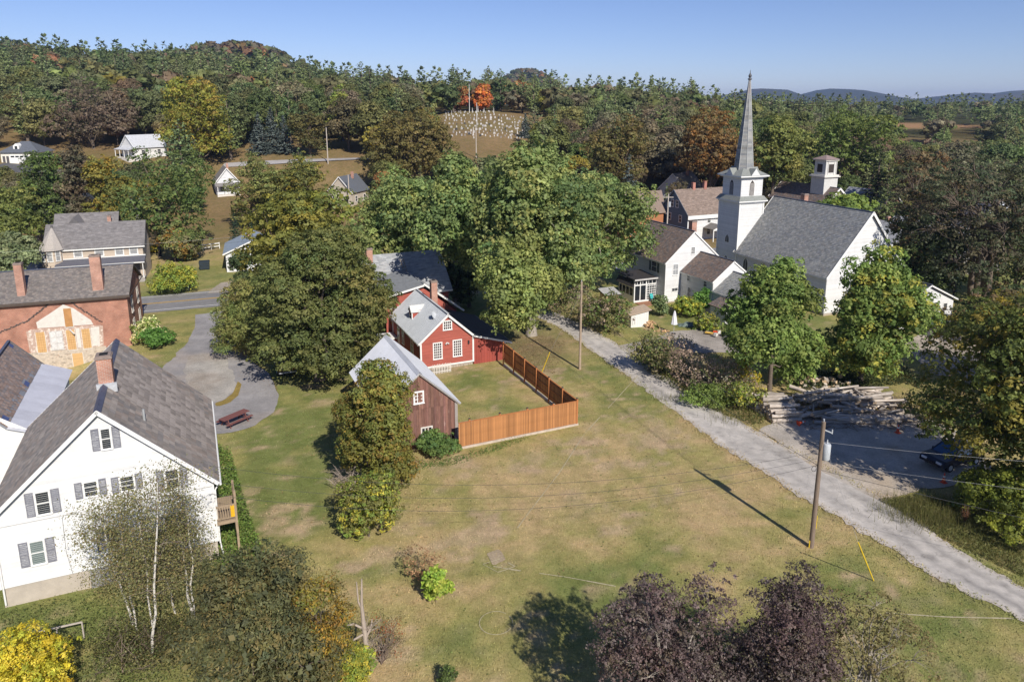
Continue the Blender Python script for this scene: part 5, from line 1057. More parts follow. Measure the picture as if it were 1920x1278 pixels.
m = MB(); m.face([(3.7, -2.95, 2.25), (7.1, -2.95, 2.25), (5.4, -2.95, 3.0)]); m.box(3.65, 7.15, -3.0, -2.9, 2.05, 2.25); part('porch_gable', m, TRIM, BL)
for x in (3.75, 5.0, 7.0): m = MB(); m.box(x-.08, x+.08, -3, -2.84, 0, 2.05); part('porch_post', m, TRIM, BL)
# tan-roofed rear wing with orange end wall
BW = thing('tan_wing', 'tan-roofed wing with orange-brown end wall left of the blue gable house', 'house', BLO, A24)
m = MB(); m.box(-9.5, -.8, 6.5, 13, 0, 4.6); part('wall', m, mat('orange_wall', (.40, .17, .08), .8, .15, 2), BW)
for y0, y1 in ((6.1, 9.8), (13.5, 9.8)):
    m = MB(); slope_slab(m, (-10, y0, 4.5), (-.35, y0, 4.5), (.9, y1, 8.4), (-10, y1, 8.4), .12); part('roof', m, mat('tan_shingle', (.24, .18, .145), .8, .12, 2, .15, 10), BW)
m = MB(); m.box(-.5, -.4, 6.0, 9, 4.2, 4.45); part('fascia', m, TRIM, BW)

# ================================================================== HALL WITH CUPOLA
HO = np.array([60.5, 138, 0]); HA = math.radians(22)
HL = thing('cupola_hall', 'old hall with square white cupola and rubble gable among trees behind the church', 'building', HO, HA)
ST2 = mat('pale_rubble', (.58, .53, .46), .9, .2, 3, .5, 5, col2=(.34, .27, .22), thr=.56, scale2=2.6)
m = MB(); m.hexa([(0, 0, -.2), (6, 0, -.2), (6, 0, 6.3), (3, 0, 9.0), (0, 0, 6.3)], [(0, .3, -.2), (6, .3, -.2), (6, .3, 6.3), (3, .3, 9.0), (0, .3, 6.3)]); part('gable_wall', m, ST2, HL)
m = MB(); m.box(0, 6, .3, 15, -.2, 6.3); part('wall', m, ST2, HL)
gable_roof(HL, 0, 3, 6, 0, 15, 6.3, 9.0, over=.35, eave=.5, pal=PAL_BR, w=.4, e=.25, rake=.32)
WEA = mat('weathered_white', (.60, .585, .55), .8, .15, 2, .2, 10, col2=(.42, .40, .37), thr=.6, scale2=2)
def hbox(x0, x1, y0, y1, z0, z1, nm, mt=WEA): m = MB(); m.box(x0, x1, y0, y1, z0, z1); return part(nm, m, mt, HL)
hbox(1.3, 4.7, 2.2, 5.6, 7.3, 11.0, 'cupola_base'); hbox(.95, 5.05, 1.85, 5.95, 11.0, 11.2, 'cornice', TRIMW); hbox(1.15, 4.85, 2.05, 5.75, 11.2, 11.45, 'cornice', TRIMW)
cu = hbox(1.6, 4.4, 2.5, 5.3, 11.45, 14.2, 'cupola'); hbox(1.3, 4.7, 2.2, 5.6, 14.2, 14.42, 'cornice', TRIMW)
for (a, b, c, d) in ((2.35, 3.65, 2.44, 2.5), ): hbox(a, b, c, d, 11.9, 13.5, 'cupola_opening', mat('barn_dark'))
hbox(1.54, 1.6, 3.25, 4.55, 11.9, 13.5, 'cupola_opening', mat('barn_dark'))
for x in (1.6, 2.2, 3.7, 4.3): hbox(x-.02, x+.12, 2.40, 2.5, 11.5, 14.15, 'pilaster')
m = MB(); m.hexa([(1.15, 2.05, 14.43), (4.85, 2.05, 14.43), (4.85, 5.75, 14.43), (1.15, 5.75, 14.43)], [(2.9, 3.8, 15.2), (3.1, 3.8, 15.2), (3.1, 4.0, 15.2), (2.9, 4.0, 15.2)]); part('cupola_roof', m, mat('cupola_red_roof', (.27, .20, .185), .8, .2, 4), HL)

# ================================================================== BACKGROUND HOUSES
def house(name, label, x, y, ang, w, l, eave, ridge, wall, roof, nwin=2, storeys=1, hip=False, metal=False, porch=False, chim=True, group=None, z=None):
    t = thing(name, label, 'house', (x, y, (gz(x, y) if z is None else z)), ang, group)
    wm = mat('bgwall_%.2f_%.2f_%.2f' % wall, wall, .8, .1, 2, attr=True); rm = mat('bgroof_%.2f_%.2f_%.2f' % roof, roof, .6 if metal else .85, .14, 2.5, .15, 12, metal=.2 if metal else 0)
    if hip:
        m = MB(); m.box(-w/2, w/2, 0, l, -1.5, eave); part('wall', m, wm, t)
        m = MB(); o = .5; m.hexa([(-w/2-o, -o, eave), (w/2+o, -o, eave), (w/2+o, l+o, eave), (-w/2-o, l+o, eave)], [(-w*.12, l*.5-.1, ridge), (w*.12, l*.5-.1, ridge), (w*.12, l*.5+.1, ridge), (-w*.12, l*.5+.1, ridge)]); part('roof', m, rm, t)
    else:
        gable_walls(t, -w/2, w/2, 0, l, -1.5, eave, 0, ridge, wm, .16, which='FBLR')
        for sg in (-1, 1):
            m = MB(); k = (ridge-eave)/(w/2); slope_slab(m, (sg*(w/2+.4), -.35, eave-.4*k+.12), (sg*(w/2+.4), l+.35, eave-.4*k+.12), (0, l+.35, ridge+.12), (0, -.35, ridge+.12), .1); part('roof', m, rm, t)
            m = MB(); m.beam((sg*(w/2+.4), -.37, eave-.4*k+.03), (0, -.37, ridge+.05), .05, .2); part('fascia', m, TRIM, t)
    for k in range(storeys):
        for i in range(nwin):
            s = w*(i+.5)/nwin-.45; window(t, (-w/2, 0), (1, 0), (0, -1), s, s+.9, .9+k*2.6, 2.2+k*2.6, 1, 2, TRIM)
    for i in range(2): window(t, (-w/2, l), (0, -1), (-1, 0), l*(i+.5)/2-.45, l*(i+.5)/2+.45, .9, 2.1, 1, 2, TRIM); window(t, (w/2, 0), (0, 1), (1, 0), l*(i+.5)/2-.45, l*(i+.5)/2+.45, .9, 2.1, 1, 2, TRIM)
    if porch:
        m = MB(); slope_slab(m, (-w/2-.3, -2, 2.3), (w/2+.3, -2, 2.3), (w/2+.3, 0, 2.9), (-w/2-.3, 0, 2.9), .1); part('porch_roof', m, rm, t); m = MB(); m.box(-w/2, w/2, -1.9, -.03, -1, .2); part('porch_floor', m, TRIMW, t)
        for i in range(4): x_ = -w/2+.1+i*(w-.3)/3; m = MB(); m.box(x_, x_+.14, -1.9, -1.76, .2, 2.3); part('porch_post', m, TRIM, t)
    if chim: chimney(t, w*.12, l*.6, ridge-.8, ridge+.8, .5, .5, cap=False)
    return t
garage = house('garage', 'white hip-roofed garage with grey roof and small dormer on the far left hillside', -127.5, 188, .12, 9.0, 8, 2.9, 5.6, (.74, .70, .60), (.115, .125, .145), 0, hip=True, chim=False)
m = MB(); m.box(-2.4, 2.4, -.06, .0, .0, 2.3); gd = part('garage_door', m, TRIM, garage)
for i in range(4): m = MB(); m.box(-2.1+i*1.1, -1.25+i*1.1, -.075, -.06, 1.65, 2.05); part('pane', m, GLASS, gd)
m = MB(); m.box(-1.7, -.3, .9, 2.4, 3.5, 4.6); m.hexa([(-1.7, .9, 4.6), (-.3, .9, 4.6), (-1.0, .9, 5.2)], [(-1.7, 2.9, 4.6), (-.3, 2.9, 4.6), (-1.0, 2.9, 5.2)]); dd = part('dormer', m, TRIM, garage); m = MB(); m.box(-1.3, -.7, .85, .9, 3.75, 4.5); part('pane', m, GLASS, dd)
for x in (-4.1, -3.2): m = MB(); m.box(x, x+.6, -.05, .0, .0, 2.0); part('door', m, mat('door_dark'), garage)
house('metal_roof_house', 'white house with bright metal roof half hidden under the brown hillside tree', -105, 199, -.6, 7, 9, 2.9, 6.0, (.72, .71, .69), (.60, .61, .64), 3, 1, metal=True, porch=True, chim=False)
house('cream_cottage', 'small white cottage with grey roof and front porch above the roadside trees', -69.5, 176, .45, 5.2, 9, 3.2, 6.4, (.66, .66, .66), (.24, .22, .205), 2, 1, porch=True)
house('stone_cottage', 'pale stone cottage with dark slate roof and dull red porch roof', -39.5, 165, -.28, 6.0, 8, 3.3, 6.6, (.50, .44, .36), (.12, .125, .14), 2)
house('white_house_in_trees', 'white house glimpsed through the trees behind the beige house', -82, 138, .3, 15, 9, 5.4, 8.6, (.76, .75, .74), (.30, .30, .31), 5, 2)
house('far_white_gable', 'white gable showing among dark trees behind the blue house', 38.0, 170, -.7, 7, 9, 4.0, 7.5, (.60, .60, .60), (.22, .20, .19), 2)
house('shaded_house', 'house with wide pale grey roof under the big dark tree at right', 72, 107, .40, 10, 16, 3.0, 6.4, (.40, .37, .34), (.36, .365, .38), 3)
house('blue_white_house', 'bluish white house with dark roof behind the big dark tree at right edge', 92, 134, .25, 9, 10, 4.6, 7.6, (.55, .58, .66), (.085, .09, .12), 3, 2)
house('brown_chimney_house', 'grey-roofed house with brown end wall among trees right of the cupola hall', 79, 149, .5, 8, 10, 4.0, 7.2, (.40, .24, .17), (.30, .31, .34), 2)
house('far_grey_house', 'grey gabled house low among trees right of the church spire', 68, 122, .3, 8, 9, 2.4, 4.6, (.55, .55, .55), (.30, .30, .31), 2)
# ================================================================== TREES
def unit(v): return v/(np.linalg.norm(v, axis=-1, keepdims=True)+1e-9)
def leaf_quads(rs, C, Nn, size, col, aspect=.62, bend=.12):
    n = len(C); Nn = unit(Nn); t = unit(np.cross(Nn, rs.randn(n, 3))); b = np.cross(Nn, t); s = np.asarray(size).reshape(-1, 1)*.5
    V = np.empty((n, 4, 3)); V[:, 0] = C+t*s; V[:, 1] = C+b*s*aspect-Nn*s*bend*2; V[:, 2] = C-t*s; V[:, 3] = C-b*s*aspect-Nn*s*bend*2
    return V.reshape(-1, 3), np.repeat(col, 4, 0)
def pick_cols(rs, n, pal, wts=None, jit=.14):
    pal = np.asarray(pal, float); w = np.ones(len(pal)) if wts is None else np.asarray(wts, float); k = rs.choice(len(pal), n, p=w/w.sum())
    return pal[k]*np.exp(rs.randn(n, 1)*jit)
def crown_geo(rs, lobes, nclump, nleaf, size, clump_r, pal, wts=None, flat=.6, fill=.18, low=-.55, up=.3, rnd=.5, aspect=.62, lobe_bias=None, jit=.13, shell=(.78, 1.05)):
    L = np.asarray(lobes, float); area = (L[:, 3]*L[:, 4]+L[:, 4]*L[:, 5]+L[:, 3]*L[:, 5]); p = area/area.sum()
    li = rs.choice(len(L), int(nclump*1.9), p=p); d = unit(rs.randn(len(li), 3)); keep = d[:, 2] > low; li, d = li[keep], d[keep]
    cc = L[li, :3]+d*L[li, 3:]*(shell[0]+(shell[1]-shell[0])*rs.rand(len(li), 1))
    q = ((cc[:, None]-L[None, :, :3])/L[None, :, 3:]); q = (q**2).sum(-1); q[np.arange(len(li)), li] = 9; ok = q.min(1) > .62
    cc, d, li = cc[ok][:nclump], d[ok][:nclump], li[ok][:nclump]; m = len(cc); spray = rs.rand(m) < .14; cc = cc+d*(L[li, 3:]*(.10+.28*rs.rand(m, 1)))*spray[:, None]; per = max(3, int(nleaf/m))
    lobec = np.exp(rs.randn(len(L), 1)*.10)*np.ones((1, 3)); lobec[:, 0] *= np.exp(rs.randn(len(L))*.06)
    if lobe_bias is not None: lobec = lobec*np.asarray(lobe_bias)
    cpal = pick_cols(rs, m, pal, wts, jit)*lobec[li]
    cr = clump_r*(.65+.7*rs.rand(m))*np.where(spray, .6, 1)
    k = np.repeat(np.arange(m), per); off = rs.randn(len(k), 3); off = off/np.maximum(1, np.linalg.norm(off, axis=1, keepdims=True)/1.6)
    off = unit(off+d[k]*.7+np.array([0, 0, .45]))
    P = cc[k]+off*(cr[k]*(.35+.65*np.sqrt(rs.rand(len(k)))))[:, None]*np.array([1, 1, flat])
    nrm = off*.9+d[k]*.35+np.array([0, 0, up])+rs.randn(len(k), 3)*rnd
    col = cpal[k]*np.exp(rs.randn(len(k), 1)*.11); sz = size*(.65+.7*rs.rand(len(k)))
    V, C = leaf_quads(rs, P, nrm, sz, col, aspect)
    nf = int(nleaf*fill)
    if nf:
        lf = rs.choice(len(L), nf, p=p); dd = unit(rs.randn(nf, 3)); P = L[lf, :3]+dd*L[lf, 3:]*(.35+.45*rs.rand(nf, 1))
        V2, C2 = leaf_quads(rs, P, dd*.5+rs.randn(nf, 3)*.8, size*1.7*(.7+.6*rs.rand(nf)), pick_cols(rs, nf, pal, wts), .8); V = np.r_[V, V2]; C = np.r_[C, C2]
    return V, C, cc
def lobes_for(rs, cx, cy, z0, z1, rx, ry, n, kind='round', spread=.62):
    H = z1-z0; cz = (z0+z1)/2; out = []
    for i in range(n):
        for _ in range(30):
            p = rs.rand(3)*2-1
            if (p**2).sum() < 1: break
        t = (p[2]+1)/2
        if kind == 'round': w = math.sqrt(max(.08, 1-(p[2]*.92)**2))
        elif kind == 'dome': w = math.sqrt(max(.05, 1-(t*.97)**2.2))
        elif kind == 'oval': w = math.sin(math.pi*min(.97, max(.08, .12+.84*t)))**.7
        elif kind == 'egg': w = (1-t)**.55*min(1, .55+t*2.2)
        elif kind == 'vase': w = .30+.8*t**.8 if t < .8 else 1.0-.8*(t-.8)
        elif kind == 'cone': w = 1.02-t*.95
        elif kind == 'col': w = 1.0 if t < .72 else 1.0-1.6*(t-.72)
        else: w = 1
        a = rs.rand()*6.283; r = math.sqrt(rs.rand())*spread*1.12; s = (.30+.16*rs.rand())*(1.0 if n < 26 else .78)
        lr = s*(.6+.5*w); out.append((cx+math.cos(a)*r*rx*w, cy+math.sin(a)*r*ry*w, z0+H*(.14+.74*t), rx*lr, ry*lr, min(H*.30, max(rx, ry)*lr)*(.75+.3*rs.rand())))
    return out
def limb(mb, rs, a, b, r0, r1, n=5, wob=.12, sides=6):
    a = np.asarray(a, float); b = np.asarray(b, float); L = np.linalg.norm(b-a); pts = []
    for i in range(n+1):
        t = i/n; p = a+(b-a)*t; p = p+(rs.randn(3)*wob*L*.25*math.sin(math.pi*t)); p[2] += .10*L*math.sin(math.pi*t); pts.append(p)
    mb.tube(pts, list(np.linspace(r0, r1, n+1)), sides)
def tree_parts(rs, lobes, cc, h0, tr, twigs=40, lean=(0, 0), top=None, trunks=1, bark=BARK):
    mb = MB(); L = np.asarray(lobes); zt = top or (L[:, 2].mean()+.2*(L[:, 2].max()-L[:, 2].min()))
    cxy = L[:, :2].mean(0); ends = []
    for k in range(trunks):
        a = rs.rand()*6.28; ox = (math.cos(a)*tr*1.6, math.sin(a)*tr*1.6) if trunks > 1 else (0, 0)
        tp = np.array([cxy[0]*.5+ox[0]*(3 if trunks > 1 else 1), cxy[1]*.5+ox[1]*(3 if trunks > 1 else 1), zt]); pts = [np.array([ox[0], ox[1], -.4]), np.array([ox[0], ox[1], .3]), np.array([ox[0]*1.5, ox[1]*1.5, h0*.6]), tp*np.array([.5, .5, .62]), tp]
        mb.tube(pts, [tr*1.35, tr*1.05, tr*.85, tr*.62, tr*.22], 9); ends.append(pts)
    for l in lobes:
        s = ends[rs.randint(len(ends))]; t = rs.uniform(.35, .9); i = 2 if t < .6 else 3; st = s[i]+(s[i+1]-s[i])*rs.rand()
        limb(mb, rs, st, l[:3], tr*.38, tr*.10)
    if len(cc):
        for j in rs.choice(len(cc), min(twigs, len(cc)), False):
            l = min(lobes, key=lambda q: (q[0]-cc[j][0])**2+(q[1]-cc[j][1])**2+(q[2]-cc[j][2])**2); limb(mb, rs, l[:3], cc[j], tr*.10, tr*.02, 3, .15, 4)
    return mb
_seed = [100]
def tree(name, label, base, crown, cat='tree', group=None, pal=((.06, .085, .022),), wts=None, kind='round', nl=14, nclump=400, nleaf=16000, size=.26, cr=.75, depth=.95, trunk=.3, h0=None, flat=.6, fill=.18, twigs=40, trunks=1, bark=BARK, low=-.55, aspect=.62, sparse=False, rnd=.5, jit=.13, spread=.62, lobe_bias=None, shell=(.78, 1.05), up=.3, ctr=None):
    """base: ground pixel or world xy; crown: surveyed box (u0,v0,u1,v1) read at the tree's depth"""
    _seed[0] += 1; rs = np.random.RandomState(_seed[0])
    if len(base) == 2: b = G(*base)
    else: b = np.array([base[0], base[1], gz(base[0], base[1])])
    u0, v0, u1, v1 = crown; um = (u0+u1)/2
    yc = b[1] if ctr is None else ctr
    zt = D(um, v0, yc)[2]-b[2]; zb = max(D(um, v1, yc)[2]-b[2], .15); xl = D(u0, (v0+v1)/2, yc)[0]; xr = D(u1, (v0+v1)/2, yc)[0]
    rx = (xr-xl)/2; cx = (xl+xr)/2-b[0]; ry = rx*depth
    lobes = lobes_for(rs, cx, yc-b[1], zb, zt, rx, ry, nl, kind, spread); L = np.array(lobes)
    for ax, lo, hi in ((0, cx-rx, cx+rx), (1, yc-b[1]-ry, yc-b[1]+ry), (2, zb, zt)):   # stretch the lobes to the surveyed extent
        a0 = (L[:, ax]-L[:, 3+ax]).min(); a1 = (L[:, ax]+L[:, 3+ax]).max(); k = (hi-lo)/(a1-a0); L[:, ax] = lo+(L[:, ax]-a0)*k; L[:, 3+ax] *= k**.7
    lobes = [tuple(q) for q in L]; nleaf = int(nleaf*.60); size *= 1.12; pal = np.asarray(pal)*2.5
    V, C, cc = crown_geo(rs, lobes, nclump, nleaf, size, cr, pal, wts, flat, 0 if sparse else fill, low, up, rnd, aspect, lobe_bias, jit, shell)
    t = thing(name, label, cat, b, 0, group)
    tm = tree_parts(rs, lobes, cc, h0 or zb, trunk, twigs, trunks=trunks)
    part('trunk' if cat == 'tree' else 'stems', tm, bark, t)
    link('crown' if cat == 'tree' else 'foliage', quads_mesh('crown', V, C), LEAF, t); return t
def conifer_geo(rs, h, r, pal, nb=26, lv=22, size=.5, kind='spruce', z0=.1):
    Vs, Cs = [], []; mb = MB(); mb.tube([(0, 0, -.3), (0, 0, h*.5), (0, 0, h*.97)], [r*.09, r*.06, .02], 6)
    for i in range(lv):
        t = i/(lv-1); z = h*(z0+(.97-z0)*t); n = max(4, int(nb*(1-t*.7)))
        for k in range(n):
            a = rs.rand()*6.283
            if kind == 'spruce': ln = r*(1-t)**.85*(.75+.4*rs.rand())+.12
            else: ln = r*(min(1, .55+1.3*t) if t < .45 else (1-t)**.6*1.45)*(.5+.65*rs.rand())+.2
            m = max(3, int(ln/size*2.6)); s = (np.arange(m)+.5)/m; s = s[s > .15] if kind == 'spruce' else s[s > .2]
            dr = -.35 if kind == 'spruce' else .15; P = np.c_[np.cos(a)*ln*s, np.sin(a)*ln*s, z+ln*(dr*s+(.28*s**2 if kind == 'spruce' else .12*s**2))]
            P = P+rs.randn(len(P), 3)*size*.18; col = pick_cols(rs, 1, pal, None, .14)*np.exp(rs.randn(len(P), 1)*.10)
            nr = np.c_[np.cos(a)*.4*np.ones(len(P)), np.sin(a)*.4*np.ones(len(P)), np.ones(len(P))]+rs.randn(len(P), 3)*.55
            V, C = leaf_quads(rs, P, nr, size*(.8+.5*rs.rand(len(P))), col, .55, .18); Vs.append(V); Cs.append(C)
            if kind == 'pine' and k < 3: mb.tube([(0, 0, z), (math.cos(a)*ln*.7, math.sin(a)*ln*.7, z+ln*.1)], [.06, .02], 4)
    return np.concatenate(Vs), np.concatenate(Cs), mb
# palettes: real leaf colours
P_MAPLE = [(.070, .080, .024), (.080, .088, .027), (.062, .074, .024), (.088, .090, .028)]
P_OLIVE = [(.112, .106, .022), (.096, .098, .024), (.128, .112, .022), (.084, .09, .024)]
P_LOLIVE = [(.118, .128, .038), (.10, .114, .036), (.135, .138, .042), (.11, .10, .034)]
P_COTTON = [(.105, .135, .042), (.088, .118, .040), (.125, .152, .052), (.072, .10, .036), (.15, .16, .05)]
P_GREEN = [(.084, .118, .028), (.100, .134, .032), (.066, .098, .024), (.122, .148, .038)]
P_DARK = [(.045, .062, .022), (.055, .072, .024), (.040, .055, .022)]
P_BROWN = [(.105, .076, .036), (.085, .068, .032), (.125, .088, .042), (.075, .07, .028)]
P_AUTUMN = [(.165, .115, .018), (.12, .105, .02), (.14, .085, .02), (.09, .095, .02), (.19, .12, .02)]
P_PURPLE = [(.058, .040, .038), (.070, .050, .046), (.050, .036, .034), (.092, .072, .064), (.066, .054, .038)]
P_BIRCH = [(.095, .095, .038), (.08, .082, .036), (.115, .105, .042), (.10, .075, .034)]
P_YELL = [(.30, .235, .02), (.24, .21, .022), (.19, .19, .022), (.33, .26, .035)]
P_SHRUB = [(.085, .10, .030), (.105, .10, .036), (.12, .105, .05), (.07, .088, .028)]
P_TWIG = [(.19, .145, .11), (.16, .12, .09), (.13, .11, .06), (.22, .17, .125)]
P_PINE = [(.042, .072, .035), (.052, .084, .040), (.036, .062, .034)]
P_BSPR = [(.11, .135, .12), (.13, .155, .14), (.095, .12, .105)]
P_YGREEN = [(.17, .185, .03), (.13, .16, .03), (.10, .135, .028), (.22, .20, .03)]

# ---- centre and left
tree('maple_tree', 'huge dense dark green maple crown standing left of the red house', (600, 712), (478, 425, 745, 740), pal=P_MAPLE, kind='dome', nl=60, nclump=2600, nleaf=92000, size=.20, cr=.62, trunk=.5, h0=1.6, flat=.6, fill=.16, low=-.35, spread=.80)
tree('maple_tree', 'yellow-olive maple crown rising behind the huge dark green maple', (575, 632), (458, 350, 694, 600), pal=P_OLIVE, kind='round', nl=34, nclump=900, nleaf=36000, size=.32, cr=.95, trunk=.45, flat=.55)
tree('willow_tree', 'light olive feathery tree overhanging the driveway left of the dark maple', (462, 664), (405, 515, 530, 675), pal=P_LOLIVE, kind='dome', nl=22, nclump=700, nleaf=26000, size=.22, cr=.65, trunk=.22, h0=1.0, aspect=.35, rnd=.9, low=-.6)
tree('dark_tree', 'small dark green tree wedged between the olive maple and the bins', (468, 560), (436, 470, 505, 560), pal=P_DARK, kind='oval', nl=12, nclump=260, nleaf=8000, size=.28, cr=.6, trunk=.15)
tree('cottonwood_tree', 'tallest pale green cottonwood with thick pale trunk beside the side road', (996, 628), (885, 248, 1105, 560), ctr=73, pal=P_COTTON, kind='oval', nl=48, nclump=1300, nleaf=50000, size=.34, cr=1.0, trunk=.62, bark=BARKG, h0=2.5, flat=.75, low=-.7, fill=.2, spread=.8, twigs=90)
tree('cottonwood_tree', 'pale green cottonwood leaning right over the farmhouse roof', (1085, 560), (1030, 322, 1230, 530), pal=P_COTTON, kind='round', nl=28, nclump=800, nleaf=30000, size=.34, cr=1.0, trunk=.45, bark=BARKG, flat=.75, low=-.7)
tree('cottonwood_tree', 'pale green cottonwood above the grey roof of the rear red house', (745, 540), (655, 318, 840, 505), ctr=90, pal=P_COTTON, kind='round', nl=30, nclump=800, nleaf=30000, size=.34, cr=1.0, trunk=.45, bark=BARKG, flat=.75, low=-.7)
tree('cottonwood_tree', 'middle pale green cottonwood between the tallest and the left one', (855, 575), (785, 290, 935, 520), ctr=78, pal=P_COTTON, kind='oval', nl=30, nclump=800, nleaf=28000, size=.36, cr=1.0, trunk=.45, bark=BARKG, flat=.75, low=-.7)
tree('cottonwood_tree', 'low leafy cottonwood skirt hanging in front of the pale trunk', (996, 630), (895, 440, 1052, 612), ctr=66.5, pal=[(.125, .145, .042), (.105, .13, .040), (.15, .165, .05)], kind='oval', nl=26, nclump=650, nleaf=24000, size=.30, cr=.8, trunk=.2, flat=.8, low=-.8, bark=BARKG)
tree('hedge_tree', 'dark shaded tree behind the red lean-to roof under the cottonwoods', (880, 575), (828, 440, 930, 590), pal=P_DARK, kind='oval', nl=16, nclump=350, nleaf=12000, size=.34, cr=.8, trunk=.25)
tree('barn_tree', 'slim yellow-green maple growing in front of the brown barn', (690, 925), (630, 676, 780, 935), pal=[(.098, .104, .024), (.115, .112, .024), (.080, .090, .024), (.135, .10, .024)], kind='col', nl=44, nclump=1300, nleaf=46000, size=.15, cr=.42, trunk=.18, h0=.6, flat=.7, spread=.8, low=-.75)
tree('shrub', 'yellow-green shrub at the foot of the slim barn tree', (692, 1005), (632, 885, 752, 1018), cat='shrub', pal=P_YGREEN[1:]+[(.10, .10, .03)]*3, kind='col', nl=24, nclump=560, nleaf=16000, size=.12, cr=.32, trunk=.05, h0=.3, low=-.8)
tree('dark_shrub', 'dark green shrub tucked between the slim barn tree and the lawn', (752, 905), (725, 840, 776, 905), cat='shrub', pal=P_DARK, kind='dome', nl=8, nclump=160, nleaf=6000, size=.12, cr=.3, trunk=.04, h0=.2, low=-.8)
tree('low_shrub', 'low green shrub against the barn wall at the fence corner', (825, 850), (775, 815, 862, 868), cat='shrub', pal=[(.075, .115, .03), (.09, .13, .035), (.06, .10, .03)], kind='dome', nl=10, nclump=200, nleaf=9000, size=.12, cr=.28, trunk=.03, h0=.1, low=-.8)
# ---- two green trees by the log pile, right
tree('green_tree', 'bright green broadleaf tree left of its twin, in front of the farmhouse ells', (1442, 738), (1358, 480, 1560, 730), pal=P_GREEN, kind='egg', nl=34, nclump=950, nleaf=38000, size=.26, cr=.7, trunk=.22, h0=2.0, flat=.8, low=-.7, spread=.75)
tree('green_tree', 'bright green broadleaf tree right of its twin, in front of the church gable', (1612, 716), (1538, 450, 1735, 700), pal=P_GREEN+[(.17, .16, .03)], kind='egg', nl=34, nclump=950, nleaf=38000, size=.27, cr=.75, trunk=.26, h0=1.5, flat=.8, low=-.7, spread=.75)
# ---- right side
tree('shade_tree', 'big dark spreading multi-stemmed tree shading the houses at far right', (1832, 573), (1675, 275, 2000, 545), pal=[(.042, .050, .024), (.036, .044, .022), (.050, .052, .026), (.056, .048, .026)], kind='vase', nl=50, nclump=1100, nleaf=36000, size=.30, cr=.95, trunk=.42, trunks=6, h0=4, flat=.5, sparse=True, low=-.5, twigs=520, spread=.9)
tree('roadside_maple', 'dark green maple with yellowing leaves at the right edge above the parked blue car', (1945, 962), (1768, 560, 2140, 935), pal=[(.060, .075, .018), (.075, .085, .02), (.05, .062, .018), (.12, .10, .02)], kind='oval', nl=46, nclump=1300, nleaf=52000, size=.20, cr=.62, trunk=.35, h0=2, flat=.6, spread=.8)
tree('roadside_maple', 'lower yellow-green maple branchwork at the right edge beside the road verge', (1925, 985), (1820, 880, 2060, 1000), pal=[(.13, .145, .022), (.10, .12, .02), (.075, .09, .02)], kind='dome', nl=18, nclump=450, nleaf=18000, size=.16, cr=.5, trunk=.12, h0=.8, flat=.6)
tree('autumn_tree', 'brown and gold autumn tree at the right edge above the church drive', (1965, 745), (1832, 545, 2090, 755), pal=P_BROWN+P_AUTUMN[:2], kind='round', nl=30, nclump=700, nleaf=26000, size=.24, cr=.7, trunk=.3, twigs=160)
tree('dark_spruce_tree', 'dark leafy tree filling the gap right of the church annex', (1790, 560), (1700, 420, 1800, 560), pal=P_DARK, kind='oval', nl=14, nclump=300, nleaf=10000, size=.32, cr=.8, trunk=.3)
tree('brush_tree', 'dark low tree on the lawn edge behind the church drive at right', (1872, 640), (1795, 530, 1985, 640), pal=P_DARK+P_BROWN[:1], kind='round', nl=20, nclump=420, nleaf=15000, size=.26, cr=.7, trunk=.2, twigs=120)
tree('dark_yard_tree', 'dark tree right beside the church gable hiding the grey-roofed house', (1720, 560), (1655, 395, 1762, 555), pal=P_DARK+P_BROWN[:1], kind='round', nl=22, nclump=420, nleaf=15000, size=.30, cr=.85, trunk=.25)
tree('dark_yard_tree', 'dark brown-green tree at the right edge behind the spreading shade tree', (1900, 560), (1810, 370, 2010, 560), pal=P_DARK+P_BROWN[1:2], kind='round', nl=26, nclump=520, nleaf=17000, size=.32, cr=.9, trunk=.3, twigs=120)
# ---- bottom edge
tree('plum_tree', 'purple-leaved plum tree at the bottom edge, left of the brownish one', (1275, 1425), (1118, 1100, 1432, 1470), pal=P_PURPLE, kind='col', nl=40, nclump=2300, nleaf=62000, size=.088, cr=.26, rnd=.95, shell=(.7, 1.15), trunk=.14, h0=.8, flat=.8, fill=.12, twigs=260, low=-.5, spread=.8, bark=BARKG)
tree('plum_tree', 'purple-leaved plum tree at the bottom edge with its top nearest the pole', (1460, 1425), (1352, 1084, 1580, 1470), pal=P_PURPLE, kind='col', nl=40, nclump=1800, nleaf=48000, size=.088, cr=.26, rnd=.95, shell=(.7, 1.15), trunk=.14, h0=.8, flat=.8, fill=.12, twigs=220, low=-.5, spread=.8, bark=BARKG)
tree('thorn_tree', 'sparse brownish-green tree at the bottom right of the purple plums', (1600, 1430), (1500, 1110, 1740, 1400), pal=[(.12, .10, .045), (.105, .095, .04), (.09, .085, .032)], kind='dome', nl=30, nclump=620, nleaf=17000, size=.095, cr=.32, trunk=.12, h0=.6, flat=.8, sparse=True, twigs=320, spread=.85, bark=BARKG)
tree('sumac_tree', 'large dark olive tree with drooping leaves at the bottom left', (478, 1345), (335, 1045, 640, 1330), pal=[(.056, .060, .026), (.070, .070, .028), (.048, .052, .026), (.095, .080, .03)], kind='dome', nl=42, nclump=1400, nleaf=56000, size=.13, cr=.42, trunk=.16, h0=.6, flat=.7, fill=.2, aspect=.38, low=-.5, spread=.8)
tree('sumac_tree', 'yellow-brown autumn leaves at the right flank of the dark olive tree', (600, 1330), (560, 1090, 660, 1320), pal=P_AUTUMN+[(.10, .085, .03)]*3, kind='oval', nl=18, nclump=420, nleaf=15000, size=.11, cr=.34, trunk=.08, h0=.4, flat=.7, aspect=.4)
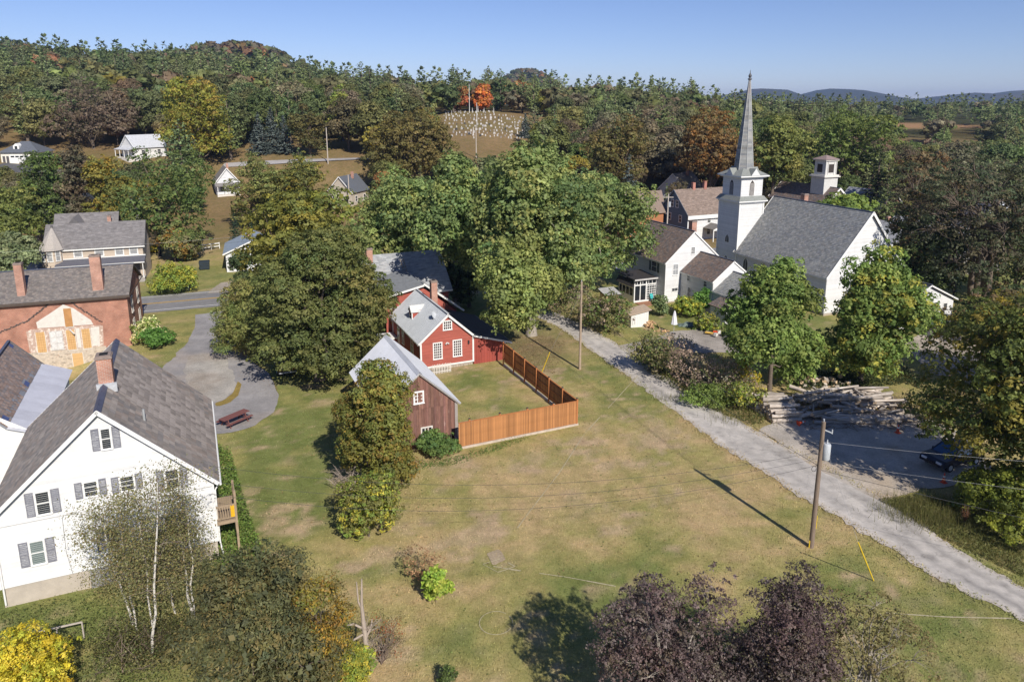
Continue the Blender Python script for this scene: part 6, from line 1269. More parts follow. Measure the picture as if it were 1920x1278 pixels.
tree('golden_cedar', 'bright golden-yellow shrub in the bottom left corner', (55, 1330), (-40, 1190, 135, 1330), cat='shrub', pal=P_YELL, kind='dome', nl=22, nclump=520, nleaf=22000, size=.085, cr=.26, trunk=.05, h0=.2, flat=.9, low=-.7)
tree('yellow_shrub', 'yellow-green shrub beside the base of the dead trunk', (662, 1290), (630, 1215, 700, 1300), cat='shrub', pal=P_YGREEN, kind='dome', nl=10, nclump=220, nleaf=9000, size=.08, cr=.22, trunk=.03, h0=.15, low=-.8)
# birch clump
def birch():
    rs = np.random.RandomState(55); b = G(285, 1232); t = thing('birch_clump', 'clump of white-stemmed birches with thin foliage in front of the white house', 'tree', b)
    stems = [((285, 1228), (295, 905), .075), ((250, 1170), (185, 960), .06), ((256, 1180), (215, 930), .05), ((330, 1150), (290, 1000), .05), ((362, 1160), (335, 985), .07), ((365, 1165), (345, 890), .06), ((290, 1210), (262, 985), .05)]
    allc = []
    for k, (p0, p1, r) in enumerate(stems):
        g = G(*p0)-b; g[2] = -.2; tp = D(p1[0], p1[1], (G(*p0)[1]-.4+.8*rs.rand()))-b; m = MB(); n = 7; pts = []
        for i in range(n+1): q = i/n; pts.append(g+(tp-g)*q+rs.randn(3)*.07*math.sin(math.pi*q)+np.array([0, 0, 0]))
        m.tube(pts, list(np.linspace(r, r*.3, n+1)), 8); st = part('stem', m, BIRCH, t)
        bm = MB()
        for j in range(34):
            q = rs.uniform(.35, 1.0); i = min(int(q*n), n-1); s = pts[i]+(pts[i+1]-pts[i])*(q*n-i); a = rs.rand()*6.28; ln = rs.uniform(.5, 1.5)*(1.25-.4*q); e = s+np.array([math.cos(a)*ln, math.sin(a)*ln, ln*rs.uniform(.15, .8)]); limb(bm, rs, s, e, r*.22, .005, 4, .2, 4); allc.append(e); allc.append(s*.4+e*.6)
        part('branches', bm, mat('birch_twig', (.26, .21, .18), .9, .2, 6), st)['kind'] = 'stuff'
    cc = np.array(allc); cc = np.r_[cc, cc+rs.randn(*cc.shape)*.3]; m = len(cc); k = np.repeat(np.arange(m), 36); P = cc[k]+rs.randn(len(k), 3)*.28
    V, C = leaf_quads(rs, P, rs.randn(len(k), 3)+[0, 0, .6], .082*(.6+.8*rs.rand(len(k))), pick_cols(rs, len(k), np.array(P_BIRCH)*2.9), .7)
    nq = 9000; q0 = G(300, 1235)-b; P = q0+np.c_[rs.randn(nq)*1.5-.3, rs.randn(nq)*.9+.6, np.abs(rs.randn(nq))*.55+.1]
    V2, C2 = leaf_quads(rs, P, rs.randn(nq, 3)+[0, 0, .5], .085*(.6+.8*rs.rand(nq)), pick_cols(rs, nq, P_BIRCH+P_SHRUB), .6)
    link('crown', quads_mesh('crown', V, C), LEAF, t); link('undergrowth', quads_mesh('undergrowth', V2, C2), LEAF, t)
birch()
# ---- middle distance left of centre
MID = [('leafy_tree', 'dark green tree left of the purplish one behind the beige house', (75, 462), (28, 285, 125, 455), P_GREEN[:1]+P_DARK+[(.07, .10, .026)]),
 ('leafy_tree', 'purplish brown tree behind the beige house', (152, 455), (112, 272, 185, 450), [(.070, .056, .036), (.085, .066, .04), (.06, .055, .03)]),
 ('leafy_tree', 'golden olive tree right of the purplish one behind the beige house', (208, 455), (160, 288, 262, 440), P_OLIVE+P_AUTUMN[:1]),
 ('leafy_tree', 'large full green tree right of the beige house', (300, 482), (205, 276, 395, 480), [(.062, .088, .024), (.075, .10, .028), (.052, .075, .022), (.09, .10, .03)]),
 ('leafy_tree', 'rounded green tree at the left edge beside the beige house', (30, 492), (-60, 345, 75, 480), [(.085, .10, .026), (.10, .115, .03), (.07, .085, .024)]),
 ('leafy_tree', 'olive roadside tree right of the white cottage with porch', (475, 432), (428, 288, 540, 430), P_LOLIVE+P_MAPLE[:2]),
 ('leafy_tree', 'olive green roadside tree left of the stone cottage', (560, 430), (515, 285, 612, 425), P_OLIVE+P_MAPLE[1:3]),
 ('leafy_tree', 'green and brown bush-like tree by the lawn right of the beige house', (330, 490), (300, 425, 375, 505), P_SHRUB+P_AUTUMN[2:3]),
 ('leafy_tree', 'grey-green tree overhanging the pale roof at the left edge', (20, 560), (-70, 440, 60, 520), [(.11, .125, .06), (.09, .11, .05), (.13, .14, .07)])]
for nm, lb, bp, bx, pl in MID: tree(nm, lb, bp, bx, pal=pl, kind='round', nl=26, nclump=520, nleaf=16000, size=.33, cr=.85, trunk=.3, flat=.6)
def conifer(name, label, x, y, h, r, pal, size=.4, kind='spruce', lv=22, nb=20, group=None, z0=.06):
    _seed[0] += 1; rs = np.random.RandomState(_seed[0]); t = thing(name, label, 'tree', (x, y, gz(x, y)), rs.rand()*6, group); V, C, mb = conifer_geo(rs, h, r, pal, nb, lv, size, kind, z0)
    part('trunk', mb, BARK, t); link('crown', quads_mesh('crown', V, C), NEEDLE, t); return t
for px, d, h, lb in ((418, 118, 7.5, 'slim dark spruce left of its neighbour above the small white house'), (452, 121, 6.5, 'slim dark spruce right of its neighbour above the small white house')): conifer('spruce_tree', lb, (px-960)/1390*d, d, h, 1.7, P_PINE, .3)
for px, d, h, lb in ((478, 208, 12, 'silvery blue spruce at the left of the hillside trio'), (503, 212, 13, 'tallest silvery blue spruce in the middle of the hillside trio'), (527, 209, 11, 'silvery blue spruce at the right of the hillside trio')): conifer('blue_spruce', lb, (px-960)/1390*d, d, h, 3.6, P_BSPR, .6)
conifer('blue_spruce', 'grey-green spruce standing alone left of the blue-gabled house', (1185-960)/1390*150, 150, 15, 3.4, P_BSPR, .5)
conifer('blue_spruce', 'small blue spruce at the right edge of the graveyard', (985-960)/1390*240, 240, 8, 2.6, P_BSPR, .5)
conifer('hemlock_tree', 'dark feathery hemlock right of the cupola hall', (1665-960)/1390*150, 150, 17, 4.6, P_DARK+[(.06, .075, .035)], .55)
# ================================================================== NAMED TREES ON THE HILLSIDE
def htree(name, label, px, d, box, pal, kind='round', **kw):
    x = (px-960)/1383*d
    kw = {**dict(nl=28, nclump=520, nleaf=13000, size=.48, cr=1.15, trunk=.4, flat=.6), **kw}
    return tree(name, label, (x, d, 0), box, pal=pal, kind=kind, **kw)
htree('bare_crowned_tree', 'large brown thinning tree above the metal-roofed white house', 165, 207, (92, 150, 244, 290), [(.085, .066, .045), (.07, .058, .034), (.095, .072, .05)], 'dome', twigs=160, fill=.1, nl=30, nclump=600)
htree('yellow_maple', 'tall yellow-gold maple standing out on the left hillside', 367, 192, (300, 140, 432, 300), [(.14, .135, .022), (.12, .125, .024), (.15, .135, .024), (.105, .115, .024), (.15, .11, .025)], 'egg', nl=30, nclump=600, nleaf=16000)
htree('brown_maple', 'broad brown-olive maple just left of the graveyard', 770, 176, (682, 203, 858, 335), [(.085, .070, .022), (.072, .064, .02), (.095, .075, .026)], 'dome', nl=36, nclump=700, nleaf=18000)
htree('orange_maple', 'flame-red and orange maple at the left of the graveyard top edge', 857, 312, (830, 162, 882, 214), [(.24, .075, .035), (.22, .09, .03), (.16, .09, .03)], 'round', size=.8, nclump=200, nleaf=5000)
htree('orange_maple', 'bright orange maple at the middle of the graveyard top edge', 903, 308, (886, 158, 922, 216), [(.30, .10, .025), (.28, .13, .025), (.22, .07, .03)], 'oval', size=.8, nclump=200, nleaf=5000)
htree('dark_round_tree', 'dark olive round tree on the hill lawn left of the tall pale pole', 576, 205, (540, 196, 606, 286), [(.075, .062, .02), (.06, .056, .02)], 'oval', nclump=260, nleaf=7000)
htree('birch_tree', 'yellow-green slim tree above the hill lawn beside the forest edge', 640, 228, (612, 158, 668, 268), [(.13, .15, .03), (.10, .13, .028), (.15, .14, .03)], 'egg', nclump=260, nleaf=7000)
htree('orange_brown_tree', 'orange-brown tree left of the church spire', 1340, 165, (1270, 200, 1425, 345), [(.105, .070, .026), (.09, .064, .028), (.12, .075, .024), (.14, .07, .02)], 'dome', nl=32, nclump=600, nleaf=15000)
htree('orange_brown_tree', 'tall olive and brown tree above the blue gable house', 1165, 160, (1095, 215, 1225, 360), [(.085, .074, .024), (.10, .076, .028), (.075, .07, .022)], 'round', nl=28, nclump=500, nleaf=12000)
htree('church_back_tree', 'green tree rising right behind the church spire', 1460, 152, (1405, 215, 1520, 345), [(.095, .105, .028), (.08, .092, .026), (.11, .115, .03)], 'oval', nclump=420, nleaf=11000)
htree('church_back_tree', 'full green tree between the spire and the cupola', 1585, 176, (1515, 200, 1680, 330), [(.078, .10, .024), (.065, .085, .022), (.09, .11, .028)], 'round', nl=30, nclump=520, nleaf=13000)
htree('hall_shrub', 'green bush in front of the cupola hall above the church roof', 1600, 124, (1530, 362, 1640, 400), P_YGREEN[1:3]+P_GREEN[:2], 'dome', nclump=160, nleaf=4500, size=.4, cr=.8)
htree('brown_rust_tree', 'rust brown tree at right, above the pale grey roof under the shade tree', 1760, 140, (1690, 285, 1830, 420), [(.10, .072, .034), (.085, .066, .03), (.12, .075, .034)], 'dome', nclump=420, nleaf=10000, twigs=120)
# ================================================================== FOREST
def proto_leafy(seed, h, r, kind, nleaf, size, cr, twigs=0, n=16):
    rs = np.random.RandomState(seed); lo = lobes_for(rs, 0, 0, h*.10, h, r, r, n, kind, .7); V, C, cc = crown_geo(rs, lo, int(nleaf/16), nleaf, size, cr, [(1, 1, 1)], None, .7, .15, -.5, .3, .5, .7, None, .15)
    m = tree_parts(rs, lo, cc, h*.2, h*.018, twigs); t = m.mesh('trunk'); t.materials.append(BARKG if twigs else BARK); c = quads_mesh('forest_crown', V, np.clip(C, .3, 2.2)); c.materials.append(LEAF); return c, t
def proto_con(seed, h, r, kind, size, lv, nb, z0):
    rs = np.random.RandomState(seed); V, C, m = conifer_geo(rs, h, r, [(1, 1, 1)], nb, lv, size, kind, z0); t = m.mesh('trunk'); t.materials.append(BARK); c = quads_mesh('forest_crown', V, np.clip(C, .3, 2.2)); c.materials.append(NEEDLE); return c, t
LP = [proto_leafy(501+i, 15, 6.0, k, 6500, .58, 1.35, n=28) for i, k in enumerate(('round', 'dome', 'oval', 'egg', 'round', 'dome'))]
BP = [proto_leafy(531+i, 15, 5.6, k, 3000, .45, 1.1, 140) for i, k in enumerate(('dome', 'vase'))]
PP = [proto_con(561+i, 19, 4.8, 'pine', .85, 19, 14, .16) for i in range(3)]; SP = [proto_con(571+i, 15, 3.2, 'spruce', .7, 16, 13, .08) for i in range(2)]
CLEAR = [(5, 250, 92, 288, 186), (100, 262, 165, 290, 190), (195, 256, 260, 284, 196), (255, 266, 305, 284, 200), (395, 312, 456, 368, 172), (398, 372, 430, 440, 130), (425, 272, 475, 306, 196), (592, 262, 652, 322, 194), (606, 322, 664, 372, 160), (645, 268, 680, 300, 196), (828, 208, 985, 252, 228), (880, 252, 940, 270, 215), (1205, 350, 1352, 440, 131), (1478, 288, 1598, 378, 136), (1680, 240, 1722, 256, 420), (1785, 240, 1835, 250, 420), (470, 240, 540, 290, 204), (120, 340, 245, 420, 134), (1690, 340, 1730, 372, 146), (1830, 370, 1880, 420, 130), (1300, 306, 1330, 335, 168)]
NOGO = [(-127, 192, 13), (-104, 202, 14), (-69, 180, 12), (-39, 169, 10), (-82, 142, 15), (-49, 203, 9), (38, 173, 9), (72, 112, 15), (92, 138, 12), (79, 153, 9), (68, 126, 9), (35, 138, 13), (60, 146, 14), (-10, 262, 27), (-16, 242, 17), (-5, 285, 22), (8, 250, 16), (-60, 203, 12), (-30, 203, 8), (240, 452, 42)]
_named = [(o.location.x, o.location.y) for o in bpy.data.objects if o.get('category') == 'tree' and o.location.y > 120]
rs = np.random.RandomState(77); cand = []
def proj(x, y, z):
    z = z-EYE; f = y*_cp-z*_sp; up = y*_sp+z*_cp; return CX+F_PX*x/f, CY-F_PX*up/f
placed = []; grid = {}
def free(x, y, r):
    gx, gy = int(x//10), int(y//10)
    for i in range(-1, 2):
        for j in range(-1, 2):
            for a, b in grid.get((gx+i, gy+j), ()):
                if (a-x)**2+(b-y)**2 < r*r: return False
    return True
tries = 0
while tries < 26000 and len(placed) < 1250:
    tries += 1; y = 132+(rs.rand()**.85)*330; x = (rs.rand()*2-1)*(y*.80+10); z = gz(x, y)
    if y < 175 and not (x > 25 or x < -95): 
        if rs.rand() < .75: continue
    if y < 150 and -60 < x < 45: continue
    if not free(x, y, 5.2+y*.006) or any((a-x)**2+(b-y)**2 < r*r for a, b, r in NOGO) or any((a-x)**2+(b-y)**2 < 49 for a, b in _named): continue
    f = fbm(x, y, 45, 200); e = fbm(x, y, 30, 207)
    con = rs.rand() < (.16+1.3*max(0, e-.46)+.30*np.clip((y-290)/80, 0, 1)); sc = rs.uniform(.62, 1.12)*(1.0 if y > 170 else .75)*(.85 if x > 120 and y > 330 else 1)
    h = (20 if con else 16)*sc; r = (4.5 if con else 6.2)*sc
    u, vb = proj(x, y, z); _, vt = proj(x, y, z+h); rp = r*F_PX/y
    if u < -80 or u > 2000: continue
    bad = False
    for a0, b0, a1, b1, d in CLEAR:
        if y < d+4 and u+rp*.85 > a0 and u-rp*.85 < a1 and vt < b1 and vb > b0: bad = True; break
    if bad: continue
    grid.setdefault((int(x//10), int(y//10)), []).append((x, y)); placed.append((y, x, z, con, sc, f, e))
placed.sort(); far_V, far_C = [], []; nL = nC = 0
G_D = [(.072, .092, .030), (.085, .100, .032), (.062, .084, .030), (.095, .105, .034), (.078, .086, .036)]
G_O = [(.090, .095, .034), (.102, .10, .036), (.088, .085, .038)]; G_B = [(.104, .088, .052), (.092, .08, .046), (.115, .095, .056), (.108, .08, .046)]
G_Y = [(.17, .145, .028), (.15, .13, .03)]; G_R = [(.19, .095, .035), (.165, .09, .045), (.15, .085, .05), (.17, .11, .04)]
G_P = [(.082, .100, .040), (.092, .108, .044), (.070, .090, .040), (.100, .115, .050)]
LBL = {'G': ('forest_tree', 'green broadleaf tree in the woods on the far slope', 'green woodland trees'), 'O': ('forest_tree', 'olive broadleaf tree in the woods on the far slope', 'olive woodland trees'), 'B': ('forest_tree', 'brown thinning broadleaf tree in the woods on the far slope', 'brown woodland trees'), 'Y': ('forest_tree', 'yellow autumn tree in the woods on the far slope', 'yellow woodland trees'), 'R': ('forest_tree', 'orange-red autumn tree in the woods on the far slope', 'red woodland trees'), 'P': ('pine_tree', 'tall blue-green pine in the woods on the far slope', 'woodland pines'), 'S': ('fir_tree', 'pointed dark spruce in the woods on the far slope', 'woodland spruces')}
lowL = [proto_leafy(591+i, 15, 6.0, 'dome', 230, 2.3, 2.0, n=12)[0] for i in range(2)]; lowP = [proto_con(595+i, 19, 4.6, 'pine', 2.1, 8, 4, .2)[0] for i in range(2)]
def mesh_arrays(me):
    v = np.empty(len(me.vertices)*3, 'f'); me.vertices.foreach_get('co', v); c = np.empty(len(me.vertices)*4, 'f'); me.color_attributes['col'].data.foreach_get('color', c); return v.reshape(-1, 3), c.reshape(-1, 4)[:, :3]
lowL = [mesh_arrays(m) for m in lowL]; lowP = [mesh_arrays(m) for m in lowP]
for y, x, z, con, sc, f, e in placed:
    right = x > 20; brownish = right and y < 290 and x < 120
    if con: k = 'S' if rs.rand() < .25 else 'P'
    else:
        q = rs.rand(); k = 'B' if q < (.42 if brownish else .16+.3*max(0, f-.5)) else 'O' if q < (.70 if brownish else .48) else 'Y' if q > .955 and not right else 'R' if q > .91 and not right else 'G'
    pal = {'G': G_D, 'O': G_O, 'B': G_B, 'Y': G_Y, 'R': G_R, 'P': G_P, 'S': G_P}[k]; c = np.array(pal[rs.randint(len(pal))])*np.exp(rs.randn()*.12)*np.exp(rs.randn(3)*.04)*2.25
    isnear = (nC < 290) if con else (nL < 290)
    a = rs.rand()*6.283
    if isnear:
        P = PP if k == 'P' else SP if k == 'S' else (BP if (k == 'B' and rs.rand() < .5) else LP); cm, tm = P[rs.randint(len(P))]
        o = thing(LBL[k][0], LBL[k][1], 'tree', (x, y, z-.3), a, LBL[k][2]); o.scale = (sc*rs.uniform(.85, 1.15), sc*rs.uniform(.85, 1.15), sc)
        link('crown', cm, None, o).color = (*c, 1); link('trunk', tm, None, o)
        if con: nC += 1
        else: nL += 1
    else:
        V, C = (lowP if con else lowL)[rs.randint(2)]; ca, sa = math.cos(a), math.sin(a); W_ = np.c_[V[:, 0]*ca-V[:, 1]*sa, V[:, 0]*sa+V[:, 1]*ca, V[:, 2]]*sc+np.array([x, y, z-.3]); far_V.append(W_); far_C.append(C*c)
# far ridges: small crowns massed together
n = 1500; lowq = []
for hx, hy, hz, sx, sy in _HILL[:4]:
    m = 340; xx = hx+rs.randn(m)*sx*1.1; yy = hy-abs(rs.randn(m))*sy*1.0; zz = ground(xx, yy)
    for x, y, z in zip(xx, yy, zz):
        if y < 620: continue
        k = 14; d = unit(rs.randn(k, 3)); d[:, 2] = abs(d[:, 2]); s = rs.uniform(4, 7); P = np.array([x, y, z+4])+d*s*[1, 1, 1.1]
        c = np.array((G_D+G_O+G_B+G_R+G_P)[rs.randint(20)])*1.7; V, C = leaf_quads(rs, P, d+rs.randn(k, 3)*.3, s*1.3, np.tile(c, (k, 1))*np.exp(rs.randn(k, 1)*.15), .9); far_V.append(V); far_C.append(C)
# skyline woods behind the first slopes
m = 520; yy = 440+rs.rand(m)**1.3*240; xx = (rs.rand(m)*2-1)*yy*.82; xx[300:] = yy[300:]*(.12+.68*rs.rand(m-300)); yy[300:] = 500+rs.rand(m-300)*110; xx[300:] *= yy[300:]/560; zz = ground(xx, yy)
for x, y, z in zip(xx, yy, zz):
    if (x-240)**2+((y-452)*1.6)**2 < 55**2: continue
    con = rs.rand() < .6; V, C = (lowP if con else lowL)[rs.randint(2)]; sc = rs.uniform(.7, 1.2)*(.85 if x > 130 else 1); c = np.array((G_P if con else G_D+G_O+G_B)[rs.randint(4 if con else 12)])*1.9; a = rs.rand()*6.28; ca, sa = math.cos(a), math.sin(a)
    V = V.reshape(-1, 4, 3)[::2].reshape(-1, 3); C = C.reshape(-1, 4, 3)[::2].reshape(-1, 3); V = V.copy()
    far_V.append(np.c_[V[:, 0]*ca-V[:, 1]*sa, V[:, 0]*sa+V[:, 1]*ca, V[:, 2]]*sc+np.array([x, y, z-.3])); far_C.append(C*c)
tag(link('far_woods', quads_mesh('far_woods', np.concatenate(far_V), np.concatenate(far_C)), LEAF), 'far-off woods covering the ridges behind the village', 'woods', kind='stuff')
print('TREES', len(placed), nL, nC, 'farquads', sum(len(v) for v in far_V)//4)
# ================================================================== POLES AND WIRES
POLEW = mat('pole_wood', (.22, .165, .125), .9, .25, 3, .3, 18, stretch=(4, 4, .6)); POLEG = mat('pole_grey', (.50, .44, .38), .9, .15, 3)
TGREY = mat('transformer_grey', (.46, .48, .50), .5, .08, 3); WIRE = mat('wire', (.06, .06, .065), .6); WIREL = mat('wire_bare', (.30, .30, .31), .45, metal=.4)
def pole(label, base, h, r=.14, mt=POLEW, world=None, arm=False):
    b = np.array(world) if world is not None else G(*base); t = thing('utility_pole', label, 'pole', b); m = MB(); m.tube([(0, 0, -.5), (0, 0, h*.5), (0, 0, h)], [r, r*.88, r*.72], 10); part('shaft', m, mt, t)
    m = MB(); m.tube([(.0, 0, h), (0, 0, h+.16)], [.03, .05], 6); part('insulator', m, TGREY, t)
    if arm: m = MB(); m.box(-.9, .9, -.06, .06, h-.55, h-.43); part('crossarm', m, mt, t)
    return t, b
pA, bA = pole('dark utility pole with grey transformer can standing in the near lawn by the road', (1521, 1025), 7.8, .15)
m = MB(); m.tube([(.28, -.06, 5.55), (.28, -.06, 5.62), (.28, -.06, 6.45), (.28, -.06, 6.52)], [.19, .22, .22, .17], 14); tf = part('transformer', m, TGREY, pA)
m = MB(); m.tube([(.28, -.06, 6.52), (.28, -.06, 6.75)], [.05, .03], 6); part('bushing', m, TGREY, tf)
m = MB(); m.beam((.08, 0, 6.3), (.2, -.03, 6.3), .06); m.beam((.08, 0, 5.8), (.2, -.03, 5.8), .06); part('bracket', m, TGREY, pA)
m = MB(); m.beam((0, 0, 7.35), (.5, -.05, 7.15), .05); m.tube([(.5, -.05, 7.1), (.5, -.05, 7.35)], .035, 6); part('cutout_arm', m, TGREY, pA)
m = MB(); m.tube([(-.16, -.02, 5.2)]+[(-.3+.13*math.cos(a), -.02, 4.95+.16*math.sin(a)) for a in np.linspace(1, 7, 12)], .014, 5); part('cable_loop', m, WIRE, pA)
for x, y in ((-.15, -.05),): m = MB(); m.tube([(x, y, -.1), (x, y, .45)], .03, 6); part('yellow_guard', m, mat('guard_yellow', (.72, .50, .03), .6), pA)
m = MB(); m.tube([(.16, 0, 1.2), (.17, 0, 2.0)], .025, 6); part('yellow_guard', m, _M['guard_yellow'], pA)
pB, bB = pole('pale wooden utility pole beside the bend of the side road near the yard fence', (1087, 692), 8.7, .13, mat('pole_tan', (.38, .29, .21), .9, .2, 3))
pC, bC = pole('tall pale pole on the hillside lawn left of the brown maple', None, 9.5, .16, POLEG, (-50, 197, gz(-50, 197)))
pD, bD = pole('pale pole standing before the stone cottage', None, 7.5, .14, POLEG, (-37, 163, gz(-37, 163)))
pE, bE = pole('white pole below the graveyard above the cottonwoods', None, 9, .15, POLEG, (-10, 203, gz(-10, 203)))
pF, bF = pole('wooden pole with transformer in front of the blue gable', None, 9.5, .14, POLEG, ((1263-960)/1390*126, 126, gz(28, 126)), True)
pG_, bG = pole('short pole by the hillside woods right of the metal-roofed house', None, 8, .13, POLEG, (-97, 206, gz(-97, 206)))
m = MB(); m.tube([(.25, 0, 7.3), (.25, 0, 8.2)], .22, 10); part('transformer', m, TGREY, pF)
def wire(label, a, b, sag, r=.011, mt=WIRE, group='overhead wires'):
    a = np.asarray(a, float); b = np.asarray(b, float); n = 24; m = MB(); pts = []
    for i in range(n+1): t = i/n; p = a+(b-a)*t; p[2] -= sag*4*t*(1-t); pts.append(p)
    m.tube(pts, r, 4, cap=False); tag(part('overhead_wire', m, mt, None), label, 'wire', group)
tA = lambda z: bA+np.array([0, 0, z]); tB = lambda z: bB+np.array([0, 0, z])
wire('upper dark wire between the two poles along the side road', tA(6.2), tB(7.9), .55); wire('lower dark wire between the two poles along the side road', tA(5.1), tB(6.6), .6, .014)
wire('upper bare wire from the near pole off the right edge', tA(6.6), (46, 32, 7.2), .5, .007, WIREL); wire('middle bare wire from the near pole off the right edge', tA(5.4), (44, 30, 6.0), .5, .007, WIREL); wire('lowest dark wire from the near pole off the right edge', tA(4.9), (47, 22, 5.2), .5, .012)
hs = np.array([-17.0, 36.0, 0]); wire('upper service wire across the field from pole to white house', tA(6.0), hs+[0, 1, 5.2], 1.6, .009); wire('middle service wire across the field from pole to white house', tA(5.6), hs+[0, .4, 4.6], 1.7, .009); wire('lower service wire across the field from pole to white house', tA(5.2), hs+[0, 0, 4.1], 1.9, .010)
wire('wire from the pole by the bend into the cottonwoods', tB(8.4), (-2, 92, 8), .5); wire('upper wire along the main road before the beige house', (-75, 84, 7.2), (-28, 102, 7.4), .5, .012, WIREL); wire('lower wire along the main road before the beige house', (-75, 84, 6.4), (-28, 102, 6.7), .5, .014)
GY = mat('guard_yellow')
def guy(label, p0, p1, r=.035):
    t = tag(part('guy_guard', _gm(p0, p1, r), GY, None), label, 'guy guard'); return t
def _gm(a, b, r):
    m = MB(); m.tube([a, b], r, 8); return m
g0 = G(1638, 1088); g1 = D(1609, 1016, g0[1]-.6); guy('yellow plastic guy-wire guard leaning over the lawn right of the near pole', g0, g1)
wire('thin guy wire from the near pole down to its yellow guard', g1, tA(6.9), .0, .006, WIREL, None)
g0 = G(1015, 700); g1 = D(1031, 660, g0[1]-.6); guy('yellow guy-wire guard behind the shaded side fence', g0, g1, .045)
wire('thin guy wire rising from the yellow guard behind the fence', g1, tB(7.6), .0, .007, WIREL, None)
wire('thin wire stay on the road side of the pole by the bend', G(1062, 645), tB(6.5), .0, .006, WIREL, None)
for px, h, lb in ((332, 1.9, 'thin green road sign post beside the round yellow-green bush'), (354, 1.0, 'short white marker post beside the round yellow-green bush')):
    b = G(px, 545); t = thing('marker_post', lb, 'post', b); m = MB(); m.box(-.035, .035, -.02, .02, -.1, h); part('post', m, TGREY if h < 1.5 else mat('post_green', (.10, .15, .10), .6), t); m = MB(); m.box(-.05, .05, -.03, .03, h, h+.06); part('cap', m, TGREY, t)
# ================================================================== PICNIC TABLE
a = G(412, 806); b = G(468, 782); pt = thing('picnic_table', 'dark red wooden picnic table on the asphalt edge beside the lawn', 'table', (a+b)/2, math.atan2(b[1]-a[1], b[0]-a[0])); MR = mat('maroon_wood', (.19, .078, .070), .75, .2, 3, .15, 20, stretch=(1, 8, 8))
for i in range(5): m = MB(); m.box(-1.2, 1.2, -.37+i*.15, -.235+i*.15, .72, .76); part('tabletop_plank', m, MR, pt)
for s in (-1, 1):
    for j in range(2): m = MB(); y = s*.62-.15+j*.15; m.box(-1.2, 1.2, y, y+.135, .42, .46); part('bench_plank', m, MR, pt)
for x in (-.8, .8):
    for s in (-1, 1): m = MB(); m.beam((x, s*.62, 0), (x, s*.22, .72), .05, .1); part('leg', m, MR, pt)
    m = MB(); m.box(x-.03, x+.03, -.78, .78, .37, .42); part('crossbeam', m, MR, pt); m = MB(); m.box(x-.03, x+.03, -.36, .36, .67, .72); part('top_batten', m, MR, pt)
# ================================================================== CARS
def car(name, label, loc, ang, col, suv=False, glasscol=None):
    t = thing(name, label, 'car', loc, ang); P = mat('car_paint_%.2f_%.2f_%.2f' % col, col, .28, .05, 2, spec=.6); GL = glasscol or GLASS; RU = mat('rubber'); L, Wd, hb, ht = 4.4, 1.78, .92 if not suv else 1.05, 1.46 if not suv else 1.75
    prof = [(-2.2, .42), (-2.18, .72), (-1.95, hb-.04), (-1.2, hb), (1.2, hb+.02), (2.0, hb-.06), (2.2, .70), (2.2, .40)] if not suv else [(-2.2, .45), (-2.2, .95), (-1.1, hb), (1.6, hb+.05), (2.2, hb), (2.22, .45)]
    m = MB(); n = len(prof); ys = [(-Wd/2+.03, .97), (-Wd/2, 1.0), (Wd/2, 1.0), (Wd/2-.03, .97)]
    m.hexa([(x, -Wd/2, z) for x, z in prof][::-1], [(x, Wd/2, z) for x, z in prof][::-1]); part('body', m, P, t)
    cab = [(-1.05, hb-.01), (-.35, ht), (1.0, ht), (1.75, hb)] if not suv else [(-.95, hb-.01), (-.4, ht), (1.9, ht), (2.15, hb)]
    m = MB(); lo = [(cab[0][0], -Wd/2+.06, hb), (cab[3][0], -Wd/2+.06, hb), (cab[3][0], Wd/2-.06, hb), (cab[0][0], Wd/2-.06, hb)]; hi = [(cab[1][0], -Wd/2+.26, ht), (cab[2][0], -Wd/2+.26, ht), (cab[2][0], Wd/2-.26, ht), (cab[1][0], Wd/2-.26, ht)]; m.hexa(lo, hi); part('cabin_glass', m, GL, t)
    m = MB(); m.hexa([(x*1.0, y, z-.02) for x, y, z in hi], [(x*.97, y*.93, z+.045) for x, y, z in hi]); part('roof', m, P, t)
    for l, h in zip(lo, hi): m = MB(); m.beam(np.array(l), np.array(h), .07); part('pillar', m, P, t)
    for x in (-1.38, 1.36):
        for s in (-1, 1):
            m = MB(); m.tube([(x, s*(Wd/2-.2), .33), (x, s*(Wd/2+.015), .33)], .33, 16); w = part('wheel', m, RU, t); m = MB(); m.tube([(x, s*(Wd/2+.0), .33), (x, s*(Wd/2+.025), .33)], .2, 12); part('rim', m, TGREY, w)
    for s in (-1, 1):
        m = MB(); m.box(-2.22, -2.12, s*.55-.2, s*.55+.2, .62, .76); part('headlight', m, mat('headlight', (.7, .72, .75), .15), t); m = MB(); m.box(2.12, 2.235, s*.66-.14, s*.66+.14, .68, .86); part('taillight', m, mat('taillight', (.35, .02, .02), .2), t)
        m = MB(); m.box(-.85, -.68, s*(Wd/2+.02)-.07, s*(Wd/2+.02)+.07, hb, hb+.12); part('mirror', m, P, t)
    m = MB(); m.box(2.2, 2.25, -.24, .24, .62 if not suv else .85, .76 if not suv else .99); part('licence_plate', m, mat('plate_green', (.20, .34, .28), .5), t)
    m = MB(); m.box(2.12, 2.28, -.8, .8, .42, .54); m2 = part('bumper', m, TGREY if suv else P, t)
    m = MB(); m.box(-2.25, -2.18, -.5, .5, .45, .6); part('grille', m, mat('barn_dark'), t)
    return t
car('parked_car', 'dark blue car in deep shade at the edge of the gravel lot', G(1772, 872)+[.6, .3, .03], math.radians(24), (.008, .012, .028), False, mat('windscreen_sky_reflection', (.02, .08, .19), .06, .1, 1, spec=.8))  # blue of the reflected sky is painted into the glass colour
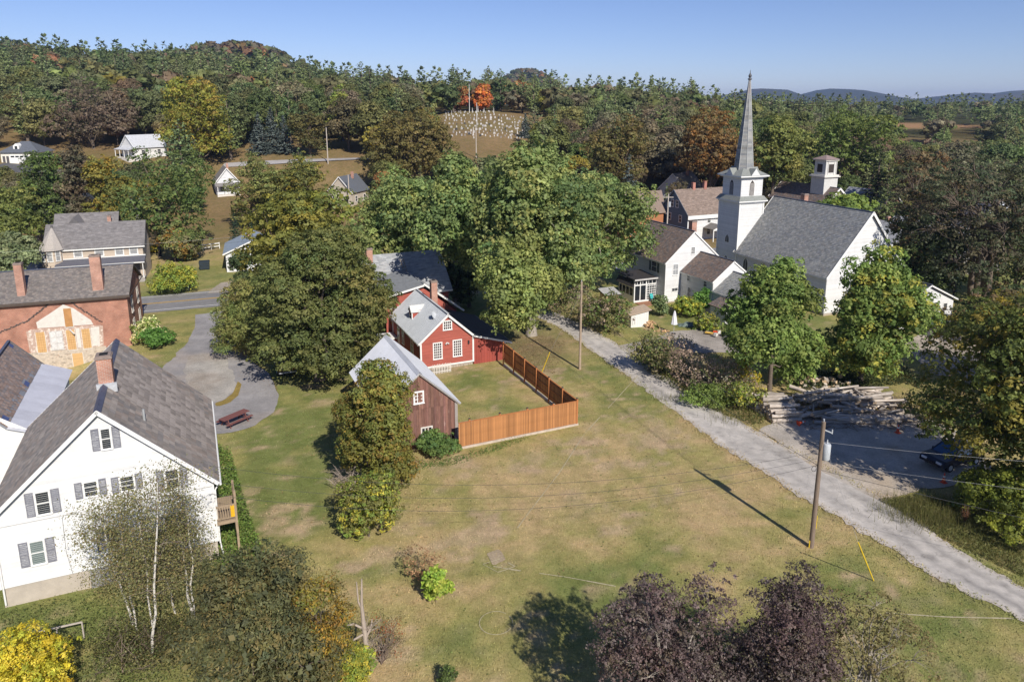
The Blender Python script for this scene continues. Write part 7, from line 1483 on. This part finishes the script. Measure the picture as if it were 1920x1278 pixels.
car('parked_suv', 'black vehicle with green plate half hidden under the huge maple', G(530, 704)+[-.2, 1.6, .03], math.radians(-68), (.012, .013, .016), True)
car('hillside_car', 'dark car in the driveway below the far garage', (-121, 177, gz(-121, 177)+.1), math.radians(10), (.03, .035, .05))
# ================================================================== CONES
OR = mat('cone_orange', (.75, .09, .03), .6, .1, 4)
def cone(label, loc, fallen=False):
    t = thing('traffic_cone', label, 'cone', loc, .4, 'orange traffic cones in the gravel lot'); m = MB(); m.box(-.18, .18, -.18, .18, 0, .03); part('base', m, OR, t); m = MB(); m.tube([(0, 0, .03), (0, 0, .7)], [.13, .025], 12); c = part('body', m, OR, t); m = MB(); m.tube([(0, 0, .38), (0, 0, .52)], [.081, .061], 12, cap=False); part('reflective_band', m, TRIM, c)
    if fallen: t.rotation_euler = (0, math.radians(84), .3); t.location.z += .18
cone('orange cone lying on its side in front of the short log stack', G(1496, 798)+[0, 0, .04], True); cone('upright orange cone in front of the long log pile', G(1683, 812)+[0, 0, .04]); cone('pale upright cone in dark shade right of the gravel lot', G(1769, 905)+[0, 0, .04])
# ================================================================== LOGS
LOGB = mat('log_bark', (.42, .36, .30), .9, .35, 4, .5, 14, rnd=.35, stretch=(.7, 3, 3), col2=(.62, .57, .52), thr=.56, scale2=3); LOGE = mat('log_end', (.52, .38, .24), .9, .2, 6, rnd=.15)
def logmesh(seed, L=1.0):
    rs = np.random.RandomState(seed); m = MB(); n = 6; pts = [np.array([L*(i/n-.5), rs.randn()*.012, rs.randn()*.012]) for i in range(n+1)]; m.m = 0; m.tube(pts, list(np.linspace(.5, .42, n+1)*(1+rs.randn(n+1)*.03)*.2), 10, cap=False); b = 0; m.m = 1
    m.face([m.v[k] for k in range(9, -1, -1)]); m.face([m.v[n*10+k] for k in range(10)]); me = m.mesh('log'); me.materials.append(LOGB); me.materials.append(LOGE); return me
LM = [logmesh(700+i) for i in range(6)]; rl = np.random.RandomState(71)
def log(c, L, r, yaw, pitch=0, label='', group=''):
    o = link('log', LM[rl.randint(6)]); o.location = tuple(c); o.rotation_euler = (rl.rand()*6.28, pitch, yaw); o.rotation_mode = 'XYZ'; o.scale = (L, r/.1, r/.1); tag(o, label, 'log', group)
l0 = G(1452, 792); 
for row in range(9):      # short stack, cut ends to the left
    for lay in range(max(1, 5-abs(row-4)//2)):
        y = row*.42; r = rl.uniform(.15, .2); c = np.array([l0[0]+1.0-y*.42, l0[1]+y*.95, .05])+[rl.uniform(-.12, .12), (lay % 2)*.2, r+lay*.33]; log(c, 2.3+rl.uniform(-.2, .3), r, .10+rl.randn()*.04, 0, 'short sawn log in the left stack with pale ends', 'short logs stacked by the road')
p0 = G(1510, 795); p1 = G(1735, 792)
for i in range(120):
    t = rl.rand(); dep = rl.rand(); x = p0[0]+1.2+(p1[0]-p0[0]-3.2)*t; y = p0[1]+.4+5.0*dep; hmax = 1.75*math.sin(math.pi*min(.98, max(.08, dep*.85+.1)))*min(1, .45+2.2*min(t, 1-t)); z = .16+hmax*rl.uniform(.25, 1)*1.0
    long_ = rl.rand() < .55; L = rl.uniform(2.6, 4.6) if long_ else rl.uniform(.9, 2.2); log((x, y, z), L, rl.uniform(.08, .18), .05+rl.randn()*(.28 if long_ else .9), rl.randn()*.09, 'long rough log lying in the big dark pile', 'long logs in the big pile')
for i in range(30):       # front row of pale long logs
    x = p0[0]+2.0+rl.rand()*(p1[0]-p0[0]-4.2); k = i % 4; y = p0[1]+.1+k*.36; log((x, y, .15+.30*(i//16)), rl.uniform(2.4, 4.2), rl.uniform(.12, .18), .06+rl.randn()*.07, 0, 'long pale log at the front of the big pile', 'pale logs at the front of the pile')
q0 = G(1548, 722)
for i in range(42):
    r = rl.uniform(.13, .22); log(q0+[rl.randn()*1.25, rl.randn()*.55, .12+abs(rl.randn())*.26], rl.uniform(.35, .5), r, rl.rand()*3, rl.randn()*.3, 'round of sawn firewood in the heap behind the log pile', 'sawn rounds behind the log pile')
# brush: loose sticks around the logs
BR = MB(); rb = np.random.RandomState(72)
for i in range(700):
    c = np.array([p0[0]+rb.rand()*14.0-.5, p0[1]-1.2+rb.rand()*7.0, .05]); c[2] += .9*rb.rand()**2*(1 if c[1] > p0[1]+.5 else .15); a = rb.rand()*6.28; L = rb.uniform(.4, 1.6); d = np.array([math.cos(a), math.sin(a), rb.randn()*.18])*L/2; BR.tube([c-d, c+rb.randn(3)*.06, c+d], [.02, .016, .006], 4)
tag(part('brush_litter', BR, mat('stick', (.20, .15, .11), .9, .25, 4), None), 'loose sticks and slash scattered round the log piles', 'brush', kind='stuff')
# split firewood by the white shed, stack of orange scrap by the drive
FWM = mat('split_wood', (.62, .40, .22), .85, .25, 5, rnd=.2); spm = MB(); spm.hexa([(-.2, -.07, 0), (.2, -.07, 0), (.2, .06, .01), (-.2, .06, .01)], [(-.2, -.02, .11), (.2, -.02, .12), (.2, .03, .11), (-.2, .03, .1)]); spme = spm.mesh('firewood'); spme.materials.append(FWM)
for (u, v, n, sx, sy, hh, lb, gr) in ((1219, 612, 44, .42, .6, .42, 'split firewood in the heap against the white shed', 'split wood by the shed'), (1245, 622, 16, .55, .2, .08, 'split firewood strewn on the grass left of the closed parasol', 'split wood by the parasol')):
    g = G(u, v)
    for i in range(n): o = link('firewood', spme); k = rl.rand(); o.location = tuple(g+[rl.randn()*sx*(1-.4*k), rl.randn()*sy*(1-.4*k), hh*k*1.4]); o.rotation_euler = (rl.randn()*.5, rl.randn()*.5, rl.rand()*6.28); tag(o, lb, 'firewood', gr)
sg = G(1358, 632); SCR = [(.70, .10, .05), (.72, .45, .10), (.75, .72, .66), (.08, .09, .11), (.62, .07, .06), (.35, .28, .2)]
names = ['red plastic tray', 'yellow plywood sheet', 'white plastic bag', 'black bucket', 'red crate', 'brown plank']
for i in range(16):
    c = SCR[i % 6]; t = thing('scrap_item', names[i % 6]+' in the junk heap by the farm drive', 'junk', sg+[rl.randn()*.9, rl.randn()*.45, .05+.18*(i//6)], rl.rand()*6.28, 'junk heap by the farm drive'); m = MB(); a_, b_, h_ = [(.6, .4, .14), (.9, .6, .03), (.35, .3, .3), (.2, .2, .3), (.4, .3, .25), (1.2, .14, .04)][i % 6]
    m.hexa([(-a_/2*.9, -b_/2*.9, 0), (a_/2*.9, -b_/2*.9, 0), (a_/2*.9, b_/2*.9, 0), (-a_/2*.9, b_/2*.9, 0)], [(-a_/2, -b_/2, h_), (a_/2, -b_/2, h_*.92), (a_/2, b_/2, h_), (-a_/2, b_/2, h_*1.04)]); part('body', m, mat('scrap_%d' % (i % 6), c, .6, .1, 4), t)
    m = MB(); m.box(-a_/2-.015, a_/2+.015, -b_/2-.015, -b_/2+.01, h_*.7, h_*.9); part('rim', m, mat('scrap_%d' % (i % 6)), t)
# closed white parasol
ub = G(1263, 626); up_ = thing('closed_parasol', 'closed white parasol standing in the farmhouse garden', 'parasol', ub); m = MB(); m.tube([(0, 0, -.1), (0, 0, 2.75)], .025, 8); part('pole', m, TGREY, up_)
m = MB(); prf = [(2.7, .03), (2.5, .10), (1.9, .2), (1.35, .27), (1.15, .30)]
for (z0, r0), (z1, r1) in zip(prf[:-1], prf[1:]):
    for k in range(16):
        a0, a1 = k*math.pi/8, (k+1)*math.pi/8; f0 = 1+.22*(k % 2); f1 = 1+.22*((k+1) % 2); m.face([(r0*f0*math.cos(a0), r0*f0*math.sin(a0), z0), (r0*f1*math.cos(a1), r0*f1*math.sin(a1), z0), (r1*f1*math.cos(a1), r1*f1*math.sin(a1), z1), (r1*f0*math.cos(a0), r1*f0*math.sin(a0), z1)])
part('canopy', m, mat('parasol_cloth', (.78, .77, .80), .8, .08, 4), up_); m = MB(); m.tube([(0, 0, 0), (0, 0, .08)], .25, 14); part('base', m, mat('rubber'), up_)
tpb = thing('tarp_heap', 'low grey-green tarp heap on the grass right of the parasol', 'tarp', G(1292, 610)); m = MB(); rr = np.random.RandomState(8)
gx, gy = 9, 6; Z = np.array([[max(0, .42*math.sin(math.pi*i/(gx-1))*math.sin(math.pi*j/(gy-1))+rr.randn()*.05) for i in range(gx)] for j in range(gy)])
for j in range(gy-1):
    for i in range(gx-1): m.face([(i*.33-1.3, j*.25-.6, Z[j][i]), (i*.33-.97, j*.25-.6, Z[j][i+1]), (i*.33-.97, j*.25-.35, Z[j+1][i+1]), (i*.33-1.3, j*.25-.35, Z[j+1][i])])
part('sheet', m, mat('tarp_green', (.13, .17, .15), .6, .3, 4), tpb)
# white garden shed
sb = G(1183, 614); ws = thing('garden_shed', 'small white plank shed with tan lean roof by the farm drive', 'shed', sb, math.radians(12))
for i in range(8): m = MB(); m.box(i*.26, i*.26+.25, -.02, .02, 0, 1.55+.05*i, (RB.uniform(.94, 1.03),)*3); part('plank', m, WHITE_OLD, ws)
for i in range(7): m = MB(); m.box(2.06, 2.10, .02+i*.26, .02+i*.26+.25, 0, 1.92, (RB.uniform(.94, 1.03),)*3); part('plank', m, WHITE_OLD, ws)
m = MB(); m.box(-.02, .02, .03, 1.85, 0, 1.5); m.box(0, 2.08, 1.82, 1.86, 0, 1.5); part('wall', m, WHITE_OLD, ws)
m = MB(); slope_slab(m, (-.3, -.25, 1.55), (-.3, 2.1, 1.55), (2.35, 2.1, 2.08), (2.35, -.25, 2.08), .07); part('roof', m, mat('tan_boards', (.52, .40, .29), .9, .2, 3, .3, 12, stretch=(1, 5, 1)), ws); m = MB(); m.tube([(.18, -.06, .3), (.18, -.08, 1.25), (.42, -.08, 1.3), (.42, -.06, .4)], .015, 5); part('handle_rack', m, TGREY, ws)
wb = G(1135, 575); wd = thing('woodshed', 'small tan shed with striped corrugated roof in the thicket', 'shed', wb, math.radians(20)); m = MB(); m.box(0, 1.9, 0, 1.6, 0, 1.5); part('wall', m, mat('tan_wall', (.55, .42, .24), .9, .15, 3), wd)
for i in range(14): m = MB(); m.beam((-.15+i*.165, -.3, 1.58), (-.15+i*.165, 1.9, 1.98), .09, .03); part('roof_sheet', m, mat('pale_corrugated', (.70, .69, .68), .5), wd)
m = MB(); slope_slab(m, (-.2, -.3, 1.55), (2.1, -.3, 1.55), (2.1, 1.9, 1.95), (-.2, 1.9, 1.95), .04); part('roof', m, mat('dark_trim'), wd)
# ================================================================== GRAVEYARD
GRN = [mat('gravestone_white', (.47, .45, .43), .8, .15, 5, rnd=.15), mat('gravestone_grey', (.32, .30, .29), .8, .2, 5, rnd=.2), mat('gravestone_dark', (.06, .06, .065), .4)]
def slab_mesh(w, h, d):
    m = MB(); pts = [(-w/2, 0), (w/2, 0), (w/2, h*.78)]+[(w/2*math.cos(a), h*.78+h*.22*math.sin(a)) for a in (.5, 1.05, 1.57, 2.1, 2.64)]+[(-w/2, h*.78)]; m.hexa([(x, -d/2, z) for x, z in pts], [(x, d/2, z) for x, z in pts]); m.box(-w*.62, w*.62, -d*.9, d*.9, -.3, .12); return m.mesh('gravestone')
def obel_mesh(h):
    m = MB(); m.box(-.5, .5, -.5, .5, -.3, .3); m.box(-.36, .36, -.36, .36, .3, h*.32)
    m.hexa([(-.26, -.26, h*.32), (.26, -.26, h*.32), (.26, .26, h*.32), (-.26, .26, h*.32)], [(-.15, -.15, h*.92), (.15, -.15, h*.92), (.15, .15, h*.92), (-.15, .15, h*.92)]); m.hexa([(-.15, -.15, h*.92), (.15, -.15, h*.92), (.15, .15, h*.92), (-.15, .15, h*.92)], [(-.01, -.01, h), (.01, -.01, h), (.01, .01, h), (-.01, .01, h)]); return m.mesh('obelisk')
SMS = {}
def gst(k, mi):
    if (k, mi) not in SMS: me = [lambda: slab_mesh(.8, 1.3, .25), lambda: slab_mesh(.6, 1.0, .2), lambda: slab_mesh(1.2, 1.1, .4), lambda: obel_mesh(3.0), lambda: obel_mesh(4.4)][k](); me.materials.append(GRN[mi]); SMS[(k, mi)] = me
    return SMS[(k, mi)]
rg2 = np.random.RandomState(90)
for d in (236, 243, 250, 257, 264, 271, 278, 286, 294, 303):
    n = 20 if d > 230 else 9
    for i in range(n):
        px = 828+158*(i+rg2.rand()*.8)/n if d > 250 else 845+142*(i+rg2.rand()*.8)/n
        if d > 290 and px > 930: continue
        x = (px-960)/1400*d; y = d+rg2.randn()*1.5; ob = rg2.rand() < .13 and d > 235; k = (3 if rg2.rand() < .6 else 4) if ob else rg2.randint(3); mi = 0 if rg2.rand() < .68 else 1 if rg2.rand() < .85 else 2
        if ob: mi = 0
        o = link('obelisk' if ob else 'gravestone', gst(k, mi)); o.location = (x, y, gz(x, y)); o.rotation_euler = (rg2.randn()*.03, rg2.randn()*.03, .1+rg2.randn()*.1); s = rg2.uniform(.4, .66); o.scale = (s, s, s)
        tag(o, ['pale obelisk monument in the hillside graveyard', 'white headstone in the hillside graveyard', 'grey headstone in the hillside graveyard', 'dark polished headstone in the hillside graveyard'][0 if ob else 1+mi], 'gravestone', ['graveyard obelisks', 'white headstones', 'grey headstones', 'dark headstones'][0 if ob else 1+mi])
for px, d, h, lb in ((879, 296, 11, 'white flagpole at the top edge of the graveyard'), (893, 262, 7.5, 'white flagpole among the graveyard obelisks')):
    x = (px-960)/1400*d; t = thing('flagpole', lb, 'pole', (x, d, gz(x, d))); m = MB(); m.tube([(0, 0, -.2), (0, 0, h)], [.12, .07], 8); part('mast', m, TRIM, t); m = MB(); m.tube([(0, 0, h), (0, 0, h+.25)], [.12, .06], 8); part('ball', m, TGREY, t)
# ================================================================== SHRUBS AND GROUND COVER
SHR = [('roadside_shrub', 'green roadside shrub nearest the road bend', (1215, 700), (1178, 622, 1272, 706), P_SHRUB, 1), ('roadside_shrub', 'grey-green twiggy shrub by the farm drive in the roadside thicket', (1255, 700), (1205, 622, 1310, 700), P_SHRUB[1:]+P_TWIG, 0),
 ('roadside_shrub', 'bare brown twiggy shrub in the middle of the roadside thicket', (1300, 728), (1248, 648, 1345, 735), P_TWIG, 0), ('roadside_shrub', 'brown and green shrub right of the bare one in the thicket', (1345, 740), (1298, 668, 1392, 748), P_TWIG+P_SHRUB, 0),
 ('roadside_shrub', 'pinkish dry shrub at the right of the roadside thicket', (1380, 745), (1335, 684, 1428, 752), P_TWIG+P_SHRUB[:1], 0), ('yellow_sapling', 'small yellow-leaved sapling left of the first green tree', (1405, 728), (1378, 660, 1428, 722), P_YELL+P_YGREEN, 1),
 ('verge_shrub', 'low yellow-green verge plants below the yellow sapling', (1405, 768), (1362, 716, 1440, 775), P_YGREEN+P_SHRUB, 1), ('verge_shrub', 'low green plants along the road edge under the thicket', (1320, 758), (1275, 722, 1372, 765), [(.10, .13, .03), (.085, .115, .03)], 1), ('thicket_shrub', 'brown bramble thicket at the left of the small striped woodshed', (1085, 600), (1030, 528, 1128, 612), P_SHRUB+P_TWIG[1:3], 0),
 ('thicket_shrub', 'tangled olive and brown bushes between the woodshed and white shed', (1140, 622), (1085, 545, 1188, 632), P_SHRUB+P_TWIG[:1]+[(.07, .11, .03)], 1), ('thicket_shrub', 'dark leafy bush on the road bend beneath the cottonwoods', (1050, 590), (1000, 500, 1070, 590), P_DARK+P_SHRUB[:1], 1),
 ('garden_shrub', 'pale leafy shrub under the farmhouse gable', (1285, 592), (1262, 556, 1320, 592), P_YGREEN, 1), ('garden_shrub', 'dark climbing vine bush against the farmhouse ell', (1315, 588), (1295, 540, 1335, 590), [(.06, .12, .025), (.075, .14, .03)], 1), ('garden_shrub', 'tall wispy green plants beside the sunroom deck', (1238, 592), (1220, 553, 1256, 592), [(.11, .135, .06), (.09, .12, .05)], 1), ('garden_shrub', 'yellowing garden perennials in front of the farmhouse ell', (1330, 618), (1298, 586, 1350, 618), P_YGREEN+P_SHRUB, 1),
 ('hydrangea', 'hydrangea with cream flower heads beside the brick house', (278, 640), (252, 592, 308, 645), [(.34, .32, .16), (.10, .14, .03), (.40, .38, .22), (.12, .15, .035)], 1), ('round_bush', 'low deep green bush in front of the cream hydrangea', (288, 650), (258, 618, 328, 652), [(.055, .115, .022), (.07, .135, .028)], 1), ('round_bush', 'spreading yellow-green bush on the lawn by the main road', (325, 548), (282, 492, 372, 545), P_YGREEN, 1),
 ('flower_bush', 'low yellow goldenrod patch behind the lawn by the small white house', (285, 472), (268, 462, 305, 476), P_YELL, 1), ('dry_plant', 'dry brown weed clump in the middle of the lower lawn', (785, 1085), (758, 1030, 832, 1090), [(.17, .10, .055), (.14, .085, .045), (.2, .13, .07)], 0), ('broadleaf_plant', 'bright green broad-leaved plant right of the dry weed clump', (818, 1130), (792, 1070, 850, 1138), [(.18, .24, .035), (.13, .19, .03), (.22, .26, .05)], 2),
 ('sapling', 'small dark sapling at the bottom edge left of the plum shadow', (838, 1290), (822, 1250, 858, 1290), P_GREEN[:1]+P_DARK, 1), ('edge_shrub', 'olive understory shrub below the birches', (230, 1260), (150, 1150, 330, 1270), P_BIRCH+P_SHRUB, 0), ('edge_shrub', 'leafy brush under the roadside maple beside the gravel lot', (1790, 800), (1735, 700, 1830, 800), P_DARK+P_BROWN, 1)]
for nm, lb, bp, bx, pl, dn in SHR:
    d = G(*bp)[1]; w = (bx[2]-bx[0])/F_PX*d; k = .0042*d if dn != 2 else .0075*d
    tree(nm, lb, bp, bx, cat='shrub', pal=pl, kind='dome', nl=12, nclump=int(150+40*w), nleaf=int((5200 if dn else 3200)*min(1.6, max(.5, w/5))), size=max(.06, min(.24, k*.62)), cr=max(.16, w*.075), trunk=max(.015, w*.008), h0=.15, flat=.8, low=-.8, sparse=(dn == 0), twigs=(160 if dn == 0 else 40), bark=mat('twig_bark', (.24, .18, .14), .9, .2, 6), rnd=.8, shell=(.55, 1.08))
def cover(name, label, px, n, size, h, pal, seed, aspect=.6, up=1.0):
    rs = np.random.RandomState(seed); P = np.array([G(u, v)[:2] for u, v in px]); lo, hi = P.min(0), P.max(0); q = lo+rs.rand(n*3, 2)*(hi-lo); q = q[inpoly(q[:, 0], q[:, 1], P)][:n]; z = ground(q[:, 0], q[:, 1])+rs.rand(len(q))**1.5*h*(.3+1.3*fbm(q[:, 0], q[:, 1], 1.1, seed))
    V, C = leaf_quads(rs, np.c_[q, z], rs.randn(len(q), 3)*.7+[0, 0, up], size*(.6+.8*rs.rand(len(q))), pick_cols(rs, len(q), np.array(pal)*1.4, None, .2), aspect); tag(link(name, quads_mesh(name, V, C), LEAF), label, 'ground cover', kind='stuff')
cover('weeds', 'bright green weeds along the side of the white house', ((408, 840), (432, 850), (462, 950), (500, 1060), (520, 1100), (430, 1110), (400, 1060), (405, 930)), 13000, .13, .75, [(.13, .20, .04), (.17, .24, .05), (.10, .16, .035)], 301)
cover('bank_growth', 'low growth on the bank below the weeds and birches', ((0, 1150), (140, 1120), (330, 1080), (430, 1060), (520, 1095), (560, 1250), (400, 1330), (0, 1330)), 9000, .10, .35, [(.10, .12, .035), (.12, .12, .04), (.075, .10, .03)], 302)
cover('roadside_weeds', 'weeds at the foot of the roadside thicket', ((1180, 672), (1225, 706), (1328, 768), (1420, 800), (1448, 780), (1400, 740), (1330, 700), (1230, 660)), 8000, .15, .45, [(.11, .13, .035), (.14, .13, .045), (.09, .11, .03)], 303)
cover('fence_weeds', 'green weeds at the foot of the barn and front fence', ((770, 868), (850, 858), (960, 826), (1000, 818), (955, 838), (860, 870), (790, 880)), 2600, .09, .3, [(.10, .17, .035), (.08, .14, .03)], 304)
cover('leaf_litter', 'fallen leaves under the pale-trunked cottonwood', ((930, 640), (1000, 625), (1060, 640), (1040, 700), (960, 690)), 4500, .12, .04, [(.20, .13, .07), (.15, .10, .06), (.24, .17, .08)], 305, up=2.0)
cover('drive_litter', 'brown fallen leaves on the drive under the huge maple', ((420, 655), (470, 672), (512, 705), (524, 740), (505, 745), (455, 712), (425, 690)), 3800, .10, .04, [(.24, .15, .09), (.19, .12, .08), (.28, .18, .09)], 309, up=2.0)
cover('shade_growth', 'dark growth under the trees behind the log pile', ((1480, 735), (1560, 735), (1700, 720), (1750, 740), (1700, 690), (1500, 700)), 5000, .2, .5, P_DARK, 306)
cover('verge_grass', 'uncut grass on the verge right of the side road', ((1650, 940), (1700, 935), (1780, 940), (1860, 990), (1920, 1040), (1925, 1085), (1840, 1045), (1760, 1005), (1700, 965)), 9000, .30, .30, [(.15, .155, .05), (.18, .165, .06), (.12, .13, .04)], 307, aspect=.10, up=-.2)
# ragged grass creeping over the edges of the side road
def edge_tufts():
    rs = np.random.RandomState(320); V = []; C = []
    for E_, sg in ((RL, -1), (RR, 1)):
        Q = resample(E_, .12)
        for q in Q:
            if q[1] > 82: continue
            for _ in range(5):
                x, y = q+rs.randn(2)*[.28, .28]; h = rs.uniform(.04, .13); a = rs.rand()*6.28; w = .02+.03*rs.rand(); c = lawncol(np.array([x]), np.array([y]))[0]*rs.uniform(.9, 1.7); l = rs.randn(2)*.06
                V += [(x-w*math.cos(a), y-w*math.sin(a), .02), (x+w*math.cos(a), y+w*math.sin(a), .02), (x+l[0], y+l[1], .04+h)]; C += [c]*3
    tag(link('edge_grass', quads_mesh('edge_grass', np.array(V), np.array(C), 3), leaf_mat('grass_blade', .4, .02)), 'ragged grass along both edges of the side road', 'grass', kind='stuff')
edge_tufts()
# fallen leaves and small weeds over the lawn
def lawn_litter():
    rs = np.random.RandomState(330); n = 16000; y = 26+rs.rand(n)**1.2*46; x = (rs.rand(n)*2-1)*(y*.55+6); w = fbm(x, y, 7, 130); k = (rs.rand(n) < np.clip((w-.36)*2.6, 0, 1)) & ~inpoly(x, y, _roadpoly) & ~inpoly(x, y, _drive) & (x > -17.5); x, y = x[k], y[k]; n = len(x)
    g = rs.rand(n) < .55; col = np.where(g[:, None], np.array([.15, .20, .06])*np.exp(rs.randn(n, 1)*.25), np.array([.36, .25, .12])*np.exp(rs.randn(n, 1)*.25))
    V, C = leaf_quads(rs, np.c_[x, y, ground(x, y)+.05+.03*rs.rand(n)], rs.randn(n, 3)*.35+[0, 0, 1], .05+.09*rs.rand(n), col, .6); tag(link('lawn_litter', quads_mesh('lawn_litter', V, C), LEAF), 'scattered fallen leaves and small weeds on the lawn', 'litter', kind='stuff')
lawn_litter()
# tall grass tufts on the verge
rs = np.random.RandomState(310); P = []; Cc = []
for (u, v, n, sx, sy) in ((1715, 960, 700, 1.2, .7), (1760, 975, 900, 1.3, .6), (1815, 985, 900, 1.3, .6), (1740, 945, 500, 1.2, .5), (1400, 785, 500, 1.5, .8), (1300, 750, 300, 2.0, .4)):
    g = G(u, v)
    for i in range(n): x, y = g[0]+rs.randn()*sx, g[1]+rs.randn()*sy; h = rs.uniform(.35, .95); a = rs.rand()*6.28; l = rs.randn(2)*.16; w = .014; c = np.array([(.19, .185, .06), (.23, .20, .075), (.15, .16, .045)][rs.randint(3)]); P += [(x-w*math.cos(a), y-w*math.sin(a), 0), (x+w*math.cos(a), y+w*math.sin(a), 0), (x+l[0], y+l[1], h)]; Cc += [c]*3
tag(link('tall_grass', quads_mesh('tall_grass', np.array(P), np.array(Cc), 3), leaf_mat('grass_blade', .4, .02)), 'tall unmown grass tufts along the road verges', 'grass', kind='stuff')
rd = thing('dock_stalk', 'rusty brown seed stalks in the verge at the right edge', 'plant', G(1806, 985)); m = MB(); V_, C_ = [], []; rs = np.random.RandomState(5)
for i in range(9): a = rs.rand()*6.28; e = np.array([math.cos(a)*.22, math.sin(a)*.22, rs.uniform(.9, 1.35)]); m.tube([(0, 0, 0), e*.5+rs.randn(3)*.03, e], [.012, .01, .006], 4); k = 60; Q = e[None]*(.45+.55*rs.rand(k, 1))+rs.randn(k, 3)*.05; v, c = leaf_quads(rs, Q, rs.randn(k, 3), .06, pick_cols(rs, k, [(.26, .12, .06), (.2, .1, .05)])); V_.append(v); C_.append(c)
part('stalks', m, mat('twig_bark'), rd)['kind'] = 'stuff'; link('seed_heads', quads_mesh('seed_heads', np.concatenate(V_), np.concatenate(C_)), LEAF, rd)
# ================================================================== DEAD TREE, BRANCH HEAP, RED-TIPPED SUMAC
rs = np.random.RandomState(40); db = G(688, 1262); dt = thing('dead_tree', 'bare broken grey trunk with snapped limbs at the bottom left of the field', 'tree', db); DW = mat('dead_wood', (.40, .33, .27), .95, .25, 5, .5, 16, stretch=(3, 3, .7))
zt = D(684, 1085, db[1])[2]; sc_ = zt/4.6
m = MB(); m.tube([(0, 0, -.3), (-.02, 0, .8), (.02, 0, 1.7), (-.04, .02, 2.6), (-.08, 0, 3.6), (-.02, 0, zt)], [.17, .14, .12, .10, .065, .03], 9); part('trunk', m, DW, dt)
m = MB(); m.tube([(.1, -.08, -.2), (.14, -.08, .6), (.16, -.1, 1.1)], [.12, .10, .08], 8); part('snag', m, DW, dt)
for pts in ([(-.06, 0, 3.3), (-.22, 0, 3.7), (-.25, 0, zt-.15)], [(0, 0, 2.3), (-.45, -.1, 2.65), (-.9, -.2, 2.6), (-1.25, -.2, 2.5)], [(0, 0, 2.1), (-.5, -.2, 1.9), (-.85, -.3, 1.65), (-1.2, -.3, 1.6)], [(-.6, -.24, 1.85), (-.95, -.3, 1.95)], [(.05, 0, 1.9), (.25, .1, 2.3), (.32, .15, 2.7)]): m = MB(); m.tube(pts, list(np.linspace(.06, .025, len(pts))), 6); part('limb', m, DW, dt)
tw = MB()
for i in range(60): a = rs.rand()*6.28; s = np.array([.05, .05, rs.uniform(.4, 2.4)]); limb(tw, rs, s, s+np.array([math.cos(a)*.5+.25, math.sin(a)*.4, rs.uniform(.0, .7)]), .012, .004, 3, .3, 4)
part('twigs', tw, DW, dt)['kind'] = 'stuff'
sm = thing('red_sumac', 'thin sumac with scattered orange-red leaves right of the dead trunk', 'shrub', G(715, 1245)); m = MB(); V_, C_ = [], []
for i in range(26):
    a = rs.rand()*6.28; e = np.array([math.cos(a)*.7+.25, math.sin(a)*.5, rs.uniform(.8, 2.4)]); limb(m, rs, (0, 0, 0), e, .02, .006, 4, .2, 4); k = 34; Q = e+rs.randn(k, 3)*.12; red = rs.rand() < .42; v, c = leaf_quads(rs, Q, rs.randn(k, 3)+[0, 0, .6], .085, pick_cols(rs, k, [(.45, .09, .03), (.4, .14, .04)] if red else [(.14, .13, .05), (.18, .15, .06)]), .4); V_.append(v); C_.append(c)
part('stems', m, mat('twig_bark'), sm); link('foliage', quads_mesh('foliage', np.concatenate(V_), np.concatenate(C_)), LEAF, sm)
bh = thing('branch_heap', 'heap of bare grey dead branches left of the slim barn tree', 'branches', G(655, 935)); m = MB()
for i in range(7):
    a = math.pi*.55+rs.randn()*.5; e = np.array([math.cos(a)*1.6-.4, math.sin(a)*1.2+.2, rs.uniform(.8, 2.1)]); mm = MB(); limb(mm, rs, (.1, 0, 0), e, .05, .012, 6, .15, 5); part('branch', mm, DW, bh)
    for j in range(16): t = rs.uniform(.3, 1); s = np.array([.1, 0, 0])*(1-t)+e*t; s[2] += .1*math.sin(math.pi*t)*np.linalg.norm(e); d = rs.randn(3)*np.array([.45, .35, .35])+np.array([-.3, .1, .15]); limb(m, rs, s, s+d, .013, .004, 4, .25, 4)
part('twigs', m, DW, bh)['kind'] = 'stuff'
# rail on the bank bottom left, rail fence by the small white house
rf = thing('pipe_rail', 'pale pipe rail on the grass bank at the bottom left', 'rail', (0, 0, 0)); a = G(62, 1218); b = G(158, 1196); m = MB(); m.beam(a+[0, 0, .9], b+[0, 0, .9], .06); part('top_rail', m, POLEG, rf)
for q in (a, b, (a+b)/2): m = MB(); m.beam(q+[0, 0, -.2], q+[0, 0, .9], .05); part('post', m, POLEG, rf)
wf = thing('rail_fence', 'low white rail fence on the lawn left of the small white house', 'fence', (0, 0, 0)); a = G(365, 472); b = G(412, 466)
for z in (.5, 1.0): m = MB(); m.beam(a+[0, 0, z], b+[0, 0, z], .05, .14); part('rail', m, TRIM, wf)
for k in range(4): q = a+(b-a)*k/3; m = MB(); m.beam(q+[0, 0, -.1], q+[0, 0, 1.15], .1); part('post', m, TRIM, wf)
# ================================================================== HAZE
hz = MB(); hz.box(-7400, 7400, -400, 8200, -6, 158); hzo = hz.mesh('haze'); hm = bpy.data.materials.new('haze_air'); hm.use_nodes = True; t_ = hm.node_tree; t_.nodes.clear()
pv = N(t_, 'ShaderNodeVolumePrincipled'); pv.inputs['Color'].default_value = (.42, .60, 1.0, 1); pv.inputs['Density'].default_value = .00011; pv.inputs['Anisotropy'].default_value = .1; ho = N(t_, 'ShaderNodeOutputMaterial'); t_.links.new(pv.outputs[0], ho.inputs['Volume'])
tag(link('haze', hzo, hm), 'thin blue air over the far hills', 'haze', kind='stuff')
